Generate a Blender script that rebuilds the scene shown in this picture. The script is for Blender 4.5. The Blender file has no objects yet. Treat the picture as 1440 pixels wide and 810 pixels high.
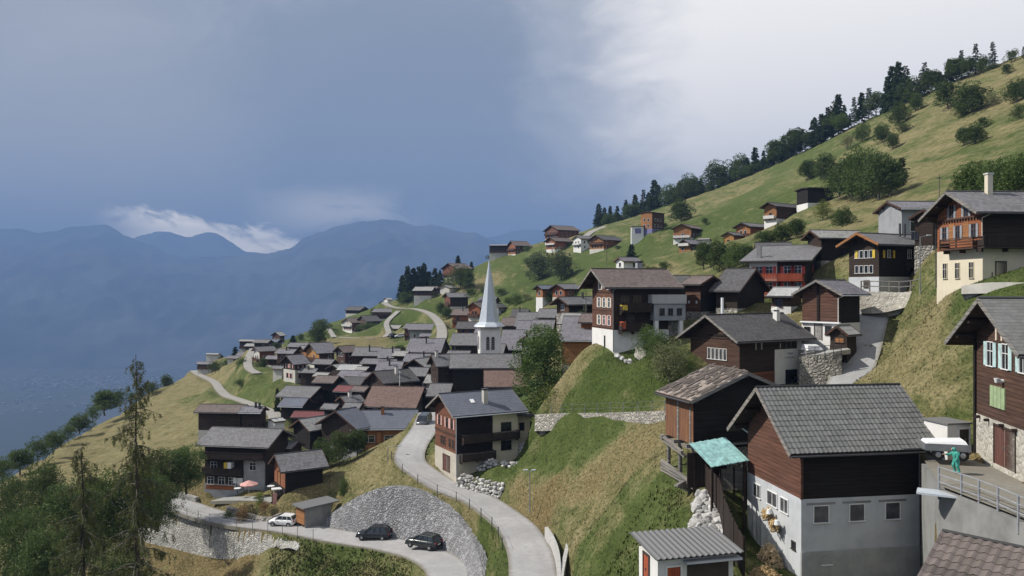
import bpy, bmesh, math, random
import numpy as np
from mathutils import Vector, Matrix, noise as mnoise
random.seed(7); np.random.seed(7)
R = math.radians
F, CX, CY = 1110.0, 720.0, 405.0          # focal length and centre of the 1440 px wide photograph
sc = bpy.context.scene
col = sc.collection
def P(u, v, Y): return Vector(((u-CX)/F*Y, Y, -(v-CY)/F*Y))
def px_of(p): return (CX+F*p[0]/p[1], CY-F*p[2]/p[1])

# ------------------------------------------------------------------ object helpers
def tag(o, label=None, cat=None, group=None, kind=None):
    if label: o['label'] = label
    if cat: o['category'] = cat
    if group: o['group'] = group
    if kind: o['kind'] = kind
    return o
def empty(name, loc=(0,0,0), rz=0, **k):
    o = bpy.data.objects.new(name, None); col.objects.link(o)
    o.location = loc; o.rotation_euler = (0,0,rz); o.empty_display_size = .3
    return tag(o, **k)
class MB:
    """collects faces and links them as one mesh object"""
    def __init__(s): s.v=[]; s.f=[]; s.uv=[]; s.m=[]
    def poly(s, pts, uv=None, m=0):
        n=len(s.v); s.v += [tuple(p) for p in pts]; s.f.append(tuple(range(n,n+len(pts))))
        s.uv.append(uv or [(0,0)]*len(pts)); s.m.append(m)
    def hexa(s, p, m=0):
        n=len(s.v); s.v += [tuple(q) for q in p]
        for q in ((0,3,2,1),(4,5,6,7),(0,1,5,4),(1,2,6,5),(2,3,7,6),(3,0,4,7)):
            s.f.append(tuple(n+i for i in q)); s.uv.append([(0,0)]*4); s.m.append(m)
        return s
    def box(s, x0,x1,y0,y1,z0,z1, m=0):
        return s.hexa([(x0,y0,z0),(x1,y0,z0),(x1,y1,z0),(x0,y1,z0),(x0,y0,z1),(x1,y0,z1),(x1,y1,z1),(x0,y1,z1)], m)
    def bar(s, p, q, w, h=None, m=0):
        p=Vector(p); q=Vector(q); d=(q-p).normalized(); h=h or w
        a=d.cross(Vector((0,0,1)));  a = a.normalized() if a.length>1e-3 else Vector((1,0,0)); b=a.cross(d)
        c=[a*w/2*i+b*h/2*j for i,j in ((-1,-1),(1,-1),(1,1),(-1,1))]
        return s.hexa([p+k for k in c]+[q+k for k in c], m)
    def tube(s, p, q, r0, r1=None, n=8, m=0, cap=True):
        p=Vector(p); q=Vector(q); r1=r0 if r1 is None else r1; d=(q-p)
        if d.length<1e-6: return s
        d.normalize(); a=d.orthogonal().normalized(); b=d.cross(a); k=len(s.v)
        for c,r in ((p,r0),(q,r1)):
            for i in range(n):
                t=2*math.pi*i/n; s.v.append(tuple(c+a*math.cos(t)*r+b*math.sin(t)*r))
        for i in range(n):
            j=(i+1)%n; s.f.append((k+i,k+j,k+n+j,k+n+i)); s.uv.append([(0,0)]*4); s.m.append(m)
        if cap:
            s.f.append(tuple(k+n+i for i in range(n))); s.uv.append([(0,0)]*n); s.m.append(m)
            s.f.append(tuple(k+n-1-i for i in range(n))); s.uv.append([(0,0)]*n); s.m.append(m)
        return s
    def rings(s, rings, m=0, cap=True):
        k=len(s.v); n=len(rings[0])
        for r in rings: s.v += [tuple(p) for p in r]
        for a in range(len(rings)-1):
            for i in range(n):
                j=(i+1)%n; s.f.append((k+a*n+i,k+a*n+j,k+(a+1)*n+j,k+(a+1)*n+i)); s.uv.append([(0,0)]*4); s.m.append(m)
        if cap:
            e=k+(len(rings)-1)*n
            s.f.append(tuple(e+i for i in range(n))); s.uv.append([(0,0)]*n); s.m.append(m)
            s.f.append(tuple(k+n-1-i for i in range(n))); s.uv.append([(0,0)]*n); s.m.append(m)
        return s
    def mesh(s, name, mats, smooth=False, fix=False):
        me=bpy.data.meshes.new(name); me.from_pydata(s.v,[],s.f)
        for q in (mats if isinstance(mats,(list,tuple)) else [mats]): me.materials.append(q)
        me.polygons.foreach_set('material_index', s.m)
        if any(any(c!=(0,0) for c in u) for u in s.uv):
            l=me.uv_layers.new(name='UVMap'); l.data.foreach_set('uv',[x for u in s.uv for c in u for x in c])
        if smooth: me.polygons.foreach_set('use_smooth',[True]*len(s.f))
        if fix:
            b=bmesh.new(); b.from_mesh(me); bmesh.ops.recalc_face_normals(b,faces=b.faces); b.to_mesh(me); b.free()
        me.update(); return me
    def build(s, name, mats, parent=None, loc=None, smooth=False, fix=False, bevel=0, **k):
        me=s.mesh(name,mats,smooth,fix)
        if bevel:
            b=bmesh.new(); b.from_mesh(me); bmesh.ops.bevel(b,geom=b.edges[:],offset=bevel,segments=1,affect='EDGES'); b.to_mesh(me); b.free()
        return put(name,me,parent,loc,**k)
def put(name, me, parent=None, loc=None, **k):
    o=bpy.data.objects.new(name,me); col.objects.link(o)
    if parent: o.parent=parent
    if loc is not None: o.location=loc
    return tag(o,**k)
def copy_tree(o, parent=None):
    c=o.copy(); col.objects.link(c); c.parent=parent
    for ch in list(o.children): copy_tree(ch,c)
    return c
ORD='first second third fourth fifth sixth seventh eighth ninth tenth eleventh twelfth thirteenth fourteenth fifteenth sixteenth seventeenth eighteenth nineteenth twentieth'.split()
def ordn(i):
    if i<20: return ORD[i]
    t=['twenty','thirty','forty','fifty','sixty'][(i+1)//10-2]; r=(i+1)%10
    return t+'-'+ORD[r-1] if r else t+'th'

# ------------------------------------------------------------------ materials
MT={}
class NT:
    def __init__(s,name):
        m=bpy.data.materials.new(name); m.use_nodes=True; s.m=m; s.t=m.node_tree; s.b=s.t.nodes['Principled BSDF']
        s.b.inputs['Roughness'].default_value=.85; s.b.inputs['Specular IOR Level'].default_value=.25; MT[name]=m
    def n(s,typ,**k):
        q=s.t.nodes.new('ShaderNode'+typ)
        for a,v in k.items():
            if a.startswith('i_'):
                key=a[2:]; key=int(key) if key.isdigit() else key
                s.set(q.inputs[key],v)
            else: setattr(q,a,v)
        return q
    def set(s,inp,v):
        if hasattr(v,'is_output') or isinstance(v,bpy.types.NodeSocket): s.t.links.new(v,inp)
        else:
            if inp.type=='RGBA' and len(v)==3: v=(*v,1)
            inp.default_value=v
    def coord(s,kind='Object',scale=(1,1,1),rnd=True):
        tc=s.n('TexCoord').outputs[kind]
        if rnd:
            oi=s.n('ObjectInfo').outputs['Random']; mu=s.n('Math',operation='MULTIPLY',i_0=oi,i_1=37.0).outputs[0]
            tc=s.n('VectorMath',operation='ADD',i_0=tc,i_1=mu).outputs[0] if False else s.n('VectorMath',operation='ADD',i_0=tc,i_1=s.n('CombineXYZ',i_0=mu,i_1=mu,i_2=0.0).outputs[0]).outputs[0]
        return s.n('VectorMath',operation='MULTIPLY',i_0=tc,i_1=scale).outputs[0]
    def noise(s,vec,scale=1,detail=4,rough=.55,dim='3D'):
        return s.n('TexNoise',noise_dimensions=dim,i_Vector=vec,i_Scale=scale,i_Detail=detail,i_Roughness=rough).outputs['Fac']
    def ramp(s,fac,stops,interp='LINEAR'):
        q=s.n('ValToRGB',i_0=fac); e=q.color_ramp.elements; q.color_ramp.interpolation=interp
        while len(e)<len(stops): e.new(.5)
        for x,(p,c) in zip(e,stops): x.position=p; x.color=(*c,1) if len(c)==3 else c
        return q.outputs[0]
    def mix(s,fac,a,b,mode='MIX'):
        q=s.n('Mix',data_type='RGBA',blend_type=mode); s.set(q.inputs[0],fac); s.set(q.inputs[6],a); s.set(q.inputs[7],b); return q.outputs[2]
    def math(s,op,a,b=0.0,clamp=False):
        q=s.n('Math',operation=op,use_clamp=clamp); s.set(q.inputs[0],a); s.set(q.inputs[1],b); return q.outputs[0]
    def color(s,c): s.set(s.b.inputs['Base Color'],c); return s
    def bump(s,h,strength=.5,dist=.05):
        q=s.n('Bump',i_Strength=strength,i_Distance=dist,i_Height=h); s.t.links.new(q.outputs[0],s.b.inputs['Normal']); return s
    def rough(s,v): s.set(s.b.inputs['Roughness'],v); return s
def g3(v,s=1.0): return (v*s,v*s,v*s)
def sc3(c,s): return tuple(x*s for x in c)
def wood(name, c, vary=.5, period=.22, vertical=False, gap=.35):
    w=NT(name); co=w.coord(scale=(1,1,1))
    raw=w.n('TexCoord').outputs['Object']; sp=w.n('SeparateXYZ',i_0=raw)
    if vertical:
        ax=w.math('ADD',sp.outputs[0],sp.outputs[1]); st=w.n('VectorMath',operation='MULTIPLY',i_0=co,i_1=(7,7,.5)).outputs[0]
    else:
        ax=sp.outputs[2]; st=w.n('VectorMath',operation='MULTIPLY',i_0=co,i_1=(.5,.5,7)).outputs[0]
    fr=w.math('FRACT',w.math('DIVIDE',ax,period))
    plank=w.math('FLOOR',w.math('DIVIDE',ax,period))
    pr=w.n('TexWhiteNoise',noise_dimensions='1D',i_W=plank).outputs['Value']
    edge=w.math('ABSOLUTE',w.math('SUBTRACT',fr,.5)); groove=w.ramp(edge,[(.38,g3(0)),(.5,g3(1))])
    gr=w.noise(st,1.0,5,.65); big=w.noise(co,.35,4)
    base=w.ramp(gr,[(.3,sc3(c,1-vary)),(.5,c),(.72,sc3(c,1+vary))])
    base=w.mix(w.math('MULTIPLY',pr,.5),base,sc3(c,.55))
    base=w.mix(w.ramp(big,[(.42,g3(0)),(.68,g3(.55))]),base,(c[0]*.55+.012,c[1]*.6+.012,c[2]*.7+.012))
    base=w.mix(w.math('MULTIPLY',groove,gap),base,sc3(c,.15))
    w.color(base); w.bump(w.math('SUBTRACT',w.math('MULTIPLY',gr,.35),groove),.8,.03); return w.m
def plaster(name,c,stain=.35,bump=.25,scale=1.0):
    w=NT(name); co=w.coord(); sp=w.n('SeparateXYZ',i_0=w.n('TexCoord').outputs['Object'])
    a=w.noise(co,.55*scale,6,.6); st=w.noise(w.n('VectorMath',operation='MULTIPLY',i_0=co,i_1=(1.6,1.6,.16)).outputs[0],1.2,5,.6); f=w.noise(co,14,3)
    b=w.ramp(a,[(.3,sc3(c,1-stain)),(.55,c),(.8,sc3(c,1.06))])
    b=w.mix(w.ramp(st,[(.48,g3(0)),(.75,g3(stain))]),b,sc3(c,.55)); b=w.mix(w.ramp(f,[(.35,g3(.18)),(.6,g3(0))]),b,sc3(c,.7))
    w.color(b).bump(f,bump,.02); return w.m
def slate(name,c,course=.32,wid=.36,vary=.3,moss=.15,rough=.7):
    w=NT(name); uv=w.n('TexCoord').outputs['UV']; sp=w.n('SeparateXYZ',i_0=uv)
    rw=w.math('DIVIDE',sp.outputs[1],course); row=w.math('FLOOR',rw); fr=w.math('FRACT',rw)
    uu=w.math('ADD',w.math('DIVIDE',sp.outputs[0],wid),w.math('MULTIPLY',row,.5)); cl=w.math('FLOOR',uu); fu=w.math('FRACT',uu)
    rnd=w.n('TexWhiteNoise',noise_dimensions='2D',i_Vector=w.n('CombineXYZ',i_0=cl,i_1=row).outputs[0]).outputs['Value']
    co=w.coord(); big=w.noise(co,.3,5,.6); fine=w.noise(co,3.5,4)
    b=w.ramp(rnd,[(0,sc3(c,1-vary)),(1,sc3(c,1+vary))])
    b=w.mix(w.ramp(big,[(.35,g3(0)),(.7,g3(.5))]),b,(c[0]*.7+.03*moss,c[1]*.7+.03*moss,c[2]*.62))
    b=w.mix(w.ramp(fine,[(.4,g3(0)),(.75,g3(.4))]),b,sc3(c,1.5))
    edge=w.math('ADD',w.ramp(fr,[(0,g3(1)),(.14,g3(0))]),w.ramp(fu,[(0,g3(.6)),(.08,g3(0))]))
    b=w.mix(w.math('MULTIPLY',edge,.55,True),b,sc3(c,.35)); w.color(b).bump(w.math('ADD',w.math('MULTIPLY',rnd,.25),w.math('SUBTRACT',w.math('MULTIPLY',fr,-1.0),edge)),.6,.03).rough(rough); return w.m
def stone(name,c,size=.45,vary=.5,mortar=.5,dark=.25,bs=.9):
    w=NT(name); co=w.coord(); ns=w.noise(co,2.0,3)
    v=w.n('VectorMath',operation='ADD',i_0=co,i_1=w.n('VectorMath',operation='SCALE',i_0=w.n('TexNoise',i_Vector=co,i_Scale=1.5).outputs['Color'],i_Scale=.25).outputs[0]).outputs[0]
    vo=w.n('TexVoronoi',i_Vector=v,i_Scale=1/size); ve=w.n('TexVoronoi',feature='DISTANCE_TO_EDGE',i_Vector=v,i_Scale=1/size).outputs['Distance']
    sp=w.n('SeparateColor',i_0=vo.outputs['Color']).outputs[0]
    b=w.ramp(sp,[(0,sc3(c,1-vary)),(.5,c),(1,sc3(c,1+vary))]); b=w.mix(w.ramp(ns,[(.4,g3(0)),(.7,g3(.5))]),b,sc3((c[0]*1.0,c[1]*.97,c[2]*.9),.75))
    ed=w.ramp(ve,[(0,g3(1)),(.09,g3(0))]); b=w.mix(w.math('MULTIPLY',ed,mortar),b,sc3(c,dark)); b=w.mix(w.ramp(w.noise(co,.22,5,.65),[(.42,g3(0)),(.66,g3(.55))]),b,sc3(c,.5)); b=w.mix(w.ramp(w.noise(w.n('VectorMath',operation='MULTIPLY',i_0=co,i_1=(1.2,1.2,.12)).outputs[0],1.0,4,.6),[(.55,g3(0)),(.7,g3(.4))]),b,(c[0]*.6,c[1]*.58,c[2]*.5))
    w.color(b).bump(w.math('SUBTRACT',w.math('ADD',w.ramp(ve,[(0,g3(0)),(.3,g3(1))]),w.math('MULTIPLY',sp,.6)),w.math('MULTIPLY',ns,.3)),bs,.12); return w.m
def plain(name,c,rough=.6,metal=0,var=.2,spec=.4):
    w=NT(name); a=w.noise(w.coord(),2.5,4); w.color(w.ramp(a,[(.3,sc3(c,1-var)),(.7,sc3(c,1+var))])).rough(rough)
    w.b.inputs['Metallic'].default_value=metal; w.b.inputs['Specular IOR Level'].default_value=spec; return w.m
def glass(name,c=(.012,.014,.017)):
    w=NT(name); w.color(w.ramp(w.noise(w.coord(),1.2,2),[(.4,c),(.7,sc3(c,2.2))])).rough(.12); w.b.inputs['Specular IOR Level'].default_value=.5; return w.m
def leafmat(name,c,c2,sat=1):
    w=NT(name); g=w.n('NewGeometry').outputs['Random Per Island']; oi=w.n('ObjectInfo').outputs['Random']
    b=w.mix(g,c,c2); b=w.mix(w.math('MULTIPLY',oi,.45),b,sc3((c[0]*1.25,c[1],c[2]*.8),.62)); w.color(b).rough(.75)
    w.b.inputs['Specular IOR Level'].default_value=.15
    tr=w.n('BsdfTranslucent'); w.set(tr.inputs[0],w.mix(1.0,b,(1.0,1.0,.55),'MULTIPLY'))
    ms=w.n('MixShader',i_0=.28); w.t.links.new(w.b.outputs[0],ms.inputs[1]); w.t.links.new(tr.outputs[0],ms.inputs[2]); w.t.links.new(ms.outputs[0],w.t.nodes['Material Output'].inputs[0]); return w.m

wood('wood_black',(.016,.012,.010),.5,.24); wood('wood_dark',(.045,.030,.022),.5,.24); wood('wood_brown',(.085,.046,.031),.5,.24)
wood('wood_red',(.17,.070,.040),.45,.26); wood('wood_redbrown',(.125,.058,.038),.5,.26); wood('wood_orange',(.34,.155,.062),.35,.22); wood('wood_honey',(.42,.21,.075),.35,.2)
wood('wood_rust',(.29,.105,.048),.4,.24); wood('wood_barn',(.22,.105,.056),.65,.23,True,.6); wood('wood_grey',(.24,.22,.195),.5,.3); wood('boards_dark',(.04,.028,.022),.5,.18,True)
wood('boards_red',(.36,.075,.035),.3,.16,True); wood('boards_brown',(.10,.05,.033),.4,.16,True); wood('wood_log',(.125,.062,.042),.55,.34,False,.8)
wood('door_red',(.42,.10,.045),.3,.14,True); wood('door_brown',(.14,.06,.045),.3,.3,True)
plaster('white_render',(.70,.69,.66),.14); plaster('cream_render',(.62,.56,.43),.12); plaster('grey_render',(.30,.31,.32),.25); plaster('concrete',(.50,.52,.535),.22); plaster('concrete_plinth',(.36,.37,.37),.3); plaster('concrete_dark',(.25,.25,.24),.4)
plaster('pale_render',(.52,.50,.45),.2); plaster('beige_render',(.47,.43,.36),.25); plaster('parapet',(.42,.42,.40),.25)
slate('roof_grey',(.150,.146,.152)); slate('roof_dark',(.085,.082,.084)); slate('roof_brown',(.135,.108,.100)); slate('roof_red',(.150,.098,.084),.3,.25); slate('roof_blue',(.125,.135,.165),.5,.6,.1,0,.45)
slate('roof_light',(.26,.255,.245)); slate('roof_metalred',(.16,.055,.055),.5,.5,.12,0,.5); slate('roof_lilac',(.165,.158,.175)); slate('roof_old',(.21,.175,.155),.5,.35,.65,.6,.9); slate('roof_pale',(.36,.36,.36),.8,.4,.15,.2,.5)
slate('tile_grey',(.145,.145,.14),.33,.30,.18,0,.6); slate('tile_brown',(.135,.112,.104),.36,.32,.25,.2,.7)
stone('stone_grey',(.29,.29,.30),.34,.42); stone('stone_pale',(.44,.43,.40),.32,.4,.35,.35); stone('stone_wall',(.47,.445,.39),.36,.22,.35,.62,.4); stone('stone_village',(.36,.34,.30),.4,.4,.4)
plain('white_paint',(.72,.72,.70),.5,0,.08); plain('dark_frame',(.05,.04,.035),.6); plain('brown_frame',(.13,.075,.05),.6); plain('grey_metal',(.30,.31,.32),.4,.6,.15); plain('dark_metal',(.06,.06,.065),.45,.3)
plain('zinc',(.46,.50,.54),.35,.0,.1,.6); plain('shutter_pink',(.55,.33,.29),.6,0,.15); plain('shutter_red',(.45,.06,.05),.6,0,.15); plain('shutter_green',(.28,.36,.20),.6,0,.2); plain('shutter_blue',(.40,.55,.54),.6,0,.25); plain('shutter_cream',(.62,.52,.42),.6,0,.12)
plain('shutter_yellow',(.55,.40,.05),.6,0,.2); plain('shutter_grey',(.26,.27,.29),.6); plain('chimney_pale',(.52,.50,.46),.8,0,.2); plain('turquoise',(.27,.46,.45),.5,0,.35); plain('rubber',(.02,.02,.02),.8); plain('alloy',(.45,.45,.46),.3,.7)
plain('paint_black',(.012,.014,.02),.18,0,.1,.6); plain('paint_green',(.02,.025,.024),.2,0,.1,.6); plain('paint_white',(.72,.72,.72),.25,0,.04,.6); plain('paint_silver',(.10,.105,.11),.25,.2,.1,.6); plain('lamp_red',(.35,.02,.02),.3); plain('lamp_clear',(.7,.7,.7),.2)
plain('parasol_cloth',(.60,.33,.29),.8,0,.1); plain('straw',(.42,.30,.15),.9,0,.35); plain('tan_cloth',(.52,.40,.24),.9,0,.25); plain('tarp_white',(.72,.73,.74),.5,0,.06); plain('suit',(.05,.30,.24),.7,0,.3); plain('skin',(.45,.28,.2),.6); plain('ink',(.10,.09,.09),.8)
plain('purple_door',(.16,.15,.30),.6); plain('kerb_stone',(.42,.41,.39),.9,0,.2); plain('bark',(.06,.045,.034),.95,0,.4); plain('bark_grey',(.11,.095,.08),.95,0,.4); plain('balcony_white',(.55,.54,.52),.8)
glass('glass'); glass('car_glass',(.02,.025,.03)); glass('curtain_glass',(.05,.05,.055))
leafmat('needles_dark',(0.029,0.054,0.027),(0.059,0.093,0.044)); leafmat('needles_larch',(0.091,0.112,0.046),(0.165,0.177,0.079)); leafmat('leaf_dark',(0.054,0.090,0.032),(0.122,0.165,0.063)); leafmat('leaf_mid',(0.067,0.116,0.037),(0.146,0.201,0.068))
leafmat('leaf_willow',(0.079,0.110,0.061),(0.146,0.177,0.104)); leafmat('leaf_lime',(0.110,0.159,0.037),(0.207,0.232,0.061)); leafmat('leaf_weed',(0.091,0.146,0.039),(0.183,0.232,0.073)); leafmat('leaf_pale',(0.122,0.146,0.073),(0.244,0.244,0.134)); leafmat('leaf_flower',(0.244,0.134,0.085),(0.317,0.268,0.122))
def roadmat(name,c,uv=True):
    w=NT(name); co=w.coord(rnd=False); a=w.noise(co,.25,6,.65); f=w.noise(co,6,3); v=w.n('TexVoronoi',feature='DISTANCE_TO_EDGE',i_Vector=co,i_Scale=.25).outputs['Distance']
    b=w.ramp(a,[(.35,sc3(c,.8)),(.6,c),(.8,sc3(c,1.15))]); b=w.mix(w.ramp(f,[(.4,g3(.25)),(.6,g3(0))]),b,sc3(c,.75))
    b=w.mix(w.ramp(w.noise(co,.9,5,.7),[(.52,g3(0)),(.6,g3(.35))]),b,sc3(c,.72))
    u=w.n('SeparateXYZ',i_0=w.n('TexCoord').outputs['UV']).outputs[0]; ed=w.math('ABSOLUTE',w.math('SUBTRACT',u,.5)); n6=w.noise(co,1.7,5,.7)
    e2=w.math('ADD',ed,w.math('MULTIPLY',w.math('SUBTRACT',n6,.5),.16)); b=w.mix(w.ramp(e2,[(.40,g3(0)),(.5,g3(.75))]),b,(.16,.14,.095)); tr=w.math('ABSOLUTE',w.math('SUBTRACT',ed,.21)); b=w.mix(w.ramp(tr,[(.0,g3(.35)),(.10,g3(0))]),b,sc3(c,.8)); cr=w.n('TexNoise',i_Vector=co,i_Scale=.35,i_Detail=9.0,i_Roughness=.75).outputs['Fac']; b=w.mix(w.ramp(w.math('ABSOLUTE',w.math('SUBTRACT',cr,.5)),[(0,g3(.7)),(.006,g3(0))]),b,sc3(c,.4)); w.color(b).bump(f,.2,.01); return w.m
roadmat('asphalt',(.385,.376,.37)); roadmat('track',(.33,.315,.285)); roadmat('paving',(.35,.348,.345)); roadmat('apron',(.34,.34,.325))
def groundmat(name):
    w=NT(name); co=w.n('TexCoord').outputs['Object']; at=w.n('Attribute',attribute_name='cover'); s=w.n('SeparateColor',i_0=at.outputs['Color'])
    n1=w.noise(co,.06,6,.65); n2=w.noise(co,.45,6,.65); n3=w.noise(co,3.2,4,.7)
    nn=w.math('ADD',w.math('MULTIPLY',n1,.55),w.math('ADD',w.math('MULTIPLY',n2,.30),w.math('MULTIPLY',n3,.15)))
    d=w.math('ADD',s.outputs[0],w.math('MULTIPLY',w.math('SUBTRACT',nn,.5),2.6)); d=w.math('ADD',d,w.math('MULTIPLY',w.math('SUBTRACT',w.noise(w.n('VectorMath',operation='MULTIPLY',i_0=co,i_1=(.16,.016,.16)).outputs[0],1.0,5,.6),.5),1.5))
    green=w.ramp(n2,[(.3,(.058,.078,.022)),(.5,(.092,.118,.036)),(.7,(.138,.158,.056))])
    dry=w.ramp(n2,[(.25,(.140,.122,.055)),(.5,(.232,.198,.098)),(.75,(.310,.262,.145))])
    tan=w.ramp(n3,[(.3,(.105,.074,.034)),(.5,(.185,.135,.063)),(.7,(.26,.20,.105))])
    n4=w.noise(w.n('VectorMath',operation='MULTIPLY',i_0=co,i_1=(.16,.016,.16)).outputs[0],1.0,5,.6)
    green=w.mix(w.ramp(s.outputs[0],[(.0,g3(.75)),(.22,g3(0))]),green,w.ramp(n3,[(.3,(.030,.050,.010)),(.6,(.062,.090,.020)),(.8,(.10,.125,.035))]))
    b=w.mix(w.ramp(d,[(.25,g3(0)),(.75,g3(1))]),green,dry); t=w.math('ADD',s.outputs[1],w.math('MULTIPLY',w.math('SUBTRACT',n2,.5),1.2))
    b=w.mix(w.ramp(t,[(.35,g3(0)),(.8,g3(1))]),b,tan)
    b=w.mix(w.ramp(n3,[(.42,g3(.45)),(.56,g3(0))]),b,(.035,.05,.016)); w.color(b).rough(.95); w.b.inputs['Specular IOR Level'].default_value=.08
    w.bump(w.math('ADD',n3,w.math('MULTIPLY',n2,1.5)),.9,.35); return w.m
groundmat('hill_ground')
# ------------------------------------------------------------------ houses: corner pixel, depth, yaw -> real place and size
def along(C, d, u):
    k=(u-CX)/F; den=d[0]-k*d[1]
    return (k*C[1]-C[0])/den if abs(den)>1e-4 else 99
HS=[]
def hs(label, uA,uC,uB, Y, th, vb=None, ve=None, H=None, W=None, L=None, name='chalet', cat='chalet', **k):
    if k.get('group')==G2: uA,uB,H=(uA and uC-(uC-uA)*1.32),uC+(uB-uC)*1.32,(H or (vb-ve)*Y/F if vb is not None else H)*1.16
    t=R(th); dB=(math.cos(t),math.sin(t)); dA=(-math.sin(t),math.cos(t))
    if vb is not None: C=P(uC,vb,Y); H=H or (vb-ve)*Y/F
    else: C=P(uC,ve,Y); C.z-=H
    W=W or along(C,dA,uA); L=L or along(C,dB,uB)
    if not (1.5<W<22 and 1.5<L<24): print('SPEC', label, 'W %.1f L %.1f H %.1f'%(W,L,H))
    W=min(max(W,2),20) if W>0 else 6; L=min(max(L,2),22) if L>0 else 7
    s=dict(label=label,C=C,th=t,W=W,L=L,H=H,name=name,cat=cat,Y=Y,**k); HS.append(s); return s
G1='dark chalets of the village core'; G2='chalets scattered on the far slope'
def win(face,a,z,w=.9,h=1.15,**k): return dict(face=face,a=a,z=z,w=w,h=h,**k)
# ---- near and middle houses
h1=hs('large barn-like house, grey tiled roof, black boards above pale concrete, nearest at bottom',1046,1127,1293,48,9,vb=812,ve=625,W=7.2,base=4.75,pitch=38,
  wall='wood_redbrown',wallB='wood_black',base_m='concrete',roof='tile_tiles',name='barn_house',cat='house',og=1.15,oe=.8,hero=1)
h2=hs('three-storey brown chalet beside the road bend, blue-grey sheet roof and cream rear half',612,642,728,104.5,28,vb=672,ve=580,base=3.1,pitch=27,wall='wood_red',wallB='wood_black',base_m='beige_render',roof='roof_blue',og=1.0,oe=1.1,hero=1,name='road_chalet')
h3=hs('wide dark house with long pale slate roof above the garden terrace',288,374,405,128,80,vb=692,ve=625,base=1.0,pitch=22,gable='B',wall='wood_dark',base_m='grey_render',roof='roof_grey',og=1.0,oe=1.2,hero=1,name='terrace_house',cat='house')
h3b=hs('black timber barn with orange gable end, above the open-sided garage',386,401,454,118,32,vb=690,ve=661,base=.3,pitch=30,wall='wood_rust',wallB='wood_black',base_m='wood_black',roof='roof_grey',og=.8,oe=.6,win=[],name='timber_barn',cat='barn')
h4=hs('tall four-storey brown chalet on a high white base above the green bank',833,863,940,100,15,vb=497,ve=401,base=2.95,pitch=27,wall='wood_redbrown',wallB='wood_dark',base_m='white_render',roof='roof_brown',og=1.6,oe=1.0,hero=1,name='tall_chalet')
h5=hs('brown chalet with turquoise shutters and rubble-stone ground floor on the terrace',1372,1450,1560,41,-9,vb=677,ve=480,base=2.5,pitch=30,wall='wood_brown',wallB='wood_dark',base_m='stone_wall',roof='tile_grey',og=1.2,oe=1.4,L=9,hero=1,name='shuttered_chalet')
h6=hs('narrow tall log granary on stone footing above the wide grey-roofed chalet',964,985,1012,105,35,vb=448,ve=399,base=.9,pitch=24,gable='B',wall='wood_log',wallB='wood_black',base_m='stone_village',roof='roof_brown',og=.6,oe=.6,win=[],name='granary',cat='barn')
h7=hs('low dark barn with grey roof between granary and log barn',1007,1037,1075,103,50,vb=437,ve=407,base=.3,pitch=30,gable='B',wall='wood_dark',wallB='wood_black',base_m='stone_village',roof='roof_dark',og=.7,oe=.7,win=[],name='timber_barn',cat='barn')
h8=hs('broad chalet with two red balconies and white corner walls',1052,1132,1170,115,60,vb=418,ve=366,base=.6,pitch=13,gable='B',wall='wood_dark',wallB='wood_black',base_m='white_render',roof='roof_grey',og=1.0,oe=1.0,hero=1,name='balcony_chalet')
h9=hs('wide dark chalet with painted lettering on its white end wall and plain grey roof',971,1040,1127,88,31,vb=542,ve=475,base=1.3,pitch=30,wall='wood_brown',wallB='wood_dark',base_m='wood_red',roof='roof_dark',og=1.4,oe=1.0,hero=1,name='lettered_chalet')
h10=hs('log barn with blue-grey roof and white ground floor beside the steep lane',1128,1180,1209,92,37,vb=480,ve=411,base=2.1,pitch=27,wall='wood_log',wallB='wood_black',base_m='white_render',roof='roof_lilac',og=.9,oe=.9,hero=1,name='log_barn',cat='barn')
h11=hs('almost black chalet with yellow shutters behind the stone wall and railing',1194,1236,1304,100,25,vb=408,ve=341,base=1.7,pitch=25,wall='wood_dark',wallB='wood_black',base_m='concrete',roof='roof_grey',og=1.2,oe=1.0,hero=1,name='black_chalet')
h12=hs('dark house with pale slate roof uphill behind the red-balcony chalet',1136,1155,1212,122,12,vb=372,ve=333,base=.6,pitch=27,wall='wood_dark',wallB='wood_black',base_m='stone_village',roof='roof_light',og=.8,oe=.8,name='house',cat='house',win=[])
h13=hs('grey rendered house with blue-grey roof behind the red gabled house',1263,1268,1335,112,5,vb=335,ve=293,base=.5,pitch=20,wall='grey_render',base_m='grey_render',roof='roof_lilac',og=.5,oe=.7,name='rendered_house',cat='house',win=[win('B',2.2,1.0,1.8,2.2)],W=6)
h13b=hs('weathered narrow wooden barn squeezed beside the red gabled house',1288,1312,1334,95,50,vb=350,ve=304,base=.4,pitch=32,wall='wood_dark',base_m='stone_village',roof='roof_pale',og=.5,oe=.6,name='timber_barn',cat='barn',win=[win('A',2.0,1.2,.7,.9)])
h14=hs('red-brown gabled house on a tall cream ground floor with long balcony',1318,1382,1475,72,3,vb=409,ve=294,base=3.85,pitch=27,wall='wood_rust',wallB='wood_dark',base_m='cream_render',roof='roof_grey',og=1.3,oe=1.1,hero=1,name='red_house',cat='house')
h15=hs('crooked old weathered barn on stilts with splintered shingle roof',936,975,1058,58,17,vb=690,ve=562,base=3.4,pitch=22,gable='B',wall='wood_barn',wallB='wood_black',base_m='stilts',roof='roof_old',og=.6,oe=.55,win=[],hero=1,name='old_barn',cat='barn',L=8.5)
h16=hs('house at the frame bottom showing only its brown wavy tile roof',None,1276,1500,28,-48,ve=880,H=3.6,W=8.5,L=12,base=1,pitch=27,wall='grey_render',base_m='concrete_dark',roof='tile_wavy',og=.3,oe=.4,win=[],name='tiled_house',cat='house')
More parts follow.
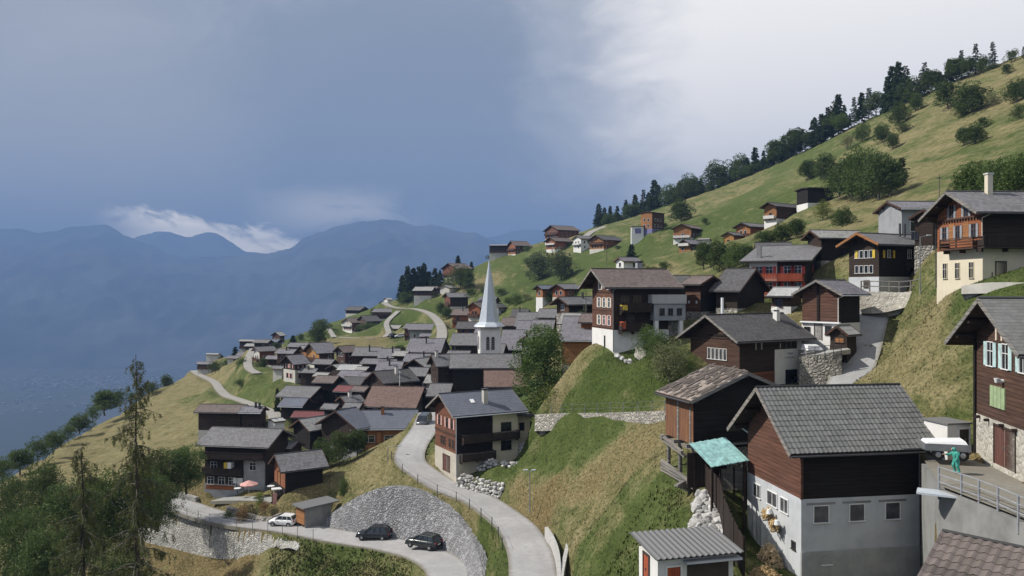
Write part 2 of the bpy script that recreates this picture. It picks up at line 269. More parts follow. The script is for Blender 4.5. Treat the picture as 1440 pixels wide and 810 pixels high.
# ---- village around and below the church
hs('long slate-roofed house with orange-brown balcony front and tall chimney',None,498,582,144,4,ve=600,H=6.5,W=8,pitch=28,wall='wood_orange',base_m='grey_render',roof='roof_blue',base=2.2,og=.6,oe=1.0,chim=[(.45,.25,'tan')],name='long_house',cat='house',
  win=[win('B',2.6,3.6,2.2,1.2),win('B',6.6,3.6,2.2,1.2),win('B',9.2,3.6,1.2,1.2)],front_band=1)
hs('dark gabled house joined to the orange-fronted long house',452,503,540,142,58,ve=601,H=6,pitch=29,wall='wood_dark',base_m='grey_render',roof='roof_blue',base=2.0,og=1.0,oe=.7,L=3.4,name='gabled_house',cat='house',win=[win('A',1.6,2.6,.8,1.3),win('A',2.7,2.6,.8,1.3),win('A',3.8,2.6,.8,1.3)])
hs('house with broad red-brown roof above the orange-fronted long house',516,582,602,152,80,ve=571,H=6,pitch=30,gable='B',wall='wood_dark',wallB='stone_village',base_m='stone_village',roof='roof_red',base=1,og=.7,oe=.8)
hs('brown-roofed dark chalet with gable toward the valley, above the red-brown roof',520,542,582,166,38,ve=537,H=6.5,pitch=27,wall='wood_dark',base_m='stone_village',roof='roof_dark',base=1.2,og=1,oe=.9,group=G1,chim=[(.55,.4,'pale')])
hs('low dark house under a wide grey roof next to the bright green field',395,433,458,171,76,ve=558,H=5.5,pitch=20,gable='B',wall='wood_black',base_m='stone_village',roof='roof_grey',base=.6,og=1,oe=.8,group=G1)
hs('small barn with blue-grey roof directly below the low wide-roofed house',395,424,438,165,80,ve=571,H=4.5,pitch=24,gable='B',wall='wood_black',base_m='stone_village',roof='roof_blue',base=.5,og=.5,oe=.6,group=G1,win=[])
hs('shed with long dark red metal roof',412,452,460,160,84,ve=587,H=4,pitch=22,gable='B',wall='wood_dark',base_m='grey_render',roof='roof_metalred',base=.6,og=.4,oe=.5,win=[],name='red_roof_shed',cat='shed',W=None)
hs('square black barn with brownish roof below the ochre chalet',443,467,480,178,78,ve=538,H=6.5,pitch=22,gable='B',wall='wood_black',base_m='stone_village',roof='roof_brown',base=.6,og=.6,oe=.6,group=G1,win=[])
hs('small black barn with bright red roof slope',472,494,506,172,70,ve=551,H=5.5,pitch=24,gable='B',wall='wood_black',base_m='stone_village',roof='roof_metalred',base=.5,og=.5,oe=.5,win=[],name='timber_barn',cat='barn')
hs('dark house with dusky roof stacked just below a lighter grey roof',480,505,520,181,76,ve=541,H=5.5,pitch=22,gable='B',wall='wood_dark',base_m='stone_village',roof='roof_dark',base=.6,og=.6,oe=.6,group=G1)
hs('house with light grey roof in the middle of the roof stack',476,503,516,188,78,ve=531,H=5.5,pitch=22,gable='B',wall='wood_dark',base_m='stone_village',roof='roof_lilac',base=.6,og=.6,oe=.6,group=G1)
hs('house with the palest roof at the top of the roof stack',477,501,512,198,78,ve=521,H=5,pitch=20,gable='B',wall='wood_dark',base_m='pale_render',roof='roof_pale',base=1.5,og=.6,oe=.6,group=G1)
hs('low house with pale arched-looking gable below the ochre chalet terrace',462,478,492,205,48,ve=520,H=4.5,pitch=20,wall='wood_dark',base_m='stone_village',roof='roof_light',base=1,og=.6,oe=.8,group=G1)
hs('little grey barn with light roof and white doorway',500,513,522,192,70,ve=522,H=5,pitch=22,gable='B',wall='wood_dark',base_m='white_render',roof='roof_light',base=1.6,og=.4,oe=.5,win=[],group=G1)
hs('narrow tall dark house with plain slate roof, above the brown-roofed chalet',509,529,538,202,80,ve=512,H=7,pitch=20,gable='B',wall='wood_black',base_m='stone_village',roof='roof_grey',base=.6,og=.5,oe=.6,group=G1)
hs('house under one large lilac-grey roof plane in the village centre',530,561,570,192,82,ve=522,H=6,pitch=33,gable='B',wall='wood_dark',base_m='stone_village',roof='roof_lilac',base=.6,og=.5,oe=.6,group=G1,chim=[(.5,.5,'dark')])
hs('longest slate-roofed row house below the tan verge',498,531,540,215,84,ve=500,H=6.5,pitch=28,gable='B',wall='wood_dark',base_m='stone_village',roof='roof_grey',base=.6,og=.6,oe=.7,group=G1,chim=[(.4,.6,'dark')])
hs('slate-roofed house continuing the row toward the church',533,557,566,211,84,ve=503,H=6,pitch=28,gable='B',wall='wood_dark',base_m='stone_village',roof='roof_lilac',base=.6,og=.4,oe=.6,group=G1,chim=[(.3,.5,'dark')])
hs('brown chalet with light gable boards next to the ochre chalet',473,485,501,222,42,ve=495,H=5.5,pitch=28,wall='wood_brown',base_m='stone_village',roof='roof_brown',base=1,og=.9,oe=.8,group=G1)
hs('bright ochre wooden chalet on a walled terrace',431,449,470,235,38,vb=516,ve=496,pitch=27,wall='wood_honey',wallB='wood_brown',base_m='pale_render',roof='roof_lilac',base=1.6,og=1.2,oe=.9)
hs('pale-gabled wooden house hidden behind the ochre chalet',420,432,442,246,42,vb=512,ve=494,pitch=25,wall='wood_orange',base_m='pale_render',roof='roof_light',base=1,og=1,oe=.8)
hs('plain slate-roofed house above the ochre chalet',406,432,440,262,80,ve=488,H=5,pitch=22,gable='B',wall='wood_dark',base_m='pale_render',roof='roof_lilac',base=1,og=.6,oe=.7)
hs('chalet with pink-framed windows and dark gable over pale lower floors',399,415,430,206,45,vb=537,ve=511,pitch=30,wall='wood_dark',base_m='pale_render',roof='roof_lilac',base=3.0,og=1.0,oe=.9,shut='shutter_pink')
hs('small white cottage with grey roof beside the pink-windowed chalet',384,396,402,213,70,vb=531,ve=519,pitch=22,gable='B',wall='pale_render',base_m='pale_render',roof='roof_grey',base=.5,og=.4,oe=.5,name='cottage',cat='house')
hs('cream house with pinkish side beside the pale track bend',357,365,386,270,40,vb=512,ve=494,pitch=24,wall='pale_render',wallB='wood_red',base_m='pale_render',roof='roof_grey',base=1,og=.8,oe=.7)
hs('brown house with lilac roof in front of the cream house',375,393,400,260,74,vb=519,ve=505,pitch=24,gable='B',wall='wood_brown',base_m='white_render',roof='roof_lilac',base=1.2,og=.6,oe=.7)
hs('dark boxy chalet with light flat roof on the valley edge',337,356,361,400,80,vb=492,ve=480,pitch=14,gable='B',wall='wood_dark',base_m='pale_render',roof='roof_light',base=.8,og=.5,oe=1)
hs('higher of the two houses perched on the valley edge skyline',383,394,400,385,50,vb=484,ve=472,pitch=22,wall='wood_brown',base_m='pale_render',roof='roof_light',base=.8,og=.7,oe=.8)
hs('low blue-grey roofed house on the valley edge skyline',370,389,396,365,78,vb=490,ve=481,pitch=20,gable='B',wall='wood_dark',base_m='stone_village',roof='roof_blue',base=.5,og=.7,oe=.8)
hs('first house at the valley end where the pale road starts',278,297,302,330,80,vb=524,ve=512,pitch=24,gable='B',wall='wood_dark',base_m='pale_render',roof='roof_lilac',base=1.6,og=.6,oe=.8)
hs('house with white balconies next to the first house of the valley end',320,335,342,318,72,vb=516,ve=504,pitch=20,gable='B',wall='pale_render',base_m='pale_render',roof='roof_grey',base=1.2,og=.6,oe=.8)
hs('low pale-roofed hut behind bushes at the valley end',290,306,309,345,78,vb=503,ve=499,pitch=12,gable='B',wall='pale_render',base_m='pale_render',roof='roof_pale',base=.3,og=.3,oe=.4,win=[],name='hut',cat='hut')
hs('farm house with brown roof at the dry field edge',279,338,350,152,84,ve=579,H=4.5,pitch=24,gable='B',wall='wood_dark',base_m='pale_render',roof='roof_brown',base=.8,og=.6,oe=.7,name='farm_house',cat='house',win=[])
hs('slate-roofed half of the farm house pair, with dormer gable and metal flues',340,366,374,151,84,ve=579,H=4.5,pitch=24,gable='B',wall='wood_dark',base_m='pale_render',roof='roof_lilac',base=.8,og=.4,oe=.7,name='farm_house',cat='house',chim=[(.35,.3,'dark'),(.1,.6,'dark')])
hs('barn with lone lilac-brown roof highest above the dry field',300,342,352,175,82,ve=580,H=4.5,pitch=24,gable='B',wall='wood_dark',base_m='stone_village',roof='roof_brown',base=.5,og=.5,oe=.6,name='field_barn',cat='barn',win=[])
hs('small white garage-like hut beside the pale road end',383,386,392,150,40,vb=606,ve=594,pitch=10,wall='white_render',base_m='white_render',roof='roof_pale',base=.4,og=.2,oe=.3,W=3,name='garage',cat='garage',win=[])
hs('little black barn with light grey gable roof near the red metal roof',413,436,450,146,50,ve=604,H=4.2,pitch=30,wall='wood_black',base_m='stone_village',roof='roof_light',base=.4,og=.7,oe=.7,win=[],name='small_barn',cat='barn',L=6)
hs('tiny light-roofed barn touching the wide terrace house',390,408,424,135,70,ve=631,H=3.5,pitch=24,gable='B',wall='wood_dark',base_m='stone_village',roof='roof_light',base=.3,og=.5,oe=.5,win=[],name='small_barn',cat='barn')
hs('small house with pale gable frame beneath the dark roofs by the red slope',477,489,508,158,40,ve=566,H=5,pitch=26,wall='wood_dark',base_m='pale_render',roof='roof_grey',base=1.0,og=.7,oe=.6,group=G1,chim=[(.4,.2,'pale')])
hs('brown-red tiled dark house just below the church nave',None,686,740,136,2,ve=542,H=6,W=8,pitch=26,wall='wood_dark',base_m='stone_village',roof='roof_red',base=1,og=.7,oe=.8)
hs('very long dark house in front of the church tower with a wide slate roof',None,636,729,160,2,ve=516,H=7.5,W=9,pitch=24,wall='wood_black',base_m='stone_village',roof='roof_grey',base=.6,og=.6,oe=.9,win=[],name='long_house',cat='house')
hs('gabled house attached at the valley end of the very long dark house',606,616,636,163,22,ve=513,H=7,pitch=33,wall='wood_dark',base_m='pale_render',roof='roof_grey',base=2,og=.7,oe=.8,chim=[(.1,.2,'pale')])
hs('dark barn with gable facing the viewer left of the gabled end house',572,597,604,188,62,ve=515,H=6,pitch=29,wall='wood_black',base_m='stone_village',roof='roof_light',base=.5,og=.8,oe=.9,win=[win('A',2.6,3.4,.6,.8)],L=6,name='timber_barn',cat='barn')
hs('slate-roofed house behind the dark gable-front barn',569,604,612,202,82,ve=509,H=6,pitch=26,gable='B',wall='wood_dark',base_m='pale_render',roof='roof_lilac',base=.6,og=.5,oe=.6,group=G1,chim=[(.3,.4,'dark')])
hs('long lilac-roofed house with one black chimney, below the green lawn',573,618,630,224,82,ve=495,H=6,pitch=30,gable='B',wall='wood_dark',base_m='pale_render',roof='roof_lilac',base=.6,og=.6,oe=.7,group=G1,chim=[(.5,.4,'dark')])
hs('small light-roofed chapel-like hut with white front corner',554,570,577,208,74,ve=500,H=4.5,pitch=25,gable='B',wall='wood_dark',base_m='white_render',roof='roof_light',base=1,og=.4,oe=.8,win=[],group=G1)
hs('house with wide slate roof against the valley side of the church tower',635,668,676,192,84,ve=485,H=6,pitch=25,gable='B',wall='wood_dark',base_m='white_render',roof='roof_grey',base=1,og=.6,oe=.8,group=G1)
hs('slate-roofed house touching the uphill side of the church tower',705,734,741,186,84,ve=490,H=6,pitch=29,gable='B',wall='wood_dark',base_m='white_render',roof='roof_lilac',base=1,og=.5,oe=.7,group=G1)
hs('dark gabled barn between church and the big green tree',734,746,757,180,50,ve=480,H=6,pitch=32,wall='wood_black',base_m='stone_village',roof='roof_grey',base=.6,og=.9,oe=.8,win=[],name='timber_barn',cat='barn')
hs('dark-ridged grey house uphill behind the church tower',726,752,760,220,82,ve=459,H=5.5,pitch=24,gable='B',wall='wood_dark',base_m='pale_render',roof='roof_grey',base=.6,og=.6,oe=.7,group=G1)
hs('lower grey roof between the church tower and the dark-ridged house',727,749,757,204,82,ve=471,H=5.5,pitch=24,gable='B',wall='wood_dark',base_m='pale_render',roof='roof_lilac',base=.6,og=.6,oe=.7,group=G1)
hs('house half hidden behind the steeple base with dull brown roof',706,724,731,228,80,ve=458,H=5.5,pitch=24,gable='B',wall='wood_dark',base_m='pale_render',roof='roof_brown',base=.6,og=.6,oe=.7,group=G1)
hs('ochre-walled barn under a lilac roof right below the tall four-storey chalet',790,829,838,131,80,ve=478,H=4.5,pitch=24,gable='B',wall='wood_orange',base_m='stone_village',roof='roof_lilac',base=.4,og=.5,oe=.6,win=[],name='timber_barn',cat='barn')
hs('small grey-roofed barn uphill of the big green tree',789,812,822,142,72,ve=455,H=5,pitch=28,gable='B',wall='wood_dark',base_m='stone_village',roof='roof_light',base=.4,og=.6,oe=.6,win=[],name='timber_barn',cat='barn')
hs('little red-walled shed with brown roof against the tall four-storey chalet',817,834,842,134,72,ve=453,H=4.5,pitch=26,gable='B',wall='wood_rust',base_m='stone_village',roof='roof_brown',base=.4,og=.4,oe=.5,win=[],name='small_barn',cat='barn')
hs('dark brown chalet with grey roof and tall flue, uphill of the big green tree',783,800,834,150,38,vb=446,ve=426,pitch=27,wall='wood_brown',wallB='wood_black',base_m='stone_village',roof='roof_grey',base=.6,og=1.2,oe=1,chim=[(.75,.25,'dark')])
hs('smaller gabled half of the brown double chalet with white basement',754,763,779,230,36,vb=427,ve=406,pitch=26,wall='wood_orange',base_m='white_render',roof='roof_blue',base=1.8,og=.9,oe=.8)
hs('larger gabled half of the brown double chalet below the willow trees',777,794,815,225,42,vb=427,ve=406,pitch=24,wall='wood_rust',base_m='pale_render',roof='roof_lilac',base=1.8,og=.9,oe=.8)
hs('reddish wooden chalet just valley-side of the steeple',659,675,684,262,52,vb=449,ve=432,pitch=28,wall='wood_rust',base_m='pale_render',roof='roof_brown',base=.8,og=.8,oe=.8,name='red_chalet')
hs('grey house half covered by the steeple on its uphill side',690,701,710,255,48,vb=447,ve=432,pitch=26,wall='grey_render',base_m='grey_render',roof='roof_dark',base=.6,og=.6,oe=.7,name='grey_house',cat='house')
hs('house with very dark roof and pinkish wall below the reddish wooden chalet',643,671,677,242,82,vb=476,ve=462,pitch=24,gable='B',wall='wood_red',base_m='pale_render',roof='roof_dark',base=.8,og=.6,oe=.8)
hs('flat-fronted grey house beside the curving uphill road',576,612,618,292,84,vb=482,ve=463,pitch=20,gable='B',wall='grey_render',base_m='stone_village',roof='roof_lilac',base=1.2,og=.6,oe=1.2,name='grey_house',cat='house')
hs('low red-walled annex with slate roof in front of the flat-fronted grey house',590,610,614,281,84,vb=483,ve=474,pitch=18,gable='B',wall='wood_rust',base_m='white_render',roof='roof_lilac',base=.6,og=.3,oe=.4,win=[],name='annex',cat='house')
# ---- far slope
hs('brown chalet with grey roof among bushes above the curving uphill road',627,633,652,330,22,vb=434,ve=420,pitch=20,wall='wood_red',wallB='wood_dark',base_m='pale_render',roof='roof_grey',base=.8,og=.9,oe=1,group=G2)
hs('light-roofed chalet in front of the dark conifer stand',588,606,611,400,82,vb=418,ve=410,pitch=18,gable='B',wall='wood_brown',base_m='pale_render',roof='roof_light',base=.8,og=.8,oe=1,group=G2)
hs('brown chalet above the rounded dark tree near the conifer stand',627,641,657,430,38,vb=390,ve=379,pitch=22,wall='wood_red',base_m='pale_render',roof='roof_brown',base=1,og=1,oe=1,group=G2)
hs('small pale cottage among bushes below the brown chalet near the conifers',622,632,640,400,52,vb=413,ve=406,pitch=20,wall='pale_render',base_m='pale_render',roof='roof_light',base=.5,og=.6,oe=.7,group=G2,win=[])
hs('modern flat-roofed light house on the skyline next to a small gabled one',695,716,719,470,82,vb=357,ve=347,pitch=6,gable='B',wall='wood_dark',base_m='pale_render',roof='roof_pale',base=1,og=.6,oe=1.2,group=G2)
hs('small gabled brown chalet on the skyline above the steeple tip',717,725,740,460,26,vb=359,ve=347,pitch=27,wall='wood_rust',wallB='wood_brown',base_m='pale_render',roof='roof_brown',base=.8,og=1,oe=.9,group=G2)
hs('uppermost reddish chalet of the skyline pair',771,785,807,440,32,vb=337,ve=325,pitch=22,wall='wood_red',base_m='pale_render',roof='roof_brown',base=.8,og=1,oe=.9,group=G2)
hs('lower reddish chalet of the skyline pair, on a white base',771,781,798,418,36,vb=355,ve=341,pitch=25,wall='wood_rust',base_m='white_render',roof='roof_brown',base=1.8,og=1,oe=.9,group=G2)
hs('white house with balconies above the pale driveway',809,817,832,400,32,vb=355,ve=338,pitch=22,wall='white_render',base_m='white_render',roof='roof_grey',base=1.5,og=.8,oe=.9,group=G2)
hs('orange-brown double-gabled chalet next to the white balcony house',834,849,868,378,40,vb=352,ve=339,pitch=24,wall='wood_orange',wallB='wood_rust',base_m='pale_render',roof='roof_dark',base=.8,og=1.2,oe=.9,group=G2)
hs('modern tower-like orange wooden house high on the meadow',905,917,930,330,45,vb=328,ve=303,pitch=8,wall='wood_orange',wallB='wood_brown',base_m='purple_door',roof='roof_dark',base=2,og=.4,oe=.3,group=G2,name='modern_house',cat='house')
hs('white flat garage with purple door beside the tower-like house',888,905,909,332,84,vb=329,ve=319,pitch=4,gable='B',wall='white_render',base_m='white_render',roof='roof_pale',base=.2,og=.2,oe=.2,name='garage',cat='garage',win=[win('A',2.3,.2,2.6,2.2,pane='purple_door')],W=5)
hs('light orange chalet with terrace above the white-based cabin',953,972,987,302,55,vb=338,ve=323,pitch=22,wall='wood_orange',wallB='wood_brown',base_m='white_render',roof='roof_brown',base=1,og=.9,oe=.8,group=G2)
hs('orange cabin on a tall white basement with two arches',959,971,986,268,38,vb=366,ve=346,pitch=28,wall='wood_orange',wallB='wood_brown',base_m='white_render',roof='roof_lilac',base=2.6,og=.9,oe=.8,group=G2)
hs('low white annex behind the arched white-basement cabin',985,996,999,272,70,vb=349,ve=339,pitch=6,gable='B',wall='white_render',base_m='white_render',roof='roof_pale',base=.5,og=.3,oe=.4,win=[],group=G2,name='annex',cat='house')
hs('small orange cabin with brown side beside the larger orange-red chalet',1021,1032,1048,248,42,vb=347,ve=333,pitch=24,wall='wood_honey',wallB='wood_rust',base_m='wood_brown',roof='roof_grey',base=.4,og=.7,oe=.7,group=G2)
hs('larger orange-red chalet with grey roof above the hedge of dark trees',1040,1055,1090,250,36,vb=345,ve=322,pitch=22,wall='wood_orange',wallB='wood_rust',base_m='wood_brown',roof='roof_grey',base=.5,og=1,oe=.9,group=G2)
hs('orange chalet with steep overhanging roof and white steps below the dark cube house',1079,1092,1128,236,34,vb=313,ve=293,pitch=25,wall='wood_orange',wallB='wood_brown',base_m='white_render',roof='roof_dark',base=1.2,og=1.4,oe=.9,group=G2)
hs('black cube-like house with pale roof edge beside the big tree clump',1131,1136,1172,232,6,vb=292,ve=265,pitch=4,wall='wood_black',base_m='white_render',roof='roof_light',base=1.4,og=.5,oe=.8,W=7,name='cube_house',cat='house',win=[])
hs('white cottage with blue-grey roof peeping over the tall four-storey chalet',869,877,893,210,30,vb=382,ve=369,pitch=26,wall='white_render',base_m='white_render',roof='roof_lilac',base=.6,og=.6,oe=.7,group=G2)
hs('black barn roofed in dark slate behind the narrow granary',938,958,972,118,62,vb=430,ve=402,pitch=26,gable='B',wall='wood_black',base_m='stone_village',roof='roof_dark',base=.4,og=.6,oe=.6,win=[],name='timber_barn',cat='barn')
hs('low shed with pale metal roof between thorny bush and log barn',1085,1112,1127,100,52,vb=438,ve=416,pitch=22,gable='B',wall='wood_brown',base_m='white_render',roof='roof_pale',base=.6,og=.5,oe=.6,name='pale_roof_shed',cat='shed',win=[win('A',1.5,.5,.9,1.0)])
hs('grey-roofed house peeking above the red-balcony chalet roof',1068,1110,1128,128,75,ve=351,H=6,pitch=18,gable='B',wall='wood_dark',base_m='pale_render',roof='roof_dark',base=.6,og=.6,oe=.7,win=[],name='house',cat='house')
hs('two-storey chalet with dark roof on the lawn above the tan verge',506,516,530,398,35,vb=468,ve=454,pitch=22,wall='wood_brown',base_m='pale_render',roof='roof_dark',base=1,og=.8,oe=.9,group=G2)
hs('cream and red chalet beside the hedge above the tan verge',485,495,507,402,42,vb=470,ve=456,pitch=22,wall='pale_render',wallB='wood_red',base_m='white_render',roof='roof_brown',base=1.5,og=.8,oe=.8,group=G2,shut='shutter_pink')
hs('grey-brown chalet below the small white house on the skyline',531,551,556,420,82,vb=454,ve=441,pitch=18,gable='B',wall='wood_brown',base_m='pale_render',roof='roof_grey',base=2,og=.7,oe=.9,group=G2)
hs('small white house on the skyline at the head of the curving road',541,545,550,468,45,vb=432,ve=423,pitch=22,wall='white_render',base_m='white_render',roof='roof_pale',base=.5,og=.4,oe=.4,group=G2)
hs('low dark-roofed house alone on the grassy skyline',491,506,515,480,62,vb=442,ve=437,pitch=24,gable='B',wall='wood_dark',base_m='pale_render',roof='roof_dark',base=.3,og=.8,oe=.8,group=G2)
hs('wooden kiosk with pale gable roof beside the steep lane',1176,1191,1204,89.6,40,vb=489,ve=470,pitch=36,wall='wood_dark',base_m='wood_dark',roof='roof_pale',base=.2,og=.4,oe=.4,name='kiosk',cat='kiosk',win=[win('A',.9,.55,1.0,.55,pane='wood_orange')])

for uC,ve,Y,w,th,rf,wl,lab in [
 (464,512,214,22,76,'roof_grey','wood_dark','grey-roofed house below the ochre chalet terrace, valley side'),
 (552,513,197,18,80,'roof_grey','wood_dark','narrow slate-roofed house squeezed beside the lilac-grey roof plane'),
 (526,530,186,18,74,'roof_lilac','wood_brown','small house whose lilac roof touches the brown-roofed chalet gable'),
 (596,528,177,22,82,'roof_grey','wood_black','slate-roofed house in front of the dark gable-front barn'),
 (622,538,167,22,80,'roof_light','stone_village','stone house with light roof below the gabled end house'),
 (603,551,157,20,66,'roof_grey','wood_dark','grey gabled house above the uphill end of the red-brown roof'),
 (628,556,150,24,84,'roof_grey','wood_dark','long grey roof just above the van on the upper road'),
 (556,544,172,14,72,'roof_brown','wood_black','tiny brown-roofed barn beside the pale mast'),
 (655,503,178,18,80,'roof_grey','wood_dark','slate roof tucked behind the very long dark house'),
 (441,524,204,18,76,'roof_grey','wood_dark','grey-roofed house between pink-windowed chalet and square black barn'),
 (458,529,194,14,70,'roof_light','pale_render','pale cottage above the square black barn'),
 (512,549,168,14,66,'roof_brown','wood_dark','small brown-roofed barn touching the bright red roof slope'),
 (503,573,152,16,78,'roof_grey','wood_dark','low slate roof between the small pale-framed house and the red-brown roof'),
 (470,574,157,14,74,'roof_grey','wood_black','small black shed uphill of the long dark red metal roof'),
 (426,508,222,16,76,'roof_brown','pale_render','pale house with brown roof above the pink-windowed chalet'),
 (411,497,242,16,78,'roof_lilac','wood_brown','brown house at the edge of the village, valley side of the ochre chalet'),
 (376,482,332,14,74,'roof_grey','wood_dark','dark chalet between the valley-edge skyline and the cream house'),
 (361,487,392,12,76,'roof_light','wood_dark','smallest light-roofed chalet on the valley edge'),
 (352,500,320,14,78,'roof_grey','pale_render','pale chalet above the bend of the short track'),
 (704,499,176,20,82,'roof_grey','wood_dark','slate roof directly behind the uphill end of the very long dark house'),
 (772,471,152,24,80,'roof_lilac','wood_dark','lilac roof partly hidden by the big green tree'),
 (778,446,178,20,76,'roof_grey','wood_brown','brown house on the green bank above the big green tree'),
 (738,447,236,18,80,'roof_dark','wood_dark','dark-roofed house above the dark-ridged grey house'),
 (684,472,232,16,80,'roof_lilac','wood_dark','lilac roof glimpsed right beside the church spire base'),
 (660,443,286,18,76,'roof_brown','wood_rust','rusty brown chalet above the pinkish dark-roofed house'),
 (694,424,330,16,72,'roof_grey','wood_brown','brown chalet on the meadow behind the steeple'),
 (612,407,428,13,70,'roof_brown','wood_brown','small brown chalet uphill of the dark conifer stand'),
 (590,462,320,16,76,'roof_grey','wood_brown','brown chalet above the flat-fronted grey house'),
 (560,462,370,13,72,'roof_light','pale_render','pale cottage by the fork of the track on the far lawn'),
 (645,500,186,14,78,'roof_lilac','wood_dark','lilac roof on the valley side below the church tower'),
 (756,497,165,18,76,'roof_grey','wood_dark','grey-roofed barn beside the big green tree, church side')]:
    hs(lab,uC-w,uC,uC+w*.38,Y,th,ve=ve,H=5.2,pitch=25,gable='B',wall=wl,base_m='pale_render' if 'pale' in wl or Y>280 else 'stone_village',roof=rf,base=.9,og=.6,oe=.7,chim=[(.5,.4,'dark')] if uC%3==0 else [],group=G1 if Y<240 else G2)
# ------------------------------------------------------------------ terrain from measured ground points
ROADS=dict(
 garden=dict(w=3.0,bl=.8,m='apron',pts=[(306,702,128),(330,701,126),(360,701,123.6),(392,703,120.5)]),
 upper=dict(w=4.4,bl=1.4,m='asphalt',pts=[(606,580,138),(602,592,128),(598,602,122),(580,628,116),(577,648,111.5),(600,667,107),(630,685,102.7),(673,702,98),(706,724,91),(727,742,85.7),(739,762,80.3),(748,790,73.7),(750,840,65),(742,930,53)]),
 lower=dict(w=5.0,bl=.7,m='asphalt',pts=[(190,690,137),(235,703,130.5),(290,722,122.5),(340,733,117),(405,741,112),(470,753,106),(540,764,100.5),(590,776,94.5),(622,792,88.5),(634,812,84),(634,850,77.5),(620,900,70)]),
 field=dict(w=3.0,m='track',pts=[(272,521,350),(279,526,330),(300,536,290),(309,547,255),(319,556,230),(337,562,212),(370,574,186),(386,583,170),(384,602,155)]),
 bend=dict(w=2.8,m='track',pts=[(362,525,235),(350,517,250),(349,505,272),(356,490,310)]),
 slope=dict(w=3.6,m='track',pts=[(540,425,462),(548,430,440),(563,433,415),(584,434,390),(603,440,350),(615,450,310),(621,462,280),(620,476,255),(610,488,240)]),
 fork=dict(w=2.6,m='track',pts=[(560,437,400),(544,453,380),(546,469,340),(530,475,335),(500,475,345),(478,474,360)]),
 path=dict(w=2.4,m='track',pts=[(461,460,415),(470,474,370)]),
 drive=dict(w=4.0,m='track',pts=[(852,318,500),(835,324,470),(822,333,430)]),
 forecourt=dict(w=4.6,bl=1.2,m='apron',pts=[(1133,500,92),(1152,497,91),(1172,492,90.5),(1190,489,90.2)]),
 lane=dict(w=4.4,m='paving',pts=[(1178,575,82),(1187,556,84),(1196,530,87),(1210,490,91.5),(1218,462,95),(1225,436,99),(1232,424,102)]),
)
CP=[]   # x, y, z
def cp(u,v,Y,dz=0): p=P(u,v,Y); CP.append((p.x,p.y,p.z+dz))
CREST=[(-900,1250,70),(-420,920,100),(-200,800,118),(0,684,150),(60,648,175),(150,592,235),(215,550,290),(275,524,345),(345,494,425),(400,480,432),(460,456,452),(500,443,495),(550,424,495),(575,416,500),(640,389,475),(700,360,485),(770,338,480),(840,318,560),(900,302,540),(960,281,510),(1040,252,480),(1120,217,440),(1200,177,400),(1280,140,360),(1360,106,330),(1440,78,300),(1600,12,270),(1900,-110,250)]
for c in CREST: cp(*c)
for h in HS: CP.append((h['C'].x,h['C'].y,h['C'].z-.1))
for r in ROADS.values():
    for q in r['pts']: cp(*q)
for q in [(100,620,200),(30,700,140),(150,640,185),(230,600,205),(260,560,265),(200,715,135),(100,760,128),(30,830,110),(350,812,106),(300,800,113),(250,790,118),(450,800,98),(400,792,104.5),(520,797,95),(500,840,89),(400,880,91),(560,803,90.3),(480,786,101.3),(250,880,100),(100,900,95),
 (340,700,126),(440,735,114.5),(480,690,114),(560,660,114.5),(612,693,104),(690,772,79.5),(700,820,70),
 (850,588,89.5),(770,592,101.5),(935,592,79),(780,600,99),(850,602,88.3),(933,603,77.5),(850,540,94),(900,520,97),(800,545,100),(800,640,93),(740,700,91.5),(850,720,71),(850,800,60),(945,720,56),(900,655,67),(785,760,76),(780,810,68),(860,840,54),(935,660,62),
 (1000,735,53),(1040,800,47.5),(1100,880,45.5),(1250,860,46),(1320,800,46),(1000,870,42),(900,880,42),(1010,690,56),
 (1250,520,72),(1280,600,55),(1340,610,53),(1300,450,70),(1235,470,82),(1395,408,61),(1440,412,58),(1330,414,68),(1500,420,55),
 (1320,735,40.6),(1430,840,34),(1520,900,30),(1330,880,38),(1200,900,40),(1270,408,96),(1255,424,95.5),(1215,413,99),
 (1300,250,200),(1200,250,262),(1000,300,360),(900,345,330),(800,400,260),(700,400,400),(640,440,360),(720,425,260),(880,370,240),(950,380,190),(1100,330,210),(1050,270,400),(1200,300,185),(1350,275,140),(1430,250,150),(1430,320,95),
 (570,455,380),(510,475,330),(640,470,250),(450,500,300),(340,560,215),(380,545,200),(300,545,270),(720,440,240),(1160,440,97),(1150,558,87.4),(1138,556,89),(1165,558,86.5),(1100,440,102),(930,480,93),(960,520,90),(745,560,118),(760,550,120),
 (752,606,103),(780,606,98),(750,646,104.5),(780,622,103),(720,656,103),(760,642,101),(700,652,104),(720,682,97.5),(760,680,92),(782,680,88),(820,700,80),(800,742,75),(850,514,96.5),(828,506,98.5),(792,525,106),(772,550,106),(752,575,107),(806,512,105),(870,512,95.5),(810,560,99.5)]: cp(*q)
for q in [(1330,640,48),(1400,668,44),(1345,672,43.5),(1440,700,39),(1330,690,40.9),(1440,733,35.6),(1520,765,32),(1480,700,39)]: cp(*q,-1.1)
def hcp(h,lx,ly,z): 
    c,s=math.cos(h['th']),math.sin(h['th']); CP.append((h['C'].x+lx*c-ly*s,h['C'].y+lx*s+ly*c,h['C'].z+z))
for lx,ly,z in ((-1,0,0),(-1,3,.2),(-1,7,.6),(4,-1,-.2),(8.2,-1,0),(8.2,3,.1),(8.2,7,.6),(3,8,1.0)): hcp(h1,lx,ly,z)
for lx,ly,z in ((3,-.8,-.2),(6,-.8,-.1),(9,-.8,.2),(9.8,2,.6)): hcp(h9,lx,ly,z)
for lx,ly,z in ((2,-.8,0),(5,-.8,.2)): hcp(h3b,lx,ly,z)
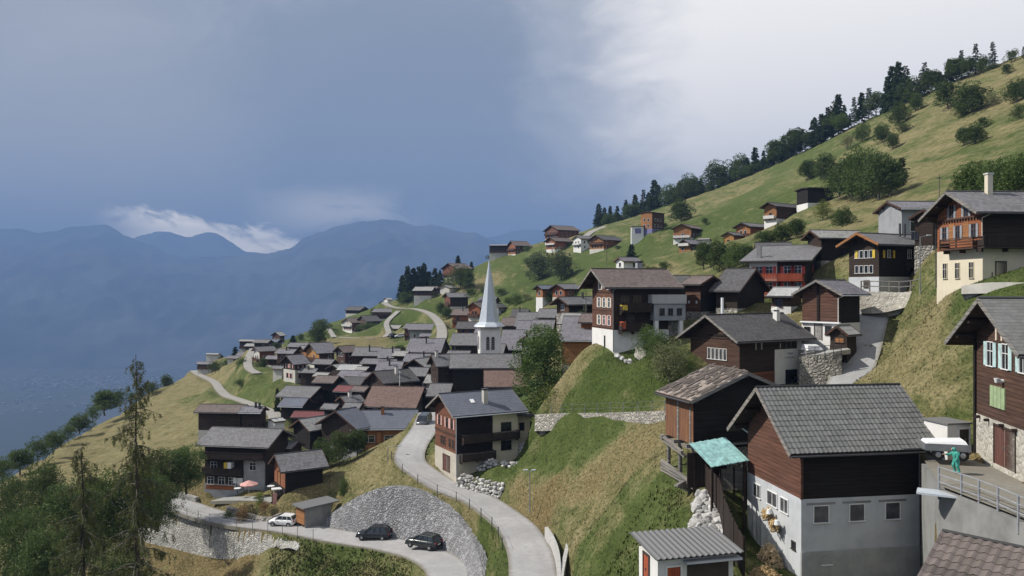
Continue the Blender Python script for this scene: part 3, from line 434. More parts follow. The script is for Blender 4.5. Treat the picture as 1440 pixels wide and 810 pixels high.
for lx,ly,z in ((2.5,-1,.4),(5.5,-1,1.0),(8.5,-1.2,1.7),(11,-1,2.1),(13.5,0,2.6),(14,4,4)): hcp(h2,lx,ly,z)
for lx,ly,z in ((-.7,0,0),(-.7,3,.2),(-.7,7,.6),(2.5,-.8,.1),(5,-.8,.6)): hcp(h4,lx,ly,z)
CP += [(-40,0,-34),(0,5,-24),(30,5,-14),(60,10,-4),(-120,20,-66),(120,60,28),(200,150,70),(250,250,104)]
# bank behind the big stone wall and edge of the roadside wall
WALLA=[(432,741,113.5,738),(462,746,110,716),(490,749.5,107.5,699),(520,753,105,687),(550,757,103,684.5),(580,762,100.5,692),(606,768,97.8,707),(628,776,94,731),(643,786,90.3,755),(653,797,86.6,776),(657,808,83.5,795),(657,825,80,818)]
WALLB=[(150,690,134,745),(190,697,132,757),(226,707,128.4,766),(250,715,125.4,772),(290,731,119.4,783),(330,743,114.5,788),(365,750,111.2,779),(400,758,107.8,762),(420,762,105.9,766)]
for u,v,Y,vt in WALLA:
    pass
wb=[P(u,v,Y) for u,v,Y,vt in WALLA]; WALLTOP=[]; WALLBOT=[]
for i,(u,v,Y,vt) in enumerate(WALLA):
    t=wb[min(i+1,len(wb)-1)]-wb[max(i-1,0)]; t.z=0; t.normalize(); q=Vector((-t.y,t.x,0)); b=wb[i]; p=b+q*1.5; p.z=-(vt-CY)/F*p.y
    WALLTOP.append(p); WALLBOT.append(b-Vector((0,0,.4))); a=b+q*1.0; CP.append((a.x,a.y,b.z-.3)); a=p+q*1.0; CP.append((a.x,a.y,p.z)); a=p+q*3.2; CP.append((a.x,a.y,p.z+.9))
for u,v,Y,vb in WALLB:
    t=P(u,v,Y); CP.append((t.x,t.y+1.5,t.z-.05)); CP.append((P(u,v,Y-.6).x,Y-.7,-(vb+4-CY)/F*(Y-.7))); CP.append((P(u,v,Y-3.5).x,Y-3.8,-(vb+8-CY)/F*(Y-3.8)))
CP=np.array(CP)
# drop near-duplicates that would fight each other
keep=[]
for i,p in enumerate(CP):
    if all((p[0]-CP[j][0])**2+(p[1]-CP[j][1])**2>.36 for j in keep): keep.append(i)
CP=CP[keep]
def kern(x,y,c=None):
    px,py=CP[:,0],CP[:,1]; sc_=1.0
    d2=(x[:,None]-px)**2+(y[:,None]-py)**2
    return np.sqrt(d2+.6**2)
NCP=len(CP); n=NCP; A=np.zeros((n+3,n+3)); lam=.12+CP[:,1]*.002
A[:n,:n]=kern(CP[:,0],CP[:,1])-np.diag(lam); Q=np.c_[np.ones(n),CP[:,0],CP[:,1]]; A[:n,n:]=Q; A[n:,:n]=Q.T
SOL=np.linalg.solve(A,np.r_[CP[:,2],0,0,0])
cu=np.array([c[0] for c in CREST]); cY=np.array([c[2] for c in CREST])
def terr(x,y,rough=True):
    x=np.asarray(x,float).ravel(); y=np.asarray(y,float).ravel(); z=np.empty_like(x)
    for i in range(0,len(x),20000):
        s=slice(i,i+20000); xx=x[s]; yy=y[s]
        yq=np.minimum(yy,900); xq=np.where(yy>900,xx*900/np.maximum(yy,1),xx)
        z[s]=kern(xq,yq)@SOL[:NCP]+SOL[NCP]+SOL[NCP+1]*xq+SOL[NCP+2]*yq
    u=CX+F*x/np.maximum(y,1.0); D=np.interp(u,cu,cY); d=np.maximum(y-D,0)
    z-= .62*d*d/(d+60)
    return z
def tz(x,y): return float(terr([x],[y])[0])
YS=np.exp(np.linspace(math.log(16),math.log(760),420))
def ground_at(u,v,Ymin=16):
    x=(u-CX)/F*YS; zr=-(v-CY)/F*YS; zt=terr(x,YS); ok=np.where((zt>=zr)&(YS>=Ymin))[0]
    if not len(ok):
        i=int(np.argmin(np.where(YS<600,zr-zt,1e9)))
    else: i=int(ok[0])
    return Vector((x[i],YS[i],zt[i]))
# roads: smooth centre lines
def smooth(pts,step=1.0):
    p=[Vector(q) for q in pts]; p=[p[0]*2-p[1]]+p+[p[-1]*2-p[-2]]; out=[]
    for i in range(1,len(p)-2):
        m=max(2,int((p[i+1]-p[i]).length/step))
        for k in range(m):
            t=k/m; a,b,c,d=p[i-1],p[i],p[i+1],p[i+2]
            out.append(.5*((2*b)+(c-a)*t+(2*a-5*b+4*c-d)*t*t+(3*b-3*c+d-a)*t**3))
    out.append(p[-2]); return out
for r in ROADS.values(): r['line']=smooth([P(*q) for q in r['pts']])
us=np.linspace(-420,1880,640); ys=np.exp(np.linspace(math.log(11),math.log(2600),470))
ys=np.sort(np.r_[ys, np.linspace(60,135,130)])
UU,YY=np.meshgrid((us-CX)/F,ys); XX=UU*YY; TZ=terr(XX,YY)
gx,gy=XX.ravel(),YY.ravel(); TZ0=TZ.copy()
amp=np.clip(gy/90,.35,2.2)
nz=np.array([mnoise.fractal((a*.16,b*.16,3.1),1.0,2.0,4) if b<760 else 0 for a,b in zip(gx,gy)])
TZ+=nz*.28*amp
for r in ROADS.values():
    L_=np.array([(p.x,p.y,p.z) for p in r['line']]); w=r['w']/2
    sel=np.where((gx>L_[:,0].min()-8)&(gx<L_[:,0].max()+8)&(gy>L_[:,1].min()-8)&(gy<L_[:,1].max()+8))[0]
    for i in range(0,len(sel),8000):
        s=sel[i:i+8000]; d2=(gx[s,None]-L_[:,0])**2+(gy[s,None]-L_[:,1])**2; j=d2.argmin(1); d=np.sqrt(d2[np.arange(len(s)),j])
        t=np.clip((d-w-.4)/r.get('bl',3.0),0,1); t=t*t*(3-2*t); tgt=L_[j,2]-.10-.0009*gy[s]
        TZ[s]=TZ[s]*t+tgt*(1-t)
# cut the ground back where walls and the road shoulder stand
def near_poly(pts,reach):
    L_=np.array([(p.x,p.y,p.z) for p in smooth(pts,.4)]); sel=np.where((gx>L_[:,0].min()-reach)&(gx<L_[:,0].max()+reach)&(gy>L_[:,1].min()-reach)&(gy<L_[:,1].max()+reach))[0]
    T=np.gradient(L_[:,:2],axis=0); T/=np.linalg.norm(T,axis=1)[:,None]+1e-9; J=np.empty(len(sel),int); D=np.empty(len(sel)); S=np.empty(len(sel)); E=np.empty(len(sel),bool)
    for i in range(0,len(sel),6000):
        s=sel[i:i+6000]; dx=gx[s,None]-L_[:,0]; dy=gy[s,None]-L_[:,1]; d2=dx*dx+dy*dy; j=d2.argmin(1); a=np.arange(len(s)); D[i:i+6000]=np.sqrt(d2[a,j]); ax,ay=dx[a,j],dy[a,j]
        sd=-T[j,1]*ax+T[j,0]*ay; J[i:i+6000]=j; S[i:i+6000]=np.sign(sd)*D[i:i+6000]; E[i:i+6000]=np.abs(T[j,0]*ax+T[j,1]*ay)<1.0
    return sel,J/(len(L_)-1),S,L_[J,2],E
def zof(pts,t):
    l=smooth(pts,.4); z=np.array([p.z for p in l]); return np.interp(t,np.linspace(0,1,len(z)),z)
sel,t,s_,z_,e=near_poly(WALLBOT,14); zt_=zof(WALLTOP,t); zb_=z_+.2
cap=np.where(s_<.7,zb_,np.where(s_<2.3,zb_+(zt_-zb_)*np.clip((s_-.7)/1.5,0,1)-.3,zt_-.05+1.5*(s_-2.7))); ul=np.array([(p.x,p.y) for p in ROADS['upper']['line']]); ud=np.sqrt(((gx[sel,None]-ul[:,0])**2+(gy[sel,None]-ul[:,1])**2).min(1)); ok=e&(s_>-2.2)&(s_<6)&(ud>2.7)
TZ[sel[ok]]=np.minimum(TZ[sel[ok]],cap[ok]); ok=e&(s_>2.1)&(s_<2.9); TZ[sel[ok]]=np.maximum(TZ[sel[ok]],zt_[ok]-.25)
r=ROADS['lower']; sel,t,s_,z_,e=near_poly(r['line'][::2],12); d=-s_-r['w']/2-.3; ok=e&(d>0)&(d<9); TZ[sel[ok]]=np.minimum(TZ[sel[ok]],(z_-.14-.26*d)[ok])
def cap_front(top,bot,depth,k=.4,back=.5):
    sel,t,s_,z_,e=near_poly(top,depth); zb=zof(bot,t); f=-s_; cap=np.where(f<-back,1e9,np.where(f<depth*.6,zb,zb+k*(f-depth*.6))); ok=e&(f>-back)&(f<depth); TZ[sel[ok]]=np.minimum(TZ[sel[ok]],cap[ok])
cap_front([P(u,v,Y) for u,v,Y,vb in WALLB],[P(u,vb+3,Y-1.8) for u,v,Y,vb in WALLB],8,.3,-.25)
cap_front([P(u,v,Y) for u,v,Y in ((1124,503,89.8),(1150,500,88.7),(1170,497,88.2),(1184,497,88))],[P(u,v,Y) for u,v,Y in ((1124,556,89),(1150,556,88),(1170,556,87.5),(1184,556,87))],7,.2,.2)
def hpt(h,lx,ly,z):
    c,s=math.cos(h['th']),math.sin(h['th']); return Vector((h['C'].x+lx*c-ly*s,h['C'].y+lx*s+ly*c,h['C'].z+z))
cap_front([hpt(h9,1,.0,0),hpt(h9,h9['L']+1.2,.0,0)],[hpt(h9,1,0,-.3),hpt(h9,h9['L']+1.2,0,-.3)],4,.3,.3)
cap_front([P(u,v,Y) for u,v,Y in ((1296,652,47.5),(1305,664,45),(1322,689,41.2),(1350,698,39.6),(1395,716,37.2),(1440,736,35))],[P(u,v,Y) for u,v,Y in ((1296,812,47.5),(1305,830,45),(1322,870,41),(1350,885,39.4),(1395,895,37),(1440,915,34.8))],5,.2,.1)
# ground cover: how dry / bare the meadow is, measured at places on the hill
COV=[(200,590,1,0),(100,645,1,0),(250,550,.9,0),(60,668,1,0),(230,620,.8,0),(20,700,1,.1),(150,610,1,0),(340,560,.3,0),(330,532,.35,0),(380,545,.2,0),(300,590,.8,0),(360,590,.4,0),(450,470,.15,0),(510,480,.9,.5),(480,480,.8,.4),(570,455,.05,0),(600,465,.1,0),(640,470,.5,.2),(645,455,.8,.4),(640,485,.2,0),
 (720,390,.05,0),(700,372,.15,0),(740,425,.15,0),(800,372,.1,0),(850,362,.1,0),(690,398,.75,.3),(730,405,.05,0),(890,352,0.10,0),(830,330,0.43,0),(920,322,0.25,0),(960,345,0.20,0),(1000,312,0.05,0),(1050,275,0.15,0),(1010,285,0.43,0),(980,298,0.50,0),(1060,262,0.61,.2),(1110,255,0.54,.1),(1150,222,0.29,0),(1100,240,0.20,0),(1080,290,0.10,0),(1030,300,0.10,0),(1200,205,0.50,0),(1250,235,0.58,0),(1300,200,0.61,0),(1350,230,0.47,0),(1400,200,0.54,0),(1400,120,0.65,.1),(1330,270,0.54,.1),(1430,230,0.30,0),(1280,255,0.61,.2),(1300,150,0.61,.1),(1240,300,0.58,.2),(1300,290,0.47,0),(1200,310,0.43,.2),(1230,320,0.43,0),
 (1300,455,.8,.1),(1370,416,.1,0),(1300,428,.6,0),(1400,412,.05,0),(1270,520,.75,.1),(1320,560,.8,.1),(1420,390,.1,0),(1280,480,.7,0),(1250,440,.6,0),(850,540,.0,0),(880,525,.05,0),(815,500,.8,.2),(800,560,.05,0),(900,560,.0,0),(800,620,.1,0),(760,650,.05,0),(850,612,.1,0),(700,628,.05,0),(720,655,.05,0),(870,640,1,.5),(905,625,1,.5),(760,705,1,.8),(830,685,.95,.6),(735,690,1,.6),(800,735,.45,.1),(860,740,.4,0),(900,720,.05,0),(850,790,.1,0),(795,790,.75,.3),(925,690,.3,0),(930,650,.7,.2),(820,770,.15,0),
 (500,660,.75,.1),(540,665,.85,.1),(480,690,.6,.4),(600,692,.85,.2),(660,745,.9,.4),(692,765,.15,0),(700,800,.1,0),(640,718,.95,.4),(560,650,.7,0),(450,695,.7,.6),(450,786,.12,0),(520,788,.2,0),(400,788,.35,.1),(330,805,1,.8),(260,795,1,.7),(560,800,.3,.1),(480,640,.5,.3),(420,640,.6,.5),(500,560,.5,.6),(600,540,.5,.6),(680,520,.5,.6),(1000,450,.4,.3),(1100,470,.5,.5),(1150,500,.5,.6),(1100,360,.3,0),(1280,350,.5,.1),(1400,680,.5,.8),(1300,640,.5,.8),(1000,730,.5,.4),(1200,830,.6,.3),(940,770,.2,0)]
cxy=[]; 
for u,v,a,b in COV: p=ground_at(u,v); cxy.append((p.x/p.y*9,math.log(p.y)*6,a,b,p.x,p.y))
cxy=np.array(cxy)
def cover(x,y):
    x=np.asarray(x,float); y=np.asarray(y,float); a=x/np.maximum(y,5)*9; b=np.log(np.maximum(y,5))*6; o=np.empty((len(x),2))
    for i in range(0,len(x),40000):
        s=slice(i,i+40000); w=1/((a[s,None]-cxy[:,0])**2+(b[s,None]-cxy[:,1])**2+.02)**2; o[s]=(w@cxy[:,2:4])/w.sum(1)[:,None]
    return o
CV=cover(gx,gy)
nr,nc=XX.shape; me=bpy.data.meshes.new('hillside')
idx=np.arange(nr*nc).reshape(nr,nc); quad=np.stack([idx[:-1,:-1],idx[:-1,1:],idx[1:,1:],idx[1:,:-1]],-1).reshape(-1,4)
me.vertices.add(nr*nc); me.vertices.foreach_set('co',np.c_[gx,gy,TZ].ravel())
me.loops.add(len(quad)*4); me.loops.foreach_set('vertex_index',quad.ravel()); me.polygons.add(len(quad))
me.polygons.foreach_set('loop_start',np.arange(len(quad))*4); me.polygons.foreach_set('loop_total',np.full(len(quad),4)); me.update(calc_edges=True)
at=me.attributes.new('cover','FLOAT_COLOR','POINT'); at.data.foreach_set('color',np.c_[CV,np.zeros(len(CV)),np.ones(len(CV))].ravel())
me.polygons.foreach_set('use_smooth',[True]*len(quad)); me.materials.append(MT['hill_ground'])
put('hillside',me,kind='structure',label='steep grassy hillside the village stands on')
print('terrain',nr*nc,'cps',n)
def ribbon(r,name,label):
    w=r['w']/2; b=MB(); pr=None; s=0; ln=r['line']
    for i,p in enumerate(ln):
        t=(ln[min(i+1,len(ln)-1)]-ln[max(i-1,0)]); t.z=0; t.normalize(); q=Vector((-t.y,t.x,0))
        cur=(p+q*w,p+q*w*.33+Vector((0,0,.03)),p-q*w*.33+Vector((0,0,.03)),p-q*w,p+q*w-Vector((0,0,.5)),p-q*w-Vector((0,0,.5)))
        if pr:
            for k in range(3): a0,a1=(0.001,.33,.67,1)[k],(0.001,.33,.67,1)[k+1]; b.poly([pr[k+1],cur[k+1],cur[k],pr[k]],uv=[(a1,i*.5),(a1,i*.5+.5),(a0,i*.5+.5),(a0,i*.5)])
            b.poly([pr[0],cur[0],cur[4],pr[4]]); b.poly([pr[5],cur[5],cur[3],pr[3]])
        pr=cur
    b.build(name,MT[r['m']],smooth=False,kind='structure',label=label)
ribbon(ROADS['upper'],'road','grey asphalt road curving past the three-storey chalet')
ribbon(ROADS['lower'],'road','lower asphalt road below the grey stone wall')
ribbon(ROADS['field'],'road','pale road crossing above the dry field')
ribbon(ROADS['bend'],'track','pale track bending between valley-end houses')
ribbon(ROADS['slope'],'road','pale road curving uphill on the far slope')
ribbon(ROADS['fork'],'track','pale track forking below the curving road')
ribbon(ROADS['path'],'track','short pale track on the grassy skyline')
ribbon(ROADS['drive'],'track','pale driveway at the upper meadow edge')
ribbon(ROADS['forecourt'],'forecourt','concrete forecourt beside the steep lane')
ribbon(ROADS['garden'],'garden_terrace','grey paved garden terrace of the wide dark house')
ribbon(ROADS['lane'],'lane','steep paved lane beside the log barn')
# ------------------------------------------------------------------ houses
WM={}
def win_mesh(w,h,face,style):
    k=(round(w,2),round(h,2),face,style)
    if k in WM: return WM[k]
    def o(b,a0,a1,z0,z1,d0,d1):      # a along the wall, d outwards
        if face=='A': b.box(-d1,-d0,a0,a1,z0,z1)
        else: b.box(a0,a1,-d1,-d0,z0,z1)
    f=MB(); t=.05
    o(f,-w/2-t,-w/2,0,h,-.02,.05); o(f,w/2,w/2+t,0,h,-.02,.05); o(f,-w/2-t,w/2+t,h,h+t,-.02,.055); o(f,-w/2-t-.05,w/2+t+.05,-t,0,-.02,.10)
    if style!='bare':
        o(f,-.025,.025,0,h,.0,.03)
        if h>1.0: o(f,-w/2,-.025,h*.62,h*.62+.04,0,.03); o(f,.025,w/2,h*.62,h*.62+.04,0,.03)
    p=MB(); o(p,-w/2,w/2,0,h,-.02,.012)
    s=MB(); o(s,-w/2-t-w*.5,-w/2-t-.01,-.02,h+.02,.02,.06); s2=MB(); o(s2,w/2+t+.01,w/2+t+w*.5,-.02,h+.02,.02,.06)
    WM[k]=(f,p,s,s2,{}); return WM[k]
def wmesh(k,mb,name,mat,store):
    kk=(name,mat.name)
    if kk not in store: store[kk]=mb.mesh(name,mat)
    return store[kk]
def add_window(root,q,style='std',frame='white_paint',shut=None):
    q=dict(q,hb=next((h['base']-.02 for h in HS if h.get('root') is root),-9))
    f,p,s,s2,st=win_mesh(q['w'],q['h'],q['face'],q.get('style',style))
    loc=(0,q['a'],q['z']) if q['face']=='A' else (q['a'],0,q['z'])
    off=q.get('off',0)+(.035 if q['z']<q.get('hb',-9) else 0)
    if off: q=dict(q,off=off)
    if 'off' in q: loc=(loc[0]-q['off'] if q['face']=='A' else loc[0], loc[1]-q['off'] if q['face']=='B' else loc[1], loc[2])
    w=put('window',wmesh(0,f,'frame',MT[q.get('frame',frame)],st),root,loc)
    put('pane',wmesh(0,p,'pane',MT[q.get('pane','glass')],st),w)
    sh=q.get('shut',shut)
    if sh:
        put('shutter',wmesh(0,s,'shutter',MT[sh],st),w); put('shutter',wmesh(0,s2,'shutter_b',MT[sh],st),w)
    return w
def face_box(b,face,a0,a1,z0,z1,d0,d1,m=0):
    if face=='A': b.box(-d1,-d0,a0,a1,z0,z1,m)
    else: b.box(a0,a1,-d1,-d0,z0,z1,m)
def balcony(root,face,a0,a1,z,depth=1.0,mat='wood_brown',rail='boards_brown',h=.95,solid=True):
    b=MB(); face_box(b,face,a0,a1,z-.14,z,0,depth)
    n=max(2,int((a1-a0)/1.8))
    for i in range(n+1):
        a=a0+.08+(a1-a0-.16)*i/n; face_box(b,face,a-.06,a+.06,z-.45,z-.14,0,depth*.6)
    o=b.build('balcony',MT[mat],root)
    r=MB()
    for i in range(n+1):
        a=a0+.05+(a1-a0-.1)*i/n; face_box(r,face,a-.05,a+.05,z,z+h,depth-.09,depth)
    face_box(r,face,a0,a1,z+h,z+h+.07,depth-.12,depth+.03)
    if solid:
        k=int((a1-a0)/.17)
        for i in range(k): face_box(r,face,a0+i*.17,a0+i*.17+.15,z+.06,z+h-.04,depth-.03,depth+.0)
    else:
        for zz in (.25,.5,.75): face_box(r,face,a0,a1,z+zz,z+zz+.10,depth-.06,depth-.02)
    for a in (a0,a1-.06): face_box(r,face,a,a+.06,z+h-.1,z+h,0,depth); face_box(r,face,a,a+.06,z+.1,z+h-.3,0,depth)
    r.build('railing',MT[rail],o); return o
def tile_roof(b, m, r0, r1, s0, s1, zf, mat=0, pitch_w=.3, row=.34, amp=.035):
    """rows of real pantiles between two eaves lines; m maps ridge/across/height to local"""
    n=max(4,int((r1-r0)/pitch_w)); per=5; cols=n*per; rows=max(3,int(abs(s1-s0)/row)); k0=len(b.v)
    sg=1 if s1>s0 else -1; sl=[]
    for j in range(rows):
        for e in (0,1):
            s=s0+(s1-s0)*(j+e*1.06)/rows; up=.035 if e==0 else .0
            for i in range(cols+1):
                r=r0+(r1-r0)*i/cols; ph=(i%per)/per; up=(.035 if e==0 else 0)+.014*mnoise.noise((i/per*.9,j*.9,e*.4))
                b.v.append(tuple(m(r,s,zf(s)+.03+up+amp*(.5+.5*math.cos(2*math.pi*ph)) )))
    w=cols+1
    def fc(q,i=0,j=0): b.f.append(q); b.uv.append([((i//per+.5)*.30-.15*(j%2),(j+.55)*.335)]*4); b.m.append(mat)
    for j in range(rows):
        a=k0+j*2*w; c=a+w
        for i in range(cols): fc((a+i,a+i+1,c+i+1,c+i),i,j)
        if j:
            p=k0+(j*2-1)*w
            for i in range(cols): fc((p+i,p+i+1,a+i+1,a+i),i,j)
def build_house(h):
    C,th,W,L,H=h['C'],h['th'],h['W'],h['L'],h['H']; gA=h.get('gable','A')=='A'; hero=h.get('hero')
    root=empty(h['name'],C,th,label=h['label'],cat=h['cat'],group=h.get('group')); h['root']=root
    hb=h.get('base',1.0); p=math.tan(R(h.get('pitch',25))); og=h.get('og',.9); oe=h.get('oe',.9)
    Lr,Ws=(L,W) if gA else (W,L); m=(lambda r,s,z:(r,s,z)) if gA else (lambda r,s,z:(s,r,z))
    rise=Ws/2*p; far=h['Y']>190
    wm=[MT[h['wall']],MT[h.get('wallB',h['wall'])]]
    # upper wall: one five-sided prism
    b=MB(); prof=[(0,hb),(Ws,hb),(Ws,H),(Ws/2,H+rise),(0,H)]
    e0=[m(0,s,z) for s,z in prof]; e1=[m(Lr,s,z) for s,z in prof]
    b.poly(e0[::-1]); b.poly(e1)
    for i in range(5):
        j=(i+1)%5; b.poly([e0[i],e0[j],e1[j],e1[i]])
    me=b.mesh('wall',wm,fix=True)
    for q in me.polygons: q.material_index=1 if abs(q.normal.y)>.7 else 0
    put('wall',me,root)
    # footing or ground floor, standing 3 cm proud and sunk into the slope
    if h['base_m']=='stilts':
        b=MB()
        for x,y in [(.15,.2),(.15,W*.5),(.15,W-.2),(L*.35,.2),(L*.35,W-.2),(L*.7,.2),(L*.7,W-.2)]:
            b.tube((x,y,-2),(x+random.uniform(-.1,.1),y,hb-.25),.17,.15,8)
        b.build('stilts',MT['wood_grey'],root)
        b=MB(); 
        for y in (.2,W*.5,W-.2): b.bar((-.5,y,hb-.14),(L,y,hb-.14),.26,.24)
        for x in (.15,L*.35,L*.7): b.bar((x,-.35,hb-.37),(x,W+.2,hb-.37),.24,.2)
        b.build('sill_beams',MT['wood_grey'],root)
        b=MB(); b.box(L*.4,L-.1,.4,W-.3,-3,hb-.5); b.build('stone_cellar',MT['stone_village'],root)
    else:
        inset=-.03; b=MB(); b.box(inset,L-inset,inset,W-inset,-(3.2 if not far else 4.5),hb); b.build('foundation',MT[h['base_m']],root)
    # roof
    t=.22 if not far else .28; rm=h['roof']; b=MB(); hy=math.hypot(1,p)
    zf=lambda s:H+.02+(min(s,Ws-s))*p
    tiled=rm in('tile_tiles','tile_wavy'); rmat=MT['tile_grey'] if rm=='tile_tiles' else MT['tile_brown'] if rm=='tile_wavy' else MT[rm]
    for s0,s1 in ((-oe,Ws/2),(Ws+oe,Ws/2)):
        z0,z1=H+.02-oe*p,H+.02+rise
        lo=[(-og,s0,z0),(Lr+og,s0,z0),(Lr+og,s1,z1),(-og,s1,z1)]
        top=[(r,s,z+t) for r,s,z in lo]; vl=abs(s1-s0)*hy
        sg=0 if s0<s1 else 40
        b.poly([m(*q) for q in (top if (s0<s1)==gA else top[::-1])], uv=[(0+sg,0),(Lr+2*og+sg,0),(Lr+2*og+sg,vl),(sg,vl)] if (s0<s1)==gA else [(sg,vl),(Lr+2*og+sg,vl),(Lr+2*og+sg,0),(sg,0)])
        b.poly([m(*q) for q in lo],m=1)
        for i in (0,1,3):
            j=(i+1)%4; b.poly([m(*lo[i]),m(*lo[j]),m(*top[j]),m(*top[i])],m=1)
    if tiled:
        for s0,s1 in ((-oe-.06,Ws/2),(Ws+oe+.06,Ws/2)):
            tile_roof(b,m,-og-.04,Lr+og+.04,s0,s1,lambda s:H+.02+t+(s if s<=Ws/2 else Ws-s)*p,0,*((.30,.34,.04) if rm=='tile_tiles' else (.34,.36,.06)))
    soff='wood_dark' if hero or h['wall'].startswith('wood') else 'brown_frame'
    rf=b.build('roof',[rmat,MT[soff]],root,fix=False)
    q=MB(); q.tube(m(-og-.03,Ws/2,H+rise+t+.03),m(Lr+og+.03,Ws/2,H+rise+t+.03),.10,n=6); q.build('ridge_cap',rmat if not tiled else MT['roof_dark'],rf)
    # verge boards, purlins
    if not far or hero:
        for r in (-og-.03,Lr+og+.03):
            for s0,s1 in ((-oe,Ws/2),(Ws+oe,Ws/2)):
                q=MB(); q.bar(m(r,s0,H+.02-oe*p+t*.45),m(r,s1,H+.02+rise+t*.45),.05,.26); q.build('verge_board',MT[h.get('verge','wood_grey' if h['Y']<170 and hero else 'wood_brown')],rf)
        for s in (.05,Ws*.25,Ws/2,Ws*.75,Ws-.05) if h['Y']<125 else ():
            zz=H+min(s,Ws-s)*p-.16; q=MB(); q.bar(m(-og+.12,s,zz),m(.0,s,zz),.2,.24); q.build('purlin',MT['wood_dark'],rf)
            if not gA: q=MB(); q.bar(m(Lr,s,zz),m(Lr+og-.12,s,zz),.2,.24); q.build('purlin',MT['wood_dark'],rf)
        q=MB(); s=-oe-.07; zz=H+.02-oe*p+.05
        q.tube(m(-og,s,zz),m(Lr+og,s,zz),.075,n=6)
        q.build('gutter',MT['zinc' if h['roof'] in('roof_blue','roof_lilac') else 'dark_metal'],rf)
    for fr,sd,mm in h.get('chim',[]):
        r=Lr*fr; s=Ws*(.5-sd*.5) ; z0=zf(s)-.1; zt=H+rise+.9; mt={'pale':'chimney_pale','dark':'dark_metal','tan':'wood_orange'}[mm]; w=.28 if mm!='dark' else .17
        x,y,_=m(r,s,0); q=MB(); q.box(x-w,x+w,y-w,y+w,z0,zt); ch=q.build('chimney',MT[mt],rf)
        q=MB(); q.box(x-w-.08,x+w+.08,y-w-.08,y+w+.08,zt+.12,zt+.2)
        for i in (-1,1):
            for j in (-1,1): q.box(x+i*w*.8-.04,x+i*w*.8+.04,y+j*w*.8-.04,y+j*w*.8+.04,zt,zt+.12)
        q.build('chimney_cap',MT['dark_metal'],ch)
    # windows
    ws=h.get('win')
    if ws is None and not hero:
        ws=[]; rng=random.Random(hash(h['label'])%1000 if False else sum(map(ord,h['label'])))
        for face,ln in (('A',W),('B',L)):
            rows=[]
            z=.9 if hb>2 else hb+.7
            while z+1.2<H: rows.append(z); z+=2.5
            gab=(face=='A')==gA
            if gab and rise>1.6: rows.append(max(H-.1,(rows[-1]+2.3 if rows else H)))
            for ri,z in enumerate(rows):
                top=gab and z>H-.6; n=1 if top else max(1,min(4,int(ln/2.3)))
                for i in range(n):
                    if rng.random()<.15 and n>1: continue
                    a=ln*(i+1)/(n+1)+rng.uniform(-.15,.15); ws.append(win(face,a,z,.85,1.1 if not top else .8))
    light=rng_pick(h)
    for q in ws or []: add_window(root,q,frame=light,shut=h.get('shut'),style='std' if h['Y']<200 else 'bare')
    if h.get('front_band'):
        q=MB(); face_box(q,'B',.3,L+.4,2.2,3.3,.0,.9); q.build('balcony',MT['wood_orange'],root)
        q=MB(); face_box(q,'B',4.2,4.9,0,5.6,.03,.6); q.build('chimney',MT['wood_orange'],root)
    if not hero and h['Y']>230 and h['cat']=='chalet' and W>3.5 and H>3.5:
        balcony(root,'A',.2,W-.2,max(hb,.3)+2.3 if H>5 else max(hb,.3)+.05,.9,'wood_brown','boards_brown' if 'white' not in h['base_m'] else 'balcony_white')
    return root
def rng_pick(h): return ['white_paint','brown_frame','dark_frame','white_paint'][sum(map(ord,h['label']))%4]
def patch(root,name,face,a0,a1,z0,z1,mat,d=.05):
    b=MB(); face_box(b,face,a0,a1,z0,z1,-.05,d); return b.build(name,MT[mat],root)
for h in HS: build_house(h)

# ---- what sets the nearer houses apart
def door(root,face,a,z,w,hh,mat='door_brown',frame='dark_frame',leaves=1):
    f=MB(); face_box(f,face,a-w/2-.1,a-w/2,z,z+hh,-.02,.07); face_box(f,face,a+w/2,a+w/2+.1,z,z+hh,-.02,.07); face_box(f,face,a-w/2-.1,a+w/2+.1,z+hh,z+hh+.12,-.02,.08)
    o=f.build('door',MT[frame],root)
    for i in range(leaves):
        b=MB(); ww=w/leaves; face_box(b,face,a-w/2+i*ww+.01,a-w/2+(i+1)*ww-.01,z,z+hh-.01,-.02,.03+.003*i); b.build('door_leaf',MT[mat],o)
    b=MB(); face_box(b,face,a+.06,a+.1,z+1.0,z+1.14,.03,.09); b.build('handle',MT['grey_metal'],o); return o
def downpipe(root,x,y,z0,z1,mat='grey_metal',bend=None):
    b=MB(); b.tube((x,y,z0),(x,y,z1-.5),.05,n=6)
    b.tube((x,y,z1-.5),bend or (x+.1,y-.6,z1),.05,n=6); return b.build('downpipe',MT[mat],root)
r=h1['root']; W,L,H=h1['W'],h1['L'],h1['H']; hb=h1['base']
for a in (L*.16,L*.46,L*.765): 
    add_window(r,win('B',a,hb-1.45,.95,1.0,frame='white_paint',pane='curtain_glass',style='bare')); patch(r,'lintel','B',a-.95,a+.95,hb-.38,hb-.24,'concrete_dark',.045)
add_window(r,win('B',L*.205,.72,.55,.5,style='bare',frame='white_paint'))
for a,w in ((W*.28,.9),(W*.5,1.25),(W*.8,1.0)): add_window(r,win('A',a,hb-1.35,w,.85,frame='white_paint',pane='curtain_glass'))
add_window(r,win('A',.85,1.45,.4,.45,style='bare',frame='dark_frame'))
patch(r,'plinth','B',-.03,L+.03,-1,1.55,'concrete_plinth',.09)
patch(r,'wall_edge','B',-.08,.07,hb,H-.05,'wood_redbrown',.09)
downpipe(r,L-.08,-.12,.3,H-.05,'grey_metal',(L+.25,-.75,H-.1)); downpipe(r,.2,W+.1,H-1.6,H-.2,'tarp_white',(-.3,W+.6,H-.25))
r=h2['root']; W,L,H=h2['W'],h2['L'],h2['H']
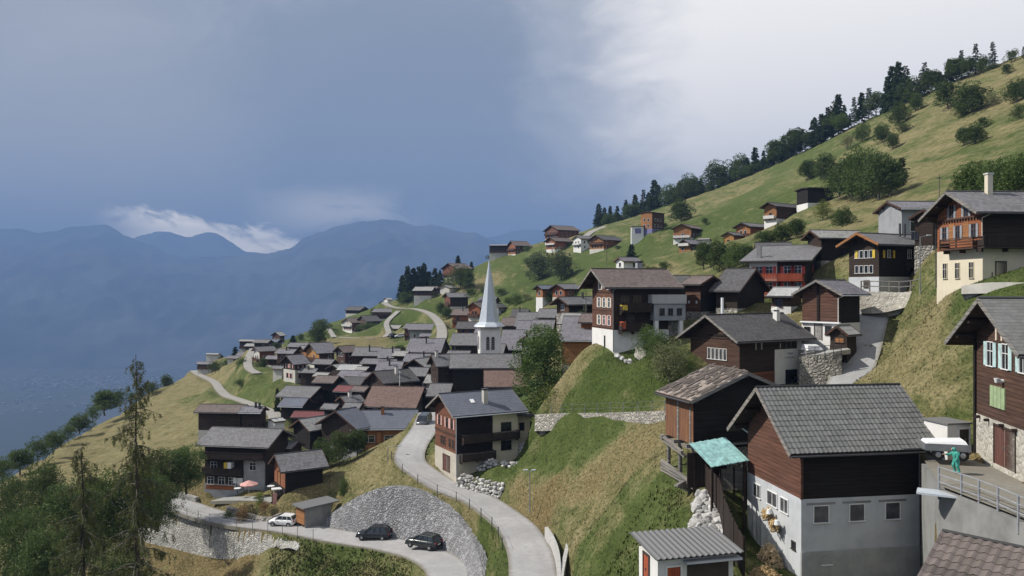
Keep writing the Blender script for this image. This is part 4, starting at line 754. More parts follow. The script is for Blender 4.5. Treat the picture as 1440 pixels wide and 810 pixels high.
for a in (W*.2,W*.42,W*.78): add_window(r,win('A',a,H-2.45,.8,1.3,shut='shutter_pink' if a>3 or a<2 else None,frame='brown_frame'))
for a in (W*.14,W*.3,W*.55,W*.68): add_window(r,win('A',a,H-5.0,.62,1.15,frame='brown_frame'))
door(r,'A',W*.45,.15,2.3,2.2,'door_brown','wood_brown',2)
patch(r,'carved_band','A',.1,W-.1,H-3.25,H-3.0,'wood_brown',.12)
patch(r,'rendered_wing','B',L*.58,L,.2,H-.1,'cream_render',.06); add_window(r,win('B',L*.80,H-3.0,1.5,1.1,frame='dark_frame',off=.06)); add_window(r,win('B',L*.80,H-5.6,1.5,1.2,frame='dark_frame',off=.06))
balcony(r,'B',.6,L-.2,H-3.95,1.1,'wood_dark','boards_dark'); balcony(r,'B',.4,L*.58,H-6.35,1.1,'wood_dark','boards_dark')
b=MB(); b.box(L,L+2.6,1.2,W-.4,-2,H-1.2); b.build('annex',MT['cream_render'],r)
b=MB(); b.hexa([(L-.2,-.6,H-1.15),(L+3.2,.4,H-1.6),(L+3.2,W,H-1.2),(L-.2,W,H+.2),(L-.2,-.6,H-.95),(L+3.2,.4,H-1.4),(L+3.2,W,H-1.0),(L-.2,W,H+.4)]); b.build('annex_roof',MT['roof_lilac'],r)
add_window(r,win('B',L+1.3,H-3.4,.7,1.0,frame='dark_frame',off=-1.2))
b=MB(); b.box(L*.52-.33,L*.52+.33,.9,1.56,H,H+2.5); ch=b.build('chimney',MT['pale_render'],r); b=MB(); b.box(L*.52-.42,L*.52+.42,.82,1.64,H+2.62,H+2.75); b.box(L*.52-.2,L*.52+.2,1,1.4,H+2.5,H+2.62); b.build('chimney_cap',MT['dark_metal'],ch)
b=MB(); s0,s1=1.2,1.9; p=math.tan(R(27)); b.hexa([(L*.3,s0,H+.28+s0*p),(L*.3+.55,s0,H+.28+s0*p),(L*.3+.55,s1,H+.28+s1*p),(L*.3,s1,H+.28+s1*p)]+[(L*.3,s0,H+.36+s0*p),(L*.3+.55,s0,H+.36+s0*p),(L*.3+.55,s1,H+.36+s1*p),(L*.3,s1,H+.36+s1*p)]); b.build('skylight',MT['white_paint'],r)
downpipe(r,-.08,-.08,.1,H-.3,'zinc',(-.1,-.9,H-.2))
r=h3['root']; W,L,H=h3['W'],h3['L'],h3['H']
balcony(r,'A',-.2,W+.2,H-2.3,1.3,'wood_dark','boards_dark'); balcony(r,'A',W*.35,W,H-4.9,1.0,'wood_dark','boards_dark')
patch(r,'grey_wall','A',.1,W*.35,.3,H-2.6,'grey_render',.25)
for a,z in ((W*.9,.9),(W*.72,.9),(W*.55,.9),(W*.85,H-4.4),(W*.62,H-4.4),(W*.2,H-4.2)): add_window(r,win('A',a,z,1.1,1.2,frame='white_paint',off=.26 if a<W*.35 else 0))
for a,mt in ((W*.60,'shutter_yellow'),(W*.54,'tarp_white')): patch(r,'hung_cloth','A',a-.3,a+.3,H-3.9,H-2.95,mt,1.12)
door(r,'A',W*.42,.0,1.0,2.1,'white_paint'); patch(r,'red_band','A',W*.52,W*.98,.05,.8,'wood_rust',.05); patch(r,'white_panel','A',W*.47,W*.53,1.2,2.1,'tarp_white',.09)
r=h3b['root']; door(r,'A',h3b['W']*.55,.2,1.2,2.0,'wood_orange','wood_black')
r=h4['root']; W,L,H=h4['W'],h4['L'],h4['H']; hb=h4['base']
for z,k in ((hb+.55,1),(hb+2.85,2),(hb+5.15,3)):
    for a in ((W*.2,W*.42,W*.66) if z<hb+5 else (W*.22,W*.6)): add_window(r,win('A',a,z,.72,1.2,shut='shutter_cream' if k==2 or a>W*.5 else 'shutter_red' if k==3 else 'shutter_pink',frame='white_paint'))
    patch(r,'log_band','A',.0,W,z-.42,z-.3,'wood_brown',.06)
b=MB(); face_box(b,'A',W*.36,W*.36+.5,.2,2.1,-.02,.05); b.build('slit_window',MT['glass'],r)
balcony(r,'B',.7,L*.62,hb+2.4,1.2,'wood_dark','boards_dark'); balcony(r,'B',.6,L*.55,hb-.05,1.2,'wood_dark','boards_dark')
for a,z in ((L*.2,hb+3.0),(L*.42,hb+3.0),(L*.3,hb+.7)): add_window(r,win('B',a,z,1.0,1.3,frame='brown_frame'))
patch(r,'yellow_cloth','B',.75,1.35,hb+2.55,hb+3.2,'shutter_yellow',1.27); patch(r,'red_cloth','B',.7,1.15,hb+.2,hb+1.1,'door_red',1.27)
b=MB(); b.box(L*.66,L+1.8,-1.2,1.5,hb+1.2,hb+3.35); a=b.build('annex',MT['grey_render'],r)
b=MB(); b.box(L*.62,L+1.9,-1.35,-1.2,hb+3.5,hb+4.5); b.box(L*.62,L*.62+.14,-1.2,0,hb+3.5,hb+4.5); b.box(L*.62,L+1.9,-1.35,1.6,hb+3.35,hb+3.5); b.build('parapet_balcony',MT['parapet'],r)
for q in (.25,.52,.8): add_window(r,win('B',L*.66+(L*.34+1.8)*q,hb+1.9,.6,.8,frame='dark_frame',off=1.2))
b=MB(); b.box(L*.68,L*.68+.5,-1.15,-.65,-1.5,hb+1.2); b.box(L+1.0,L+1.5,-1.15,-.65,-1.5,hb+1.2); b.build('pillar',MT['white_render'],r)
b=MB(); b.box(L*.7,L+1.9,.2,1.6,-2,hb+1.2); b.build('undercroft',MT['stone_village'],r)
b=MB(); b.box(L*.72-.35,L*.72+.35,W*.55,W*.55+.7,H+1,H+3.0); ch=b.build('chimney',MT['grey_render'],r); b=MB(); b.box(L*.72-.45,L*.72+.45,W*.55-.1,W*.55+.8,H+3.1,H+3.25); b.box(L*.72-.3,L*.72+.3,W*.55,W*.55+.6,H+3,H+3.1); b.build('chimney_cap',MT['dark_metal'],ch)
downpipe(r,-.1,-.08,.2,H-.25,'grey_metal',(.2,-.9,H-.15))
r=h5['root']; W,L,H=h5['W'],h5['L'],h5['H']; hb=h5['base']
for a in (W*.12,W*.42,W*.70): 
    add_window(r,win('A',a,hb+3.05,.75,1.35,shut='shutter_blue',frame='white_paint'))
for i in range(4): patch(r,'shutter','A',W*.42+i*.47,W*.42+i*.47+.43,hb+.75,hb+1.95,'shutter_green',.07)
for a in (W*.48,W*.58): patch(r,'gable_slit','A',a-.09,a+.09,H-.2,H+.75,'shutter_cream',.06)
door(r,'A',W*.43,.05,2.5,2.15,'door_brown','wood_dark',2)
for a in (W*.22,W*.45,W*.72,W*.9): 
    b=MB(); b.tube((-.3,a,hb-.12),(0,a,hb-.12),.09,.09,8); b.build('beam_end',MT['wood_dark'],r)
b=MB(); b.tube((-.34,W*.46,hb+2.35),(0,W*.46,hb+2.35),.1,.1,8); b.tube((-.36,W*.46,hb+2.5),(-.36,W*.46,hb+2.25),.14,.08,10); b.build('wall_lamp',MT['tarp_white'],r)
b=MB(); b.box(-.12,.0,W-.16,W+.06,0,H-.1); b.build('corner_post',MT['wood_black'],r)
r=h6['root']; 
for a in (h6['W']*.25,h6['W']*.75):
    b=MB(); b.box(-.05,0,a-.12,a+.12,2.0,2.35); b.build('white_hatch',MT['tarp_white'],r)
r=h8['root']; W,L,H=h8['W'],h8['L'],h8['H']
patch(r,'white_corner','A',W*.48,W*.98,.6,H-.1,'white_render',.06)
for z in (H-2.0,H-4.4): 
    for a in (W*.12,W*.3,W*.62,W*.8): add_window(r,win('A',a,z,.95,1.15,shut='shutter_red',frame='white_paint',off=.06 if a>W*.48 else 0))
balcony(r,'A',.1,W*.9,H-2.9,1.1,'boards_red','boards_red'); balcony(r,'A',.1,W*.85,H-5.2,1.0,'boards_red','boards_red')
for a in (.3,.5,.7): patch(r,'shutter','B',L*a-.35,L*a+.35,H-1.7,H-.5,'boards_red',.05)
b=MB(); b.box(1.2,1.8,W-1.6,W-1.0,H+.2,H+2.4); b.build('chimney',MT['concrete_dark'],r)
r=h9['root']; W,L,H=h9['W'],h9['L'],h9['H']; hb=h9['base']
for i in range(5): add_window(r,win('A',W*.28+i*.62,hb+1.35,.42,1.25,frame='white_paint',style='bare',pane='curtain_glass'))
patch(r,'white_band','A',0,W,hb+.25,hb+.42,'chimney_pale',.07); patch(r,'eave_carving','A',W*.2,W*.62,H+.05,H+.2,'wood_black',.1); patch(r,'log_band','A',0,W,H-.3,H-.1,'wood_dark',.06)
patch(r,'white_wall','B',L*.55,L+.02,-.5,H-1.55,'white_render',.08); patch(r,'white_corner','B',L*.92,L+.02,H-1.55,H-.1,'white_render',.08)
for a in (L*.25,L*.34,L*.64,L*.74,L*.82): patch(r,'window_slat','B',a-.1,a+.1,H-1.45,H-.3,'grey_metal' if a<L*.4 else 'curtain_glass',.05)
b=MB(); face_box(b,'B',L*.72,L*.92,-.3,1.35,0,.10); 
o=b.build('arched_window',MT['glass'],r)
def lettering(root,txt,loc,size,mat='ink'):
    cu=bpy.data.curves.new('lettering','FONT'); cu.body=txt; cu.size=size; cu.extrude=.004; cu.align_x='CENTER'; cu.materials.append(MT[mat])
    t=bpy.data.objects.new('lettering_curve',cu); me=bpy.data.meshes.new_from_object(t); bpy.data.objects.remove(t); me.name='lettering'
    if not me.materials: me.materials.append(MT[mat])
    o=put('lettering',me,root,loc); o.rotation_euler=(R(90),0,0); return o
lettering(r,'TABAC',(L*.80,-.095,H-2.2),.34); lettering(r,'P  EPICERIE',(L*.79,-.095,H-2.68),.34)
b=MB(); b.box(L*.88-.3,L*.88+.3,W*.30,W*.30+.6,H+1.0,H+2.75); ch=b.build('chimney',MT['white_render'],r)
q=MB(); q.rings([[(L*.88-.5,W*.3-.2,H+2.95),(L*.88+.5,W*.3-.2,H+2.95),(L*.88+.5,W*.3+.8,H+2.95),(L*.88-.5,W*.3+.8,H+2.95)],[(L*.88-.06,W*.3+.24,H+3.3),(L*.88+.06,W*.3+.24,H+3.3),(L*.88+.06,W*.3+.36,H+3.3),(L*.88-.06,W*.3+.36,H+3.3)]]); q.box(L*.88-.22,L*.88+.22,W*.3+.08,W*.3+.52,H+2.75,H+2.95); q.build('chimney_cap',MT['chimney_pale'],ch)
b=MB(); b.tube((L*.22,W*.62,H+2),(L*.22,W*.62,H+4.4),.17,n=8); b.build('flue',MT['tarp_white'],r)
downpipe(r,L+.05,-.1,.2,H-.3,'dark_metal',(L+.2,-.8,H-.2))
r=h10['root']; W,L,H=h10['W'],h10['L'],h10['H']; hb=h10['base']
b=MB(); face_box(b,'A',W*.52,W*.58,hb,H+.9,0,.12); b.build('centre_post',MT['wood_black'],r)
patch(r,'white_eave','A',-.2,W+.1,hb-.05,hb+.12,'tarp_white',.35)
add_window(r,win('A',W*.28,.7,.7,1.0,frame='dark_frame',off=.03)); door(r,'A',W*.55,.0,.9,1.9,'door_brown'); add_window(r,win('A',W*.85,.7,.7,.8,frame='dark_frame',off=.03))
downpipe(r,-.1,.05,.6,H-.2,'white_paint',(.9,-.75,H-.15))
r=h11['root']; W,L,H=h11['W'],h11['L'],h11['H']; hb=h11['base']
for i in range(4): add_window(r,win('A',W*.25+i*.75,hb+2.45,.5,.95,style='bare',frame='white_paint',shut=None)); add_window(r,win('A',W*.25+i*.75,hb+.5,.5,.95,style='bare',frame='white_paint'))
for a in (W*.16,W*.74): patch(r,'shutter','A',a-.2,a+.2,hb+2.4,hb+3.45,'shutter_yellow',.08)
for a in (L*.1,L*.30): patch(r,'shutter','B',a-.17,a+.17,hb+2.4,hb+3.4,'shutter_yellow',.06)
add_window(r,win('B',L*.2,hb+2.45,.5,.95,frame='white_paint')); add_window(r,win('B',L*.62,hb+2.4,.6,1.1,frame='white_paint')); add_window(r,win('B',L*.75,hb+2.4,.6,1.1,frame='white_paint'))
patch(r,'verge_paint','A',-.2,-.1,H-.2,H-.1,'wood_orange',.5); balcony(r,'B',L*.55,L,hb+1.3,1.0,'wood_dark','boards_dark'); b=MB(); face_box(b,'A',W*.3,W*.5,.2,1.3,-.02,.06); b.build('hatch',MT['dark_frame'],r)
b=MB(); p=math.tan(R(25))
for s0,s1 in ((-1.0,W/2),(W+1.0,W/2)): b.bar((-1.30,s0,H+.15-1.0*p),(-1.30,s1,H+.15+W/2*p),.07,.3)
b.build('gable_board',MT['wood_orange'],r)
for q in (.62,.72): b=MB(); b.tube((L*q,W*.3,H+1),(L*q,W*.3,H+2.7),.14,n=8); b.build('flue',MT['dark_metal'],r)
r=h14['root']; W,L,H=h14['W'],h14['L'],h14['H']; hb=h14['base']
for a in (W*.22,W*.52,W*.8): add_window(r,win('A',a,1.2,.62,1.45,frame='cream_render',off=.03))
for a,z in ((W*.18,hb+1.1),(W*.52,hb+1.1),(W*.82,hb+1.1),(W*.34,H-.45),(W*.66,H-.45)): add_window(r,win('A',a,z,.62,1.25,frame='brown_frame',shut='shutter_grey'))
b=MB()
for i in range(16): face_box(b,'A',.3+i*(W-.6)/15-.1,.3+i*(W-.6)/15+.1,H-.85,H-.66,0,.14)
face_box(b,'A',.05,W-.05,H-.62,H-.5,0,.1); b.build('carved_frieze',MT['wood_brown'],r)
for a in (W*.66,W*.35): patch(r,'light_panel','A',a-.45,a+.45,hb+.95,H-.95,'wood_orange',.03)
balcony(r,'A',-.1,W*.72,hb+.15,1.0,'wood_brown','wood_brown',.9,False); balcony(r,'B',-.6,L*.7,hb+.15,1.1,'wood_dark','boards_dark')
door(r,'B',L*.27,.4,.9,2.2,'dark_frame'); b=MB(); face_box(b,'B',L*.13,L*.145,.5,1.7,0,.06); b.build('slit_window',MT['dark_frame'],r)
b=MB(); b.box(L*.42-.25,L*.42+.25,W*.4,W*.4+.5,H+1,H+3.6); ch=b.build('chimney',MT['cream_render'],r); b=MB(); b.box(L*.42-.32,L*.42+.32,W*.4-.08,W*.4+.58,H+3.6,H+3.75); b.build('chimney_cap',MT['chimney_pale'],ch)
downpipe(r,-.1,-.06,hb,H-.3,'shutter_cream',(.5,-1.0,H-.3)); downpipe(r,-.1,W+.05,.3,H-.3,'dark_metal',(-.9,W+.5,H-.4))
r=h15['root']; W,L,H=h15['W'],h15['L'],h15['H']; hb=h15['base']
b=MB(); face_box(b,'A',W*.5,W*.56,hb,H-.1,0,.05); face_box(b,'A',W*.08,W*.12,hb,H-.6,0,.05); b.build('grey_board',MT['wood_grey'],r)
b=MB()
for i,z in enumerate((hb-.1,hb-.4,hb-2.1,hb-2.3,hb-2.55,hb-2.8)): b.bar((-1.2+.2*i,-.5-.1*(i%3),z-.3),(-.2,W+.3,z),.22,.16)
for i in range(6): b.bar((-1.6+.25*i,-.3+.1*i,.55-.12*i),(1.2,1.6-.2*i,.75-.14*i),.28,.12)
b.build('loose_beams',MT['wood_grey'],r)
b=MB(); rr=random.Random(4)
for i in range(46):
    x=rr.uniform(-.5,L+.2); y=rr.uniform(-.45,L*.45); s=rr.uniform(.25,.5)
# broken shingles lying on the old roof
p=math.tan(R(22)); Lr,Ws=W,L
b=MB()
for i in range(170):
    s=rr.uniform(-.5,Ws/2-.1); rpos=rr.uniform(-.6,Lr+.5); z=H+.25+s*p; w=rr.uniform(.12,.32); l=rr.uniform(.3,.7); t=rr.uniform(.02,.07)
    b.hexa([(s,rpos,z),(s+l,rpos,z+l*p),(s+l,rpos+w,z+l*p),(s,rpos+w,z),(s,rpos,z+t),(s+l,rpos,z+l*p+t),(s+l,rpos+w,z+l*p+t),(s,rpos+w,z+t)])
b.build('shingles',MT['roof_old'],r)
# ------------------------------------------------------------------ church
cx0=P(688,540,170); gz=tz(cx0.x,cx0.y)
ch=empty('church_tower',(cx0.x,cx0.y,gz),R(8),label='white church tower with tall pale metal spire rising over the village roofs',cat='church tower')
zb=P(688,457,170).z-gz; zt=P(692,365,170).z-gz; hw=2.25
b=MB(); b.box(-hw,hw,-hw,hw,-3,zb-.35); b.build('tower',MT['white_render'],ch,bevel=.12)
b=MB(); b.box(-hw-.12,hw+.12,-hw-.12,hw+.12,zb-.9,zb-.35); b.build('cornice',MT['pale_render'],ch)
def ringp(w,z,n=8):
    # square-ish at the bottom, octagonal further up
    out=[]
    for i in range(n):
        a=2*math.pi*(i+.5)/n; k=w/math.cos(math.pi/n); out.append((k*math.cos(a),k*math.sin(a),z))
    return out
hs_=zt-zb
b=MB(); b.rings([ringp(hw+1.0,zb-.3),ringp(hw+.75,zb),ringp(hw*.95,zb+hs_*.05),ringp(hw*.86,zb+hs_*.12),ringp(hw*.73,zb+hs_*.25),ringp(hw*.57,zb+hs_*.42),ringp(hw*.36,zb+hs_*.65),ringp(hw*.16,zb+hs_*.85),ringp(.05,zt)]); sp=b.build('spire',MT['zinc'],ch)
b=MB(); b.tube((0,0,zt-.2),(0,0,zt+.9),.04,n=6); b.build('finial',MT['dark_metal'],sp)
for fx,fy,rz in ((0,-1,0),(-1,0,1)):
    for s in (-.55,.55):
        z0=zb-5.2; q=MB(); pts=[(s-.36,z0),(s+.36,z0),(s+.36,z0+2.4)]+[(s+.36*math.cos(a),z0+2.4+.42*math.sin(a)) for a in [math.pi*i/6 for i in range(1,6)]]+[(s-.36,z0+2.4)]
        f=lambda u,z,d:(u,-hw-d,z) if fy else (-hw-d,u,z)
        q.poly([f(u,z,.04) for u,z in pts]); q.poly([f(u,z,-.1) for u,z in pts])
        for i in range(len(pts)):
            j=(i+1)%len(pts); q.poly([f(*pts[i],.04),f(*pts[j],.04),f(*pts[j],-.1),f(*pts[i],-.1)])
        w=q.build('belfry_window',MT['dark_frame'],ch,fix=True)
        q=MB()
        for k in range(6):
            zz=z0+.2+k*.38; 
            if fy: q.box(s-.33,s+.33,-hw-.09,-hw-.05,zz,zz+.07)
            else: q.box(-hw-.09,-hw-.05,s-.33,s+.33,zz,zz+.07)
        q.build('louvre',MT['shutter_grey'],w)
# ------------------------------------------------------------------ stone walls
def strip_wall(name,label,top,bot,mat,thick=1.0,rough=.14,step=.5,cat='wall',cap=None):
    """sloping stone wall between a top and a bottom line, with its own thickness"""
    n=max(4,int(sum((Vector(top[i+1])-Vector(top[i])).length for i in range(len(top)-1))/step))
    def samp(l,t):
        d=[0]; 
        for i in range(len(l)-1): d.append(d[-1]+(Vector(l[i+1])-Vector(l[i])).length)
        x=t*d[-1]
        for i in range(len(l)-1):
            if x<=d[i+1] or i==len(l)-2: return Vector(l[i]).lerp(Vector(l[i+1]),(x-d[i])/max(d[i+1]-d[i],1e-6))
    tl=smooth(top,.5); bl=smooth(bot,.5); rows=9; b=MB(); g=[]
    for i in range(n+1):
        T=samp(tl,i/n); B=samp(bl,i/n); o=[]
        for j in range(rows+1):
            q=B.lerp(T,j/rows); w=mnoise.noise(q*1.7)*rough+mnoise.noise(q*4)*rough*.6; o.append(q+Vector((w*.5,-w,w*.3)))
        g.append(o)
    for i in range(n):
        for j in range(rows): b.poly([g[i][j],g[i+1][j],g[i+1][j+1],g[i][j+1]])
    bk=[]
    for i in range(n+1):
        a=g[max(i-1,0)][rows]; c=g[min(i+1,n)][rows]; d=(c-a); d.z=0; d.normalize(); nrm=Vector((-d.y,d.x,0)); bk.append((g[i][rows]+nrm*thick, g[i][0]+nrm*thick-Vector((0,0,.6))))
    for i in range(n): b.poly([g[i][rows],g[i+1][rows],bk[i+1][0],bk[i][0]]); b.poly([bk[i][0],bk[i+1][0],bk[i+1][1],bk[i][1]])
    for i in (0,n):
        for j in range(rows): b.poly([g[i][j],g[i][j+1],bk[i][0],bk[i][1]])
    return b.build(name,MT[mat],fix=True,label=label,cat=cat)
def offb(p,dz=-.5): q=Vector(p); q.z+=dz; return q
strip_wall('stone_wall','big fan-shaped grey stone retaining wall behind the two dark parked cars',
  WALLTOP,WALLBOT,'stone_grey',.8)
strip_wall('stone_wall','pale stone retaining wall carrying the lower road, behind the thin larches',
  [offb(P(u,v,Y),.12) for u,v,Y,vb in WALLB],[Vector((P(u,v,Y).x*(Y-1.8)/Y,Y-1.8,-(vb+9-CY)/F*(Y-1.8))) for u,v,Y,vb in WALLB],'stone_pale',.8)
strip_wall('stone_wall','long low pale stone wall crossing the green bank below the tall chalet',
  [P(u,v,Y) for u,v,Y in ((752,583,103),(800,581,97),(850,580.5,90),(935,578,79.5))],[offb(P(u,v,Y),-.3) for u,v,Y in ((752,603,102.4),(800,602,96.4),(850,602,89.4),(935,601,79))],'stone_village',.7)
strip_wall('stone_wall','whitish dry-stone wall sloping down beside the lettered chalet',
  [P(u,v,Y) for u,v,Y in ((893,486,97),(915,502,95),(940,517,92),(968,527,89))],[offb(P(u,v,Y),-.4) for u,v,Y in ((893,497,96.6),(915,512,94.5),(940,527,91.5),(968,541,88.5))],'stone_wall',.7,.2)
strip_wall('stone_wall','sunlit pale stone wall under the railing by the almost black chalet',
  [P(u,v,Y) for u,v,Y in ((1205,410,98.5),(1235,410,97),(1270,411,95),(1312,405,92))],[offb(P(u,v,Y),-.4) for u,v,Y in ((1212,436,98),(1236,436,96.5),(1272,428,94.5),(1312,416,91.5))],'stone_wall',.8)
strip_wall('retaining_wall','concrete retaining wall under the railing of the chalet terrace',
  [P(u,v,Y) for u,v,Y in ((1322,689,41),(1350,698,39.6),(1395,716,37.2),(1440,736,35),(1540,778,31))],[P(u,v,Y) for u,v,Y in ((1322,880,40.8),(1350,890,39.4),(1395,900,37),(1440,920,34.8),(1540,980,30.8))],'concrete_dark',.5,.01)
strip_wall('retaining_wall','dark end wall closing the terrace beside the big barn-like house',
  [P(u,v,Y) for u,v,Y in ((1296,652,47.5),(1305,664,45),(1322,689,41.2))],[P(u,v,Y) for u,v,Y in ((1296,830,47.3),(1305,850,44.8),(1322,880,41))],'concrete_dark',.5,.01)
strip_wall('garden_wall','low cream garden wall in front of the red gabled house',
  [P(u,v,Y) for u,v,Y in ((1352,402,63),(1395,397,61),(1480,398,58))],[offb(P(u,v,Y),-.2) for u,v,Y in ((1352,410,63),(1395,409,61),(1480,411,58))],'pale_render',.5,.01)
for lab,pts in (('pale concrete kerb wall along the inner edge of the road bend',((766,745,81.2),(775,760,78),(781,778,72.5),(783,800,68),(782,835,63))),('second short concrete wall stub just uphill of the road kerb wall',((796,768,74.5),(792,785,71.5),(787,810,66.5),(785,835,63.2)))):
    strip_wall('kerb_wall',lab,[P(u,v-4,Y) for u,v,Y in pts],[offb(P(u,v+8,Y),-.3) for u,v,Y in pts],'kerb_stone',.35,.01)
strip_wall('garden_wall','rough terrace wall below the garden of the wide dark house',
  [P(u,v,Y) for u,v,Y in ((318,712,122),(345,722,118.5),(372,728,116),(395,722,115.5))],[offb(P(u,v,Y),-.3) for u,v,Y in ((318,720,122),(345,733,118.5),(372,738,115.8),(395,733,115.3))],'stone_village',.6,.3)
strip_wall('stone_wall','pale stone wall end piece left of the lower road, behind larch twigs',
  [P(u,v,Y) for u,v,Y in ((226,696,130),(245,692,131.5),(275,700,129))],[offb(P(u,v,Y),-.3) for u,v,Y in ((226,712,130),(245,712,131.5),(275,714,129))],'stone_pale',.7)
def boulder(b,c,s,rg):
    ico=[]; k=len(b.v); t=bmesh.new(); bmesh.ops.create_icosphere(t,subdivisions=2,radius=1)
    off=Vector((rg.uniform(0,99),rg.uniform(0,99),0)); sx,sy,sz=(rg.uniform(.75,1.25) for _ in range(3)); rot=Matrix.Rotation(rg.uniform(0,6),3,'Z')@Matrix.Rotation(rg.uniform(-.6,.6),3,'X')
    for v in t.verts:
        q=v.co*(1+.33*mnoise.noise(v.co*1.3+off)); q=Vector((max(-.72,min(.72,q.x)),max(-.72,min(.72,q.y)),max(-.7,min(.7,q.z))))
        q=rot@Vector((q.x*sx,q.y*sy,q.z*sz*.85)); b.v.append(tuple(Vector(c)+q*s))
    for f in t.faces: b.f.append(tuple(k+v.index for v in f.verts)); b.uv.append([(0,0)]*3); b.m.append(0)
    t.free()
def bw_mat():
    w=NT('boulders'); g=w.n('NewGeometry').outputs['Random Per Island']; n=w.noise(w.coord(rnd=False),2.2,5)
    w.color(w.mix(w.ramp(n,[(.4,g3(0)),(.65,g3(.5))]),w.ramp(g,[(0,(.27,.265,.25)),(.5,(.42,.41,.39)),(1,(.56,.55,.53))]),(.25,.24,.215))).bump(w.noise(w.coord(rnd=False),7,4),.5,.05)
bw_mat()
def boulder_wall(label,pts,rows,s,name='boulder_wall',cat='wall',seed=1,jit=.1):
    rg=random.Random(seed); b=MB(); ln=smooth(pts,s*1.15)
    for j in range(rows):
        for i,p in enumerate(ln):
            boulder(b,p+Vector((rg.uniform(-jit,jit)+.12*j,rg.uniform(-jit,jit)+j*s*.45,j*s*1.1+(i%2)*s*.3-.1)),s*rg.uniform(.62,.9),rg)
    return b.build(name,MT['boulders'],label=label,cat=cat)
boulder_wall('lowest white boulder terrace, along the roadside by the three-storey chalet',[P(645,683,103.2),P(675,692,101),P(702,699,99)],4,.42,seed=1)
boulder_wall('middle white boulder terrace stepping up beside the three-storey chalet',[P(669,657,106.3),P(700,666,103.6),P(728,668,101.5)],4,.42,seed=2)
boulder_wall('upper white boulder terrace near the cream wing and young tree',[P(729,640,108.6),P(750,641,106.5),P(772,634,105.5)],4,.42,seed=3)
boulder_wall('short boulder edge closing the two lower terraces at their uphill end',[P(703,693,99.2),P(712,682,100.5),P(726,671,101.5)],2,.38,seed=5)
b=MB(); rg=random.Random(9)
for i in range(150):
    t=rg.random(); u=985+rg.uniform(-14,52)*(.35+t*.8); v=672+t*92; Y=56-7*t; p=P(u,v,Y); z=tz(p.x,p.y); p.z=max(z,p.z-1.2)+.1; boulder(b,p,rg.uniform(.22,.5),rg)
b.build('boulder_bank',MT['boulders'],label='bank of loose pale boulders between the old stilted barn and the big barn-like house',cat='boulders')
b=MB(); rg=random.Random(19)
for i in range(60):
    t=rg.random(); p=P(868+60*t+rg.uniform(-6,6),492+22*t+rg.uniform(-9,4),99-5*t); p.z=tz(p.x,p.y)+.1; boulder(b,p,rg.uniform(.2,.42),rg)
b.build('boulder_bank',MT['boulders'],label='rubble of stones at the foot of the white base of the tall chalet',cat='boulders')
b=MB(); rg=random.Random(29)
for i in range(60):
    t=rg.random(); p=P(1296+34*t,640+26*t+rg.uniform(-8,8),47.5-4*t); p.z=tz(p.x,p.y)+.1; boulder(b,p,rg.uniform(.15,.32),rg)
b.build('boulder_bank',MT['boulders'],label='heap of grey stones on the terrace corner behind the tiled barn roof',cat='boulders')
# ------------------------------------------------------------------ fences, railings, lamps
def post_fence(label,pts,h=1.0,r=.05,wires=2,mat='dark_metal',name='wire_fence',rail=None,dz=0):
    g=[Vector(p) for p in pts]; f=empty(name,g[0],label=label,cat='fence')
    for p in g:
        b=MB(); b.tube((0,0,-.6),(0,0,h),r,n=6); b.build('post',MT[mat],f,p-g[0])
    b=MB()
    for k in range(wires):
        z=h*(k+1)/wires-.05
        for i in range(len(g)-1): b.tube(g[i]-g[0]+Vector((0,0,z)),g[i+1]-g[0]+Vector((0,0,z)),rail or .012,n=5)
    b.build('rail' if rail else 'wire',MT[mat],f); return f
def road_edge(r,side,off,step,i0=0,i1=None):
    ln=ROADS[r]['line']; out=[]; acc=1e9
    for i in range(i0,(i1 or len(ln))-1):
        t=ln[i+1]-ln[i]; 
        if acc>=step:
            t2=Vector((t.x,t.y,0)).normalized(); q=Vector((-t2.y,t2.x,0)); out.append(ln[i]+q*side*(ROADS[r]['w']/2+off)); acc=0
        acc+=t.length
    return out
ln=ROADS['upper']['line']; i0=min(range(len(ln)),key=lambda i:abs(ln[i].y-113)); i1=min(range(len(ln)),key=lambda i:abs(ln[i].y-76))
post_fence('thin wire fence with dark posts on the valley side of the upper road',road_edge('upper',-1,.35,3.6,i0,i1),1.05)
ln=ROADS['lower']['line']; i0=0; i1=min(range(len(ln)),key=lambda i:abs(ln[i].y-105.5) if i<len(ln)*.7 else 99)
post_fence('row of thin grey fence posts along the lower road above the pale stone wall',road_edge('lower',-1,.15,2.5,i0,i1),1.35,.045,3,'grey_metal')
post_fence('fence with slim posts on top of the long low pale wall across the bank',[P(u,v,Y) for u,v,Y in ((775,582,100.3),(790,581.5,98.5),(805,581,96.5),(822,581,94.2),(840,580.5,91.6),(858,580,89),(877,579.5,86.6),(897,579,84.1),(917,578.5,81.7),(935,578,79.7))],1.1,.04,2,'grey_metal')
post_fence('purple-grey steel railing along the terrace edge above the concrete wall',[P(u,v,Y)+Vector((0,.25,0)) for u,v,Y in ((1324,688,41),(1356,699.5,39.4),(1381,709,38),(1408,720.5,36.6),(1437,734,35.1),(1470,748,33.6),(1510,766,32))],1.15,.055,3,'shutter_grey','railing',.03)
post_fence('grey wooden railing on top of the sunlit stone wall',[P(u,v,Y)+Vector((0,.2,0)) for u,v,Y in ((1212,409,98.4),(1224,409,97.8),(1238,409.5,96.8),(1252,410,96),(1266,410.5,95.2),(1282,409,94.2),(1300,406,92.9))],1.25,.09,2,'wood_grey','railing',.07)
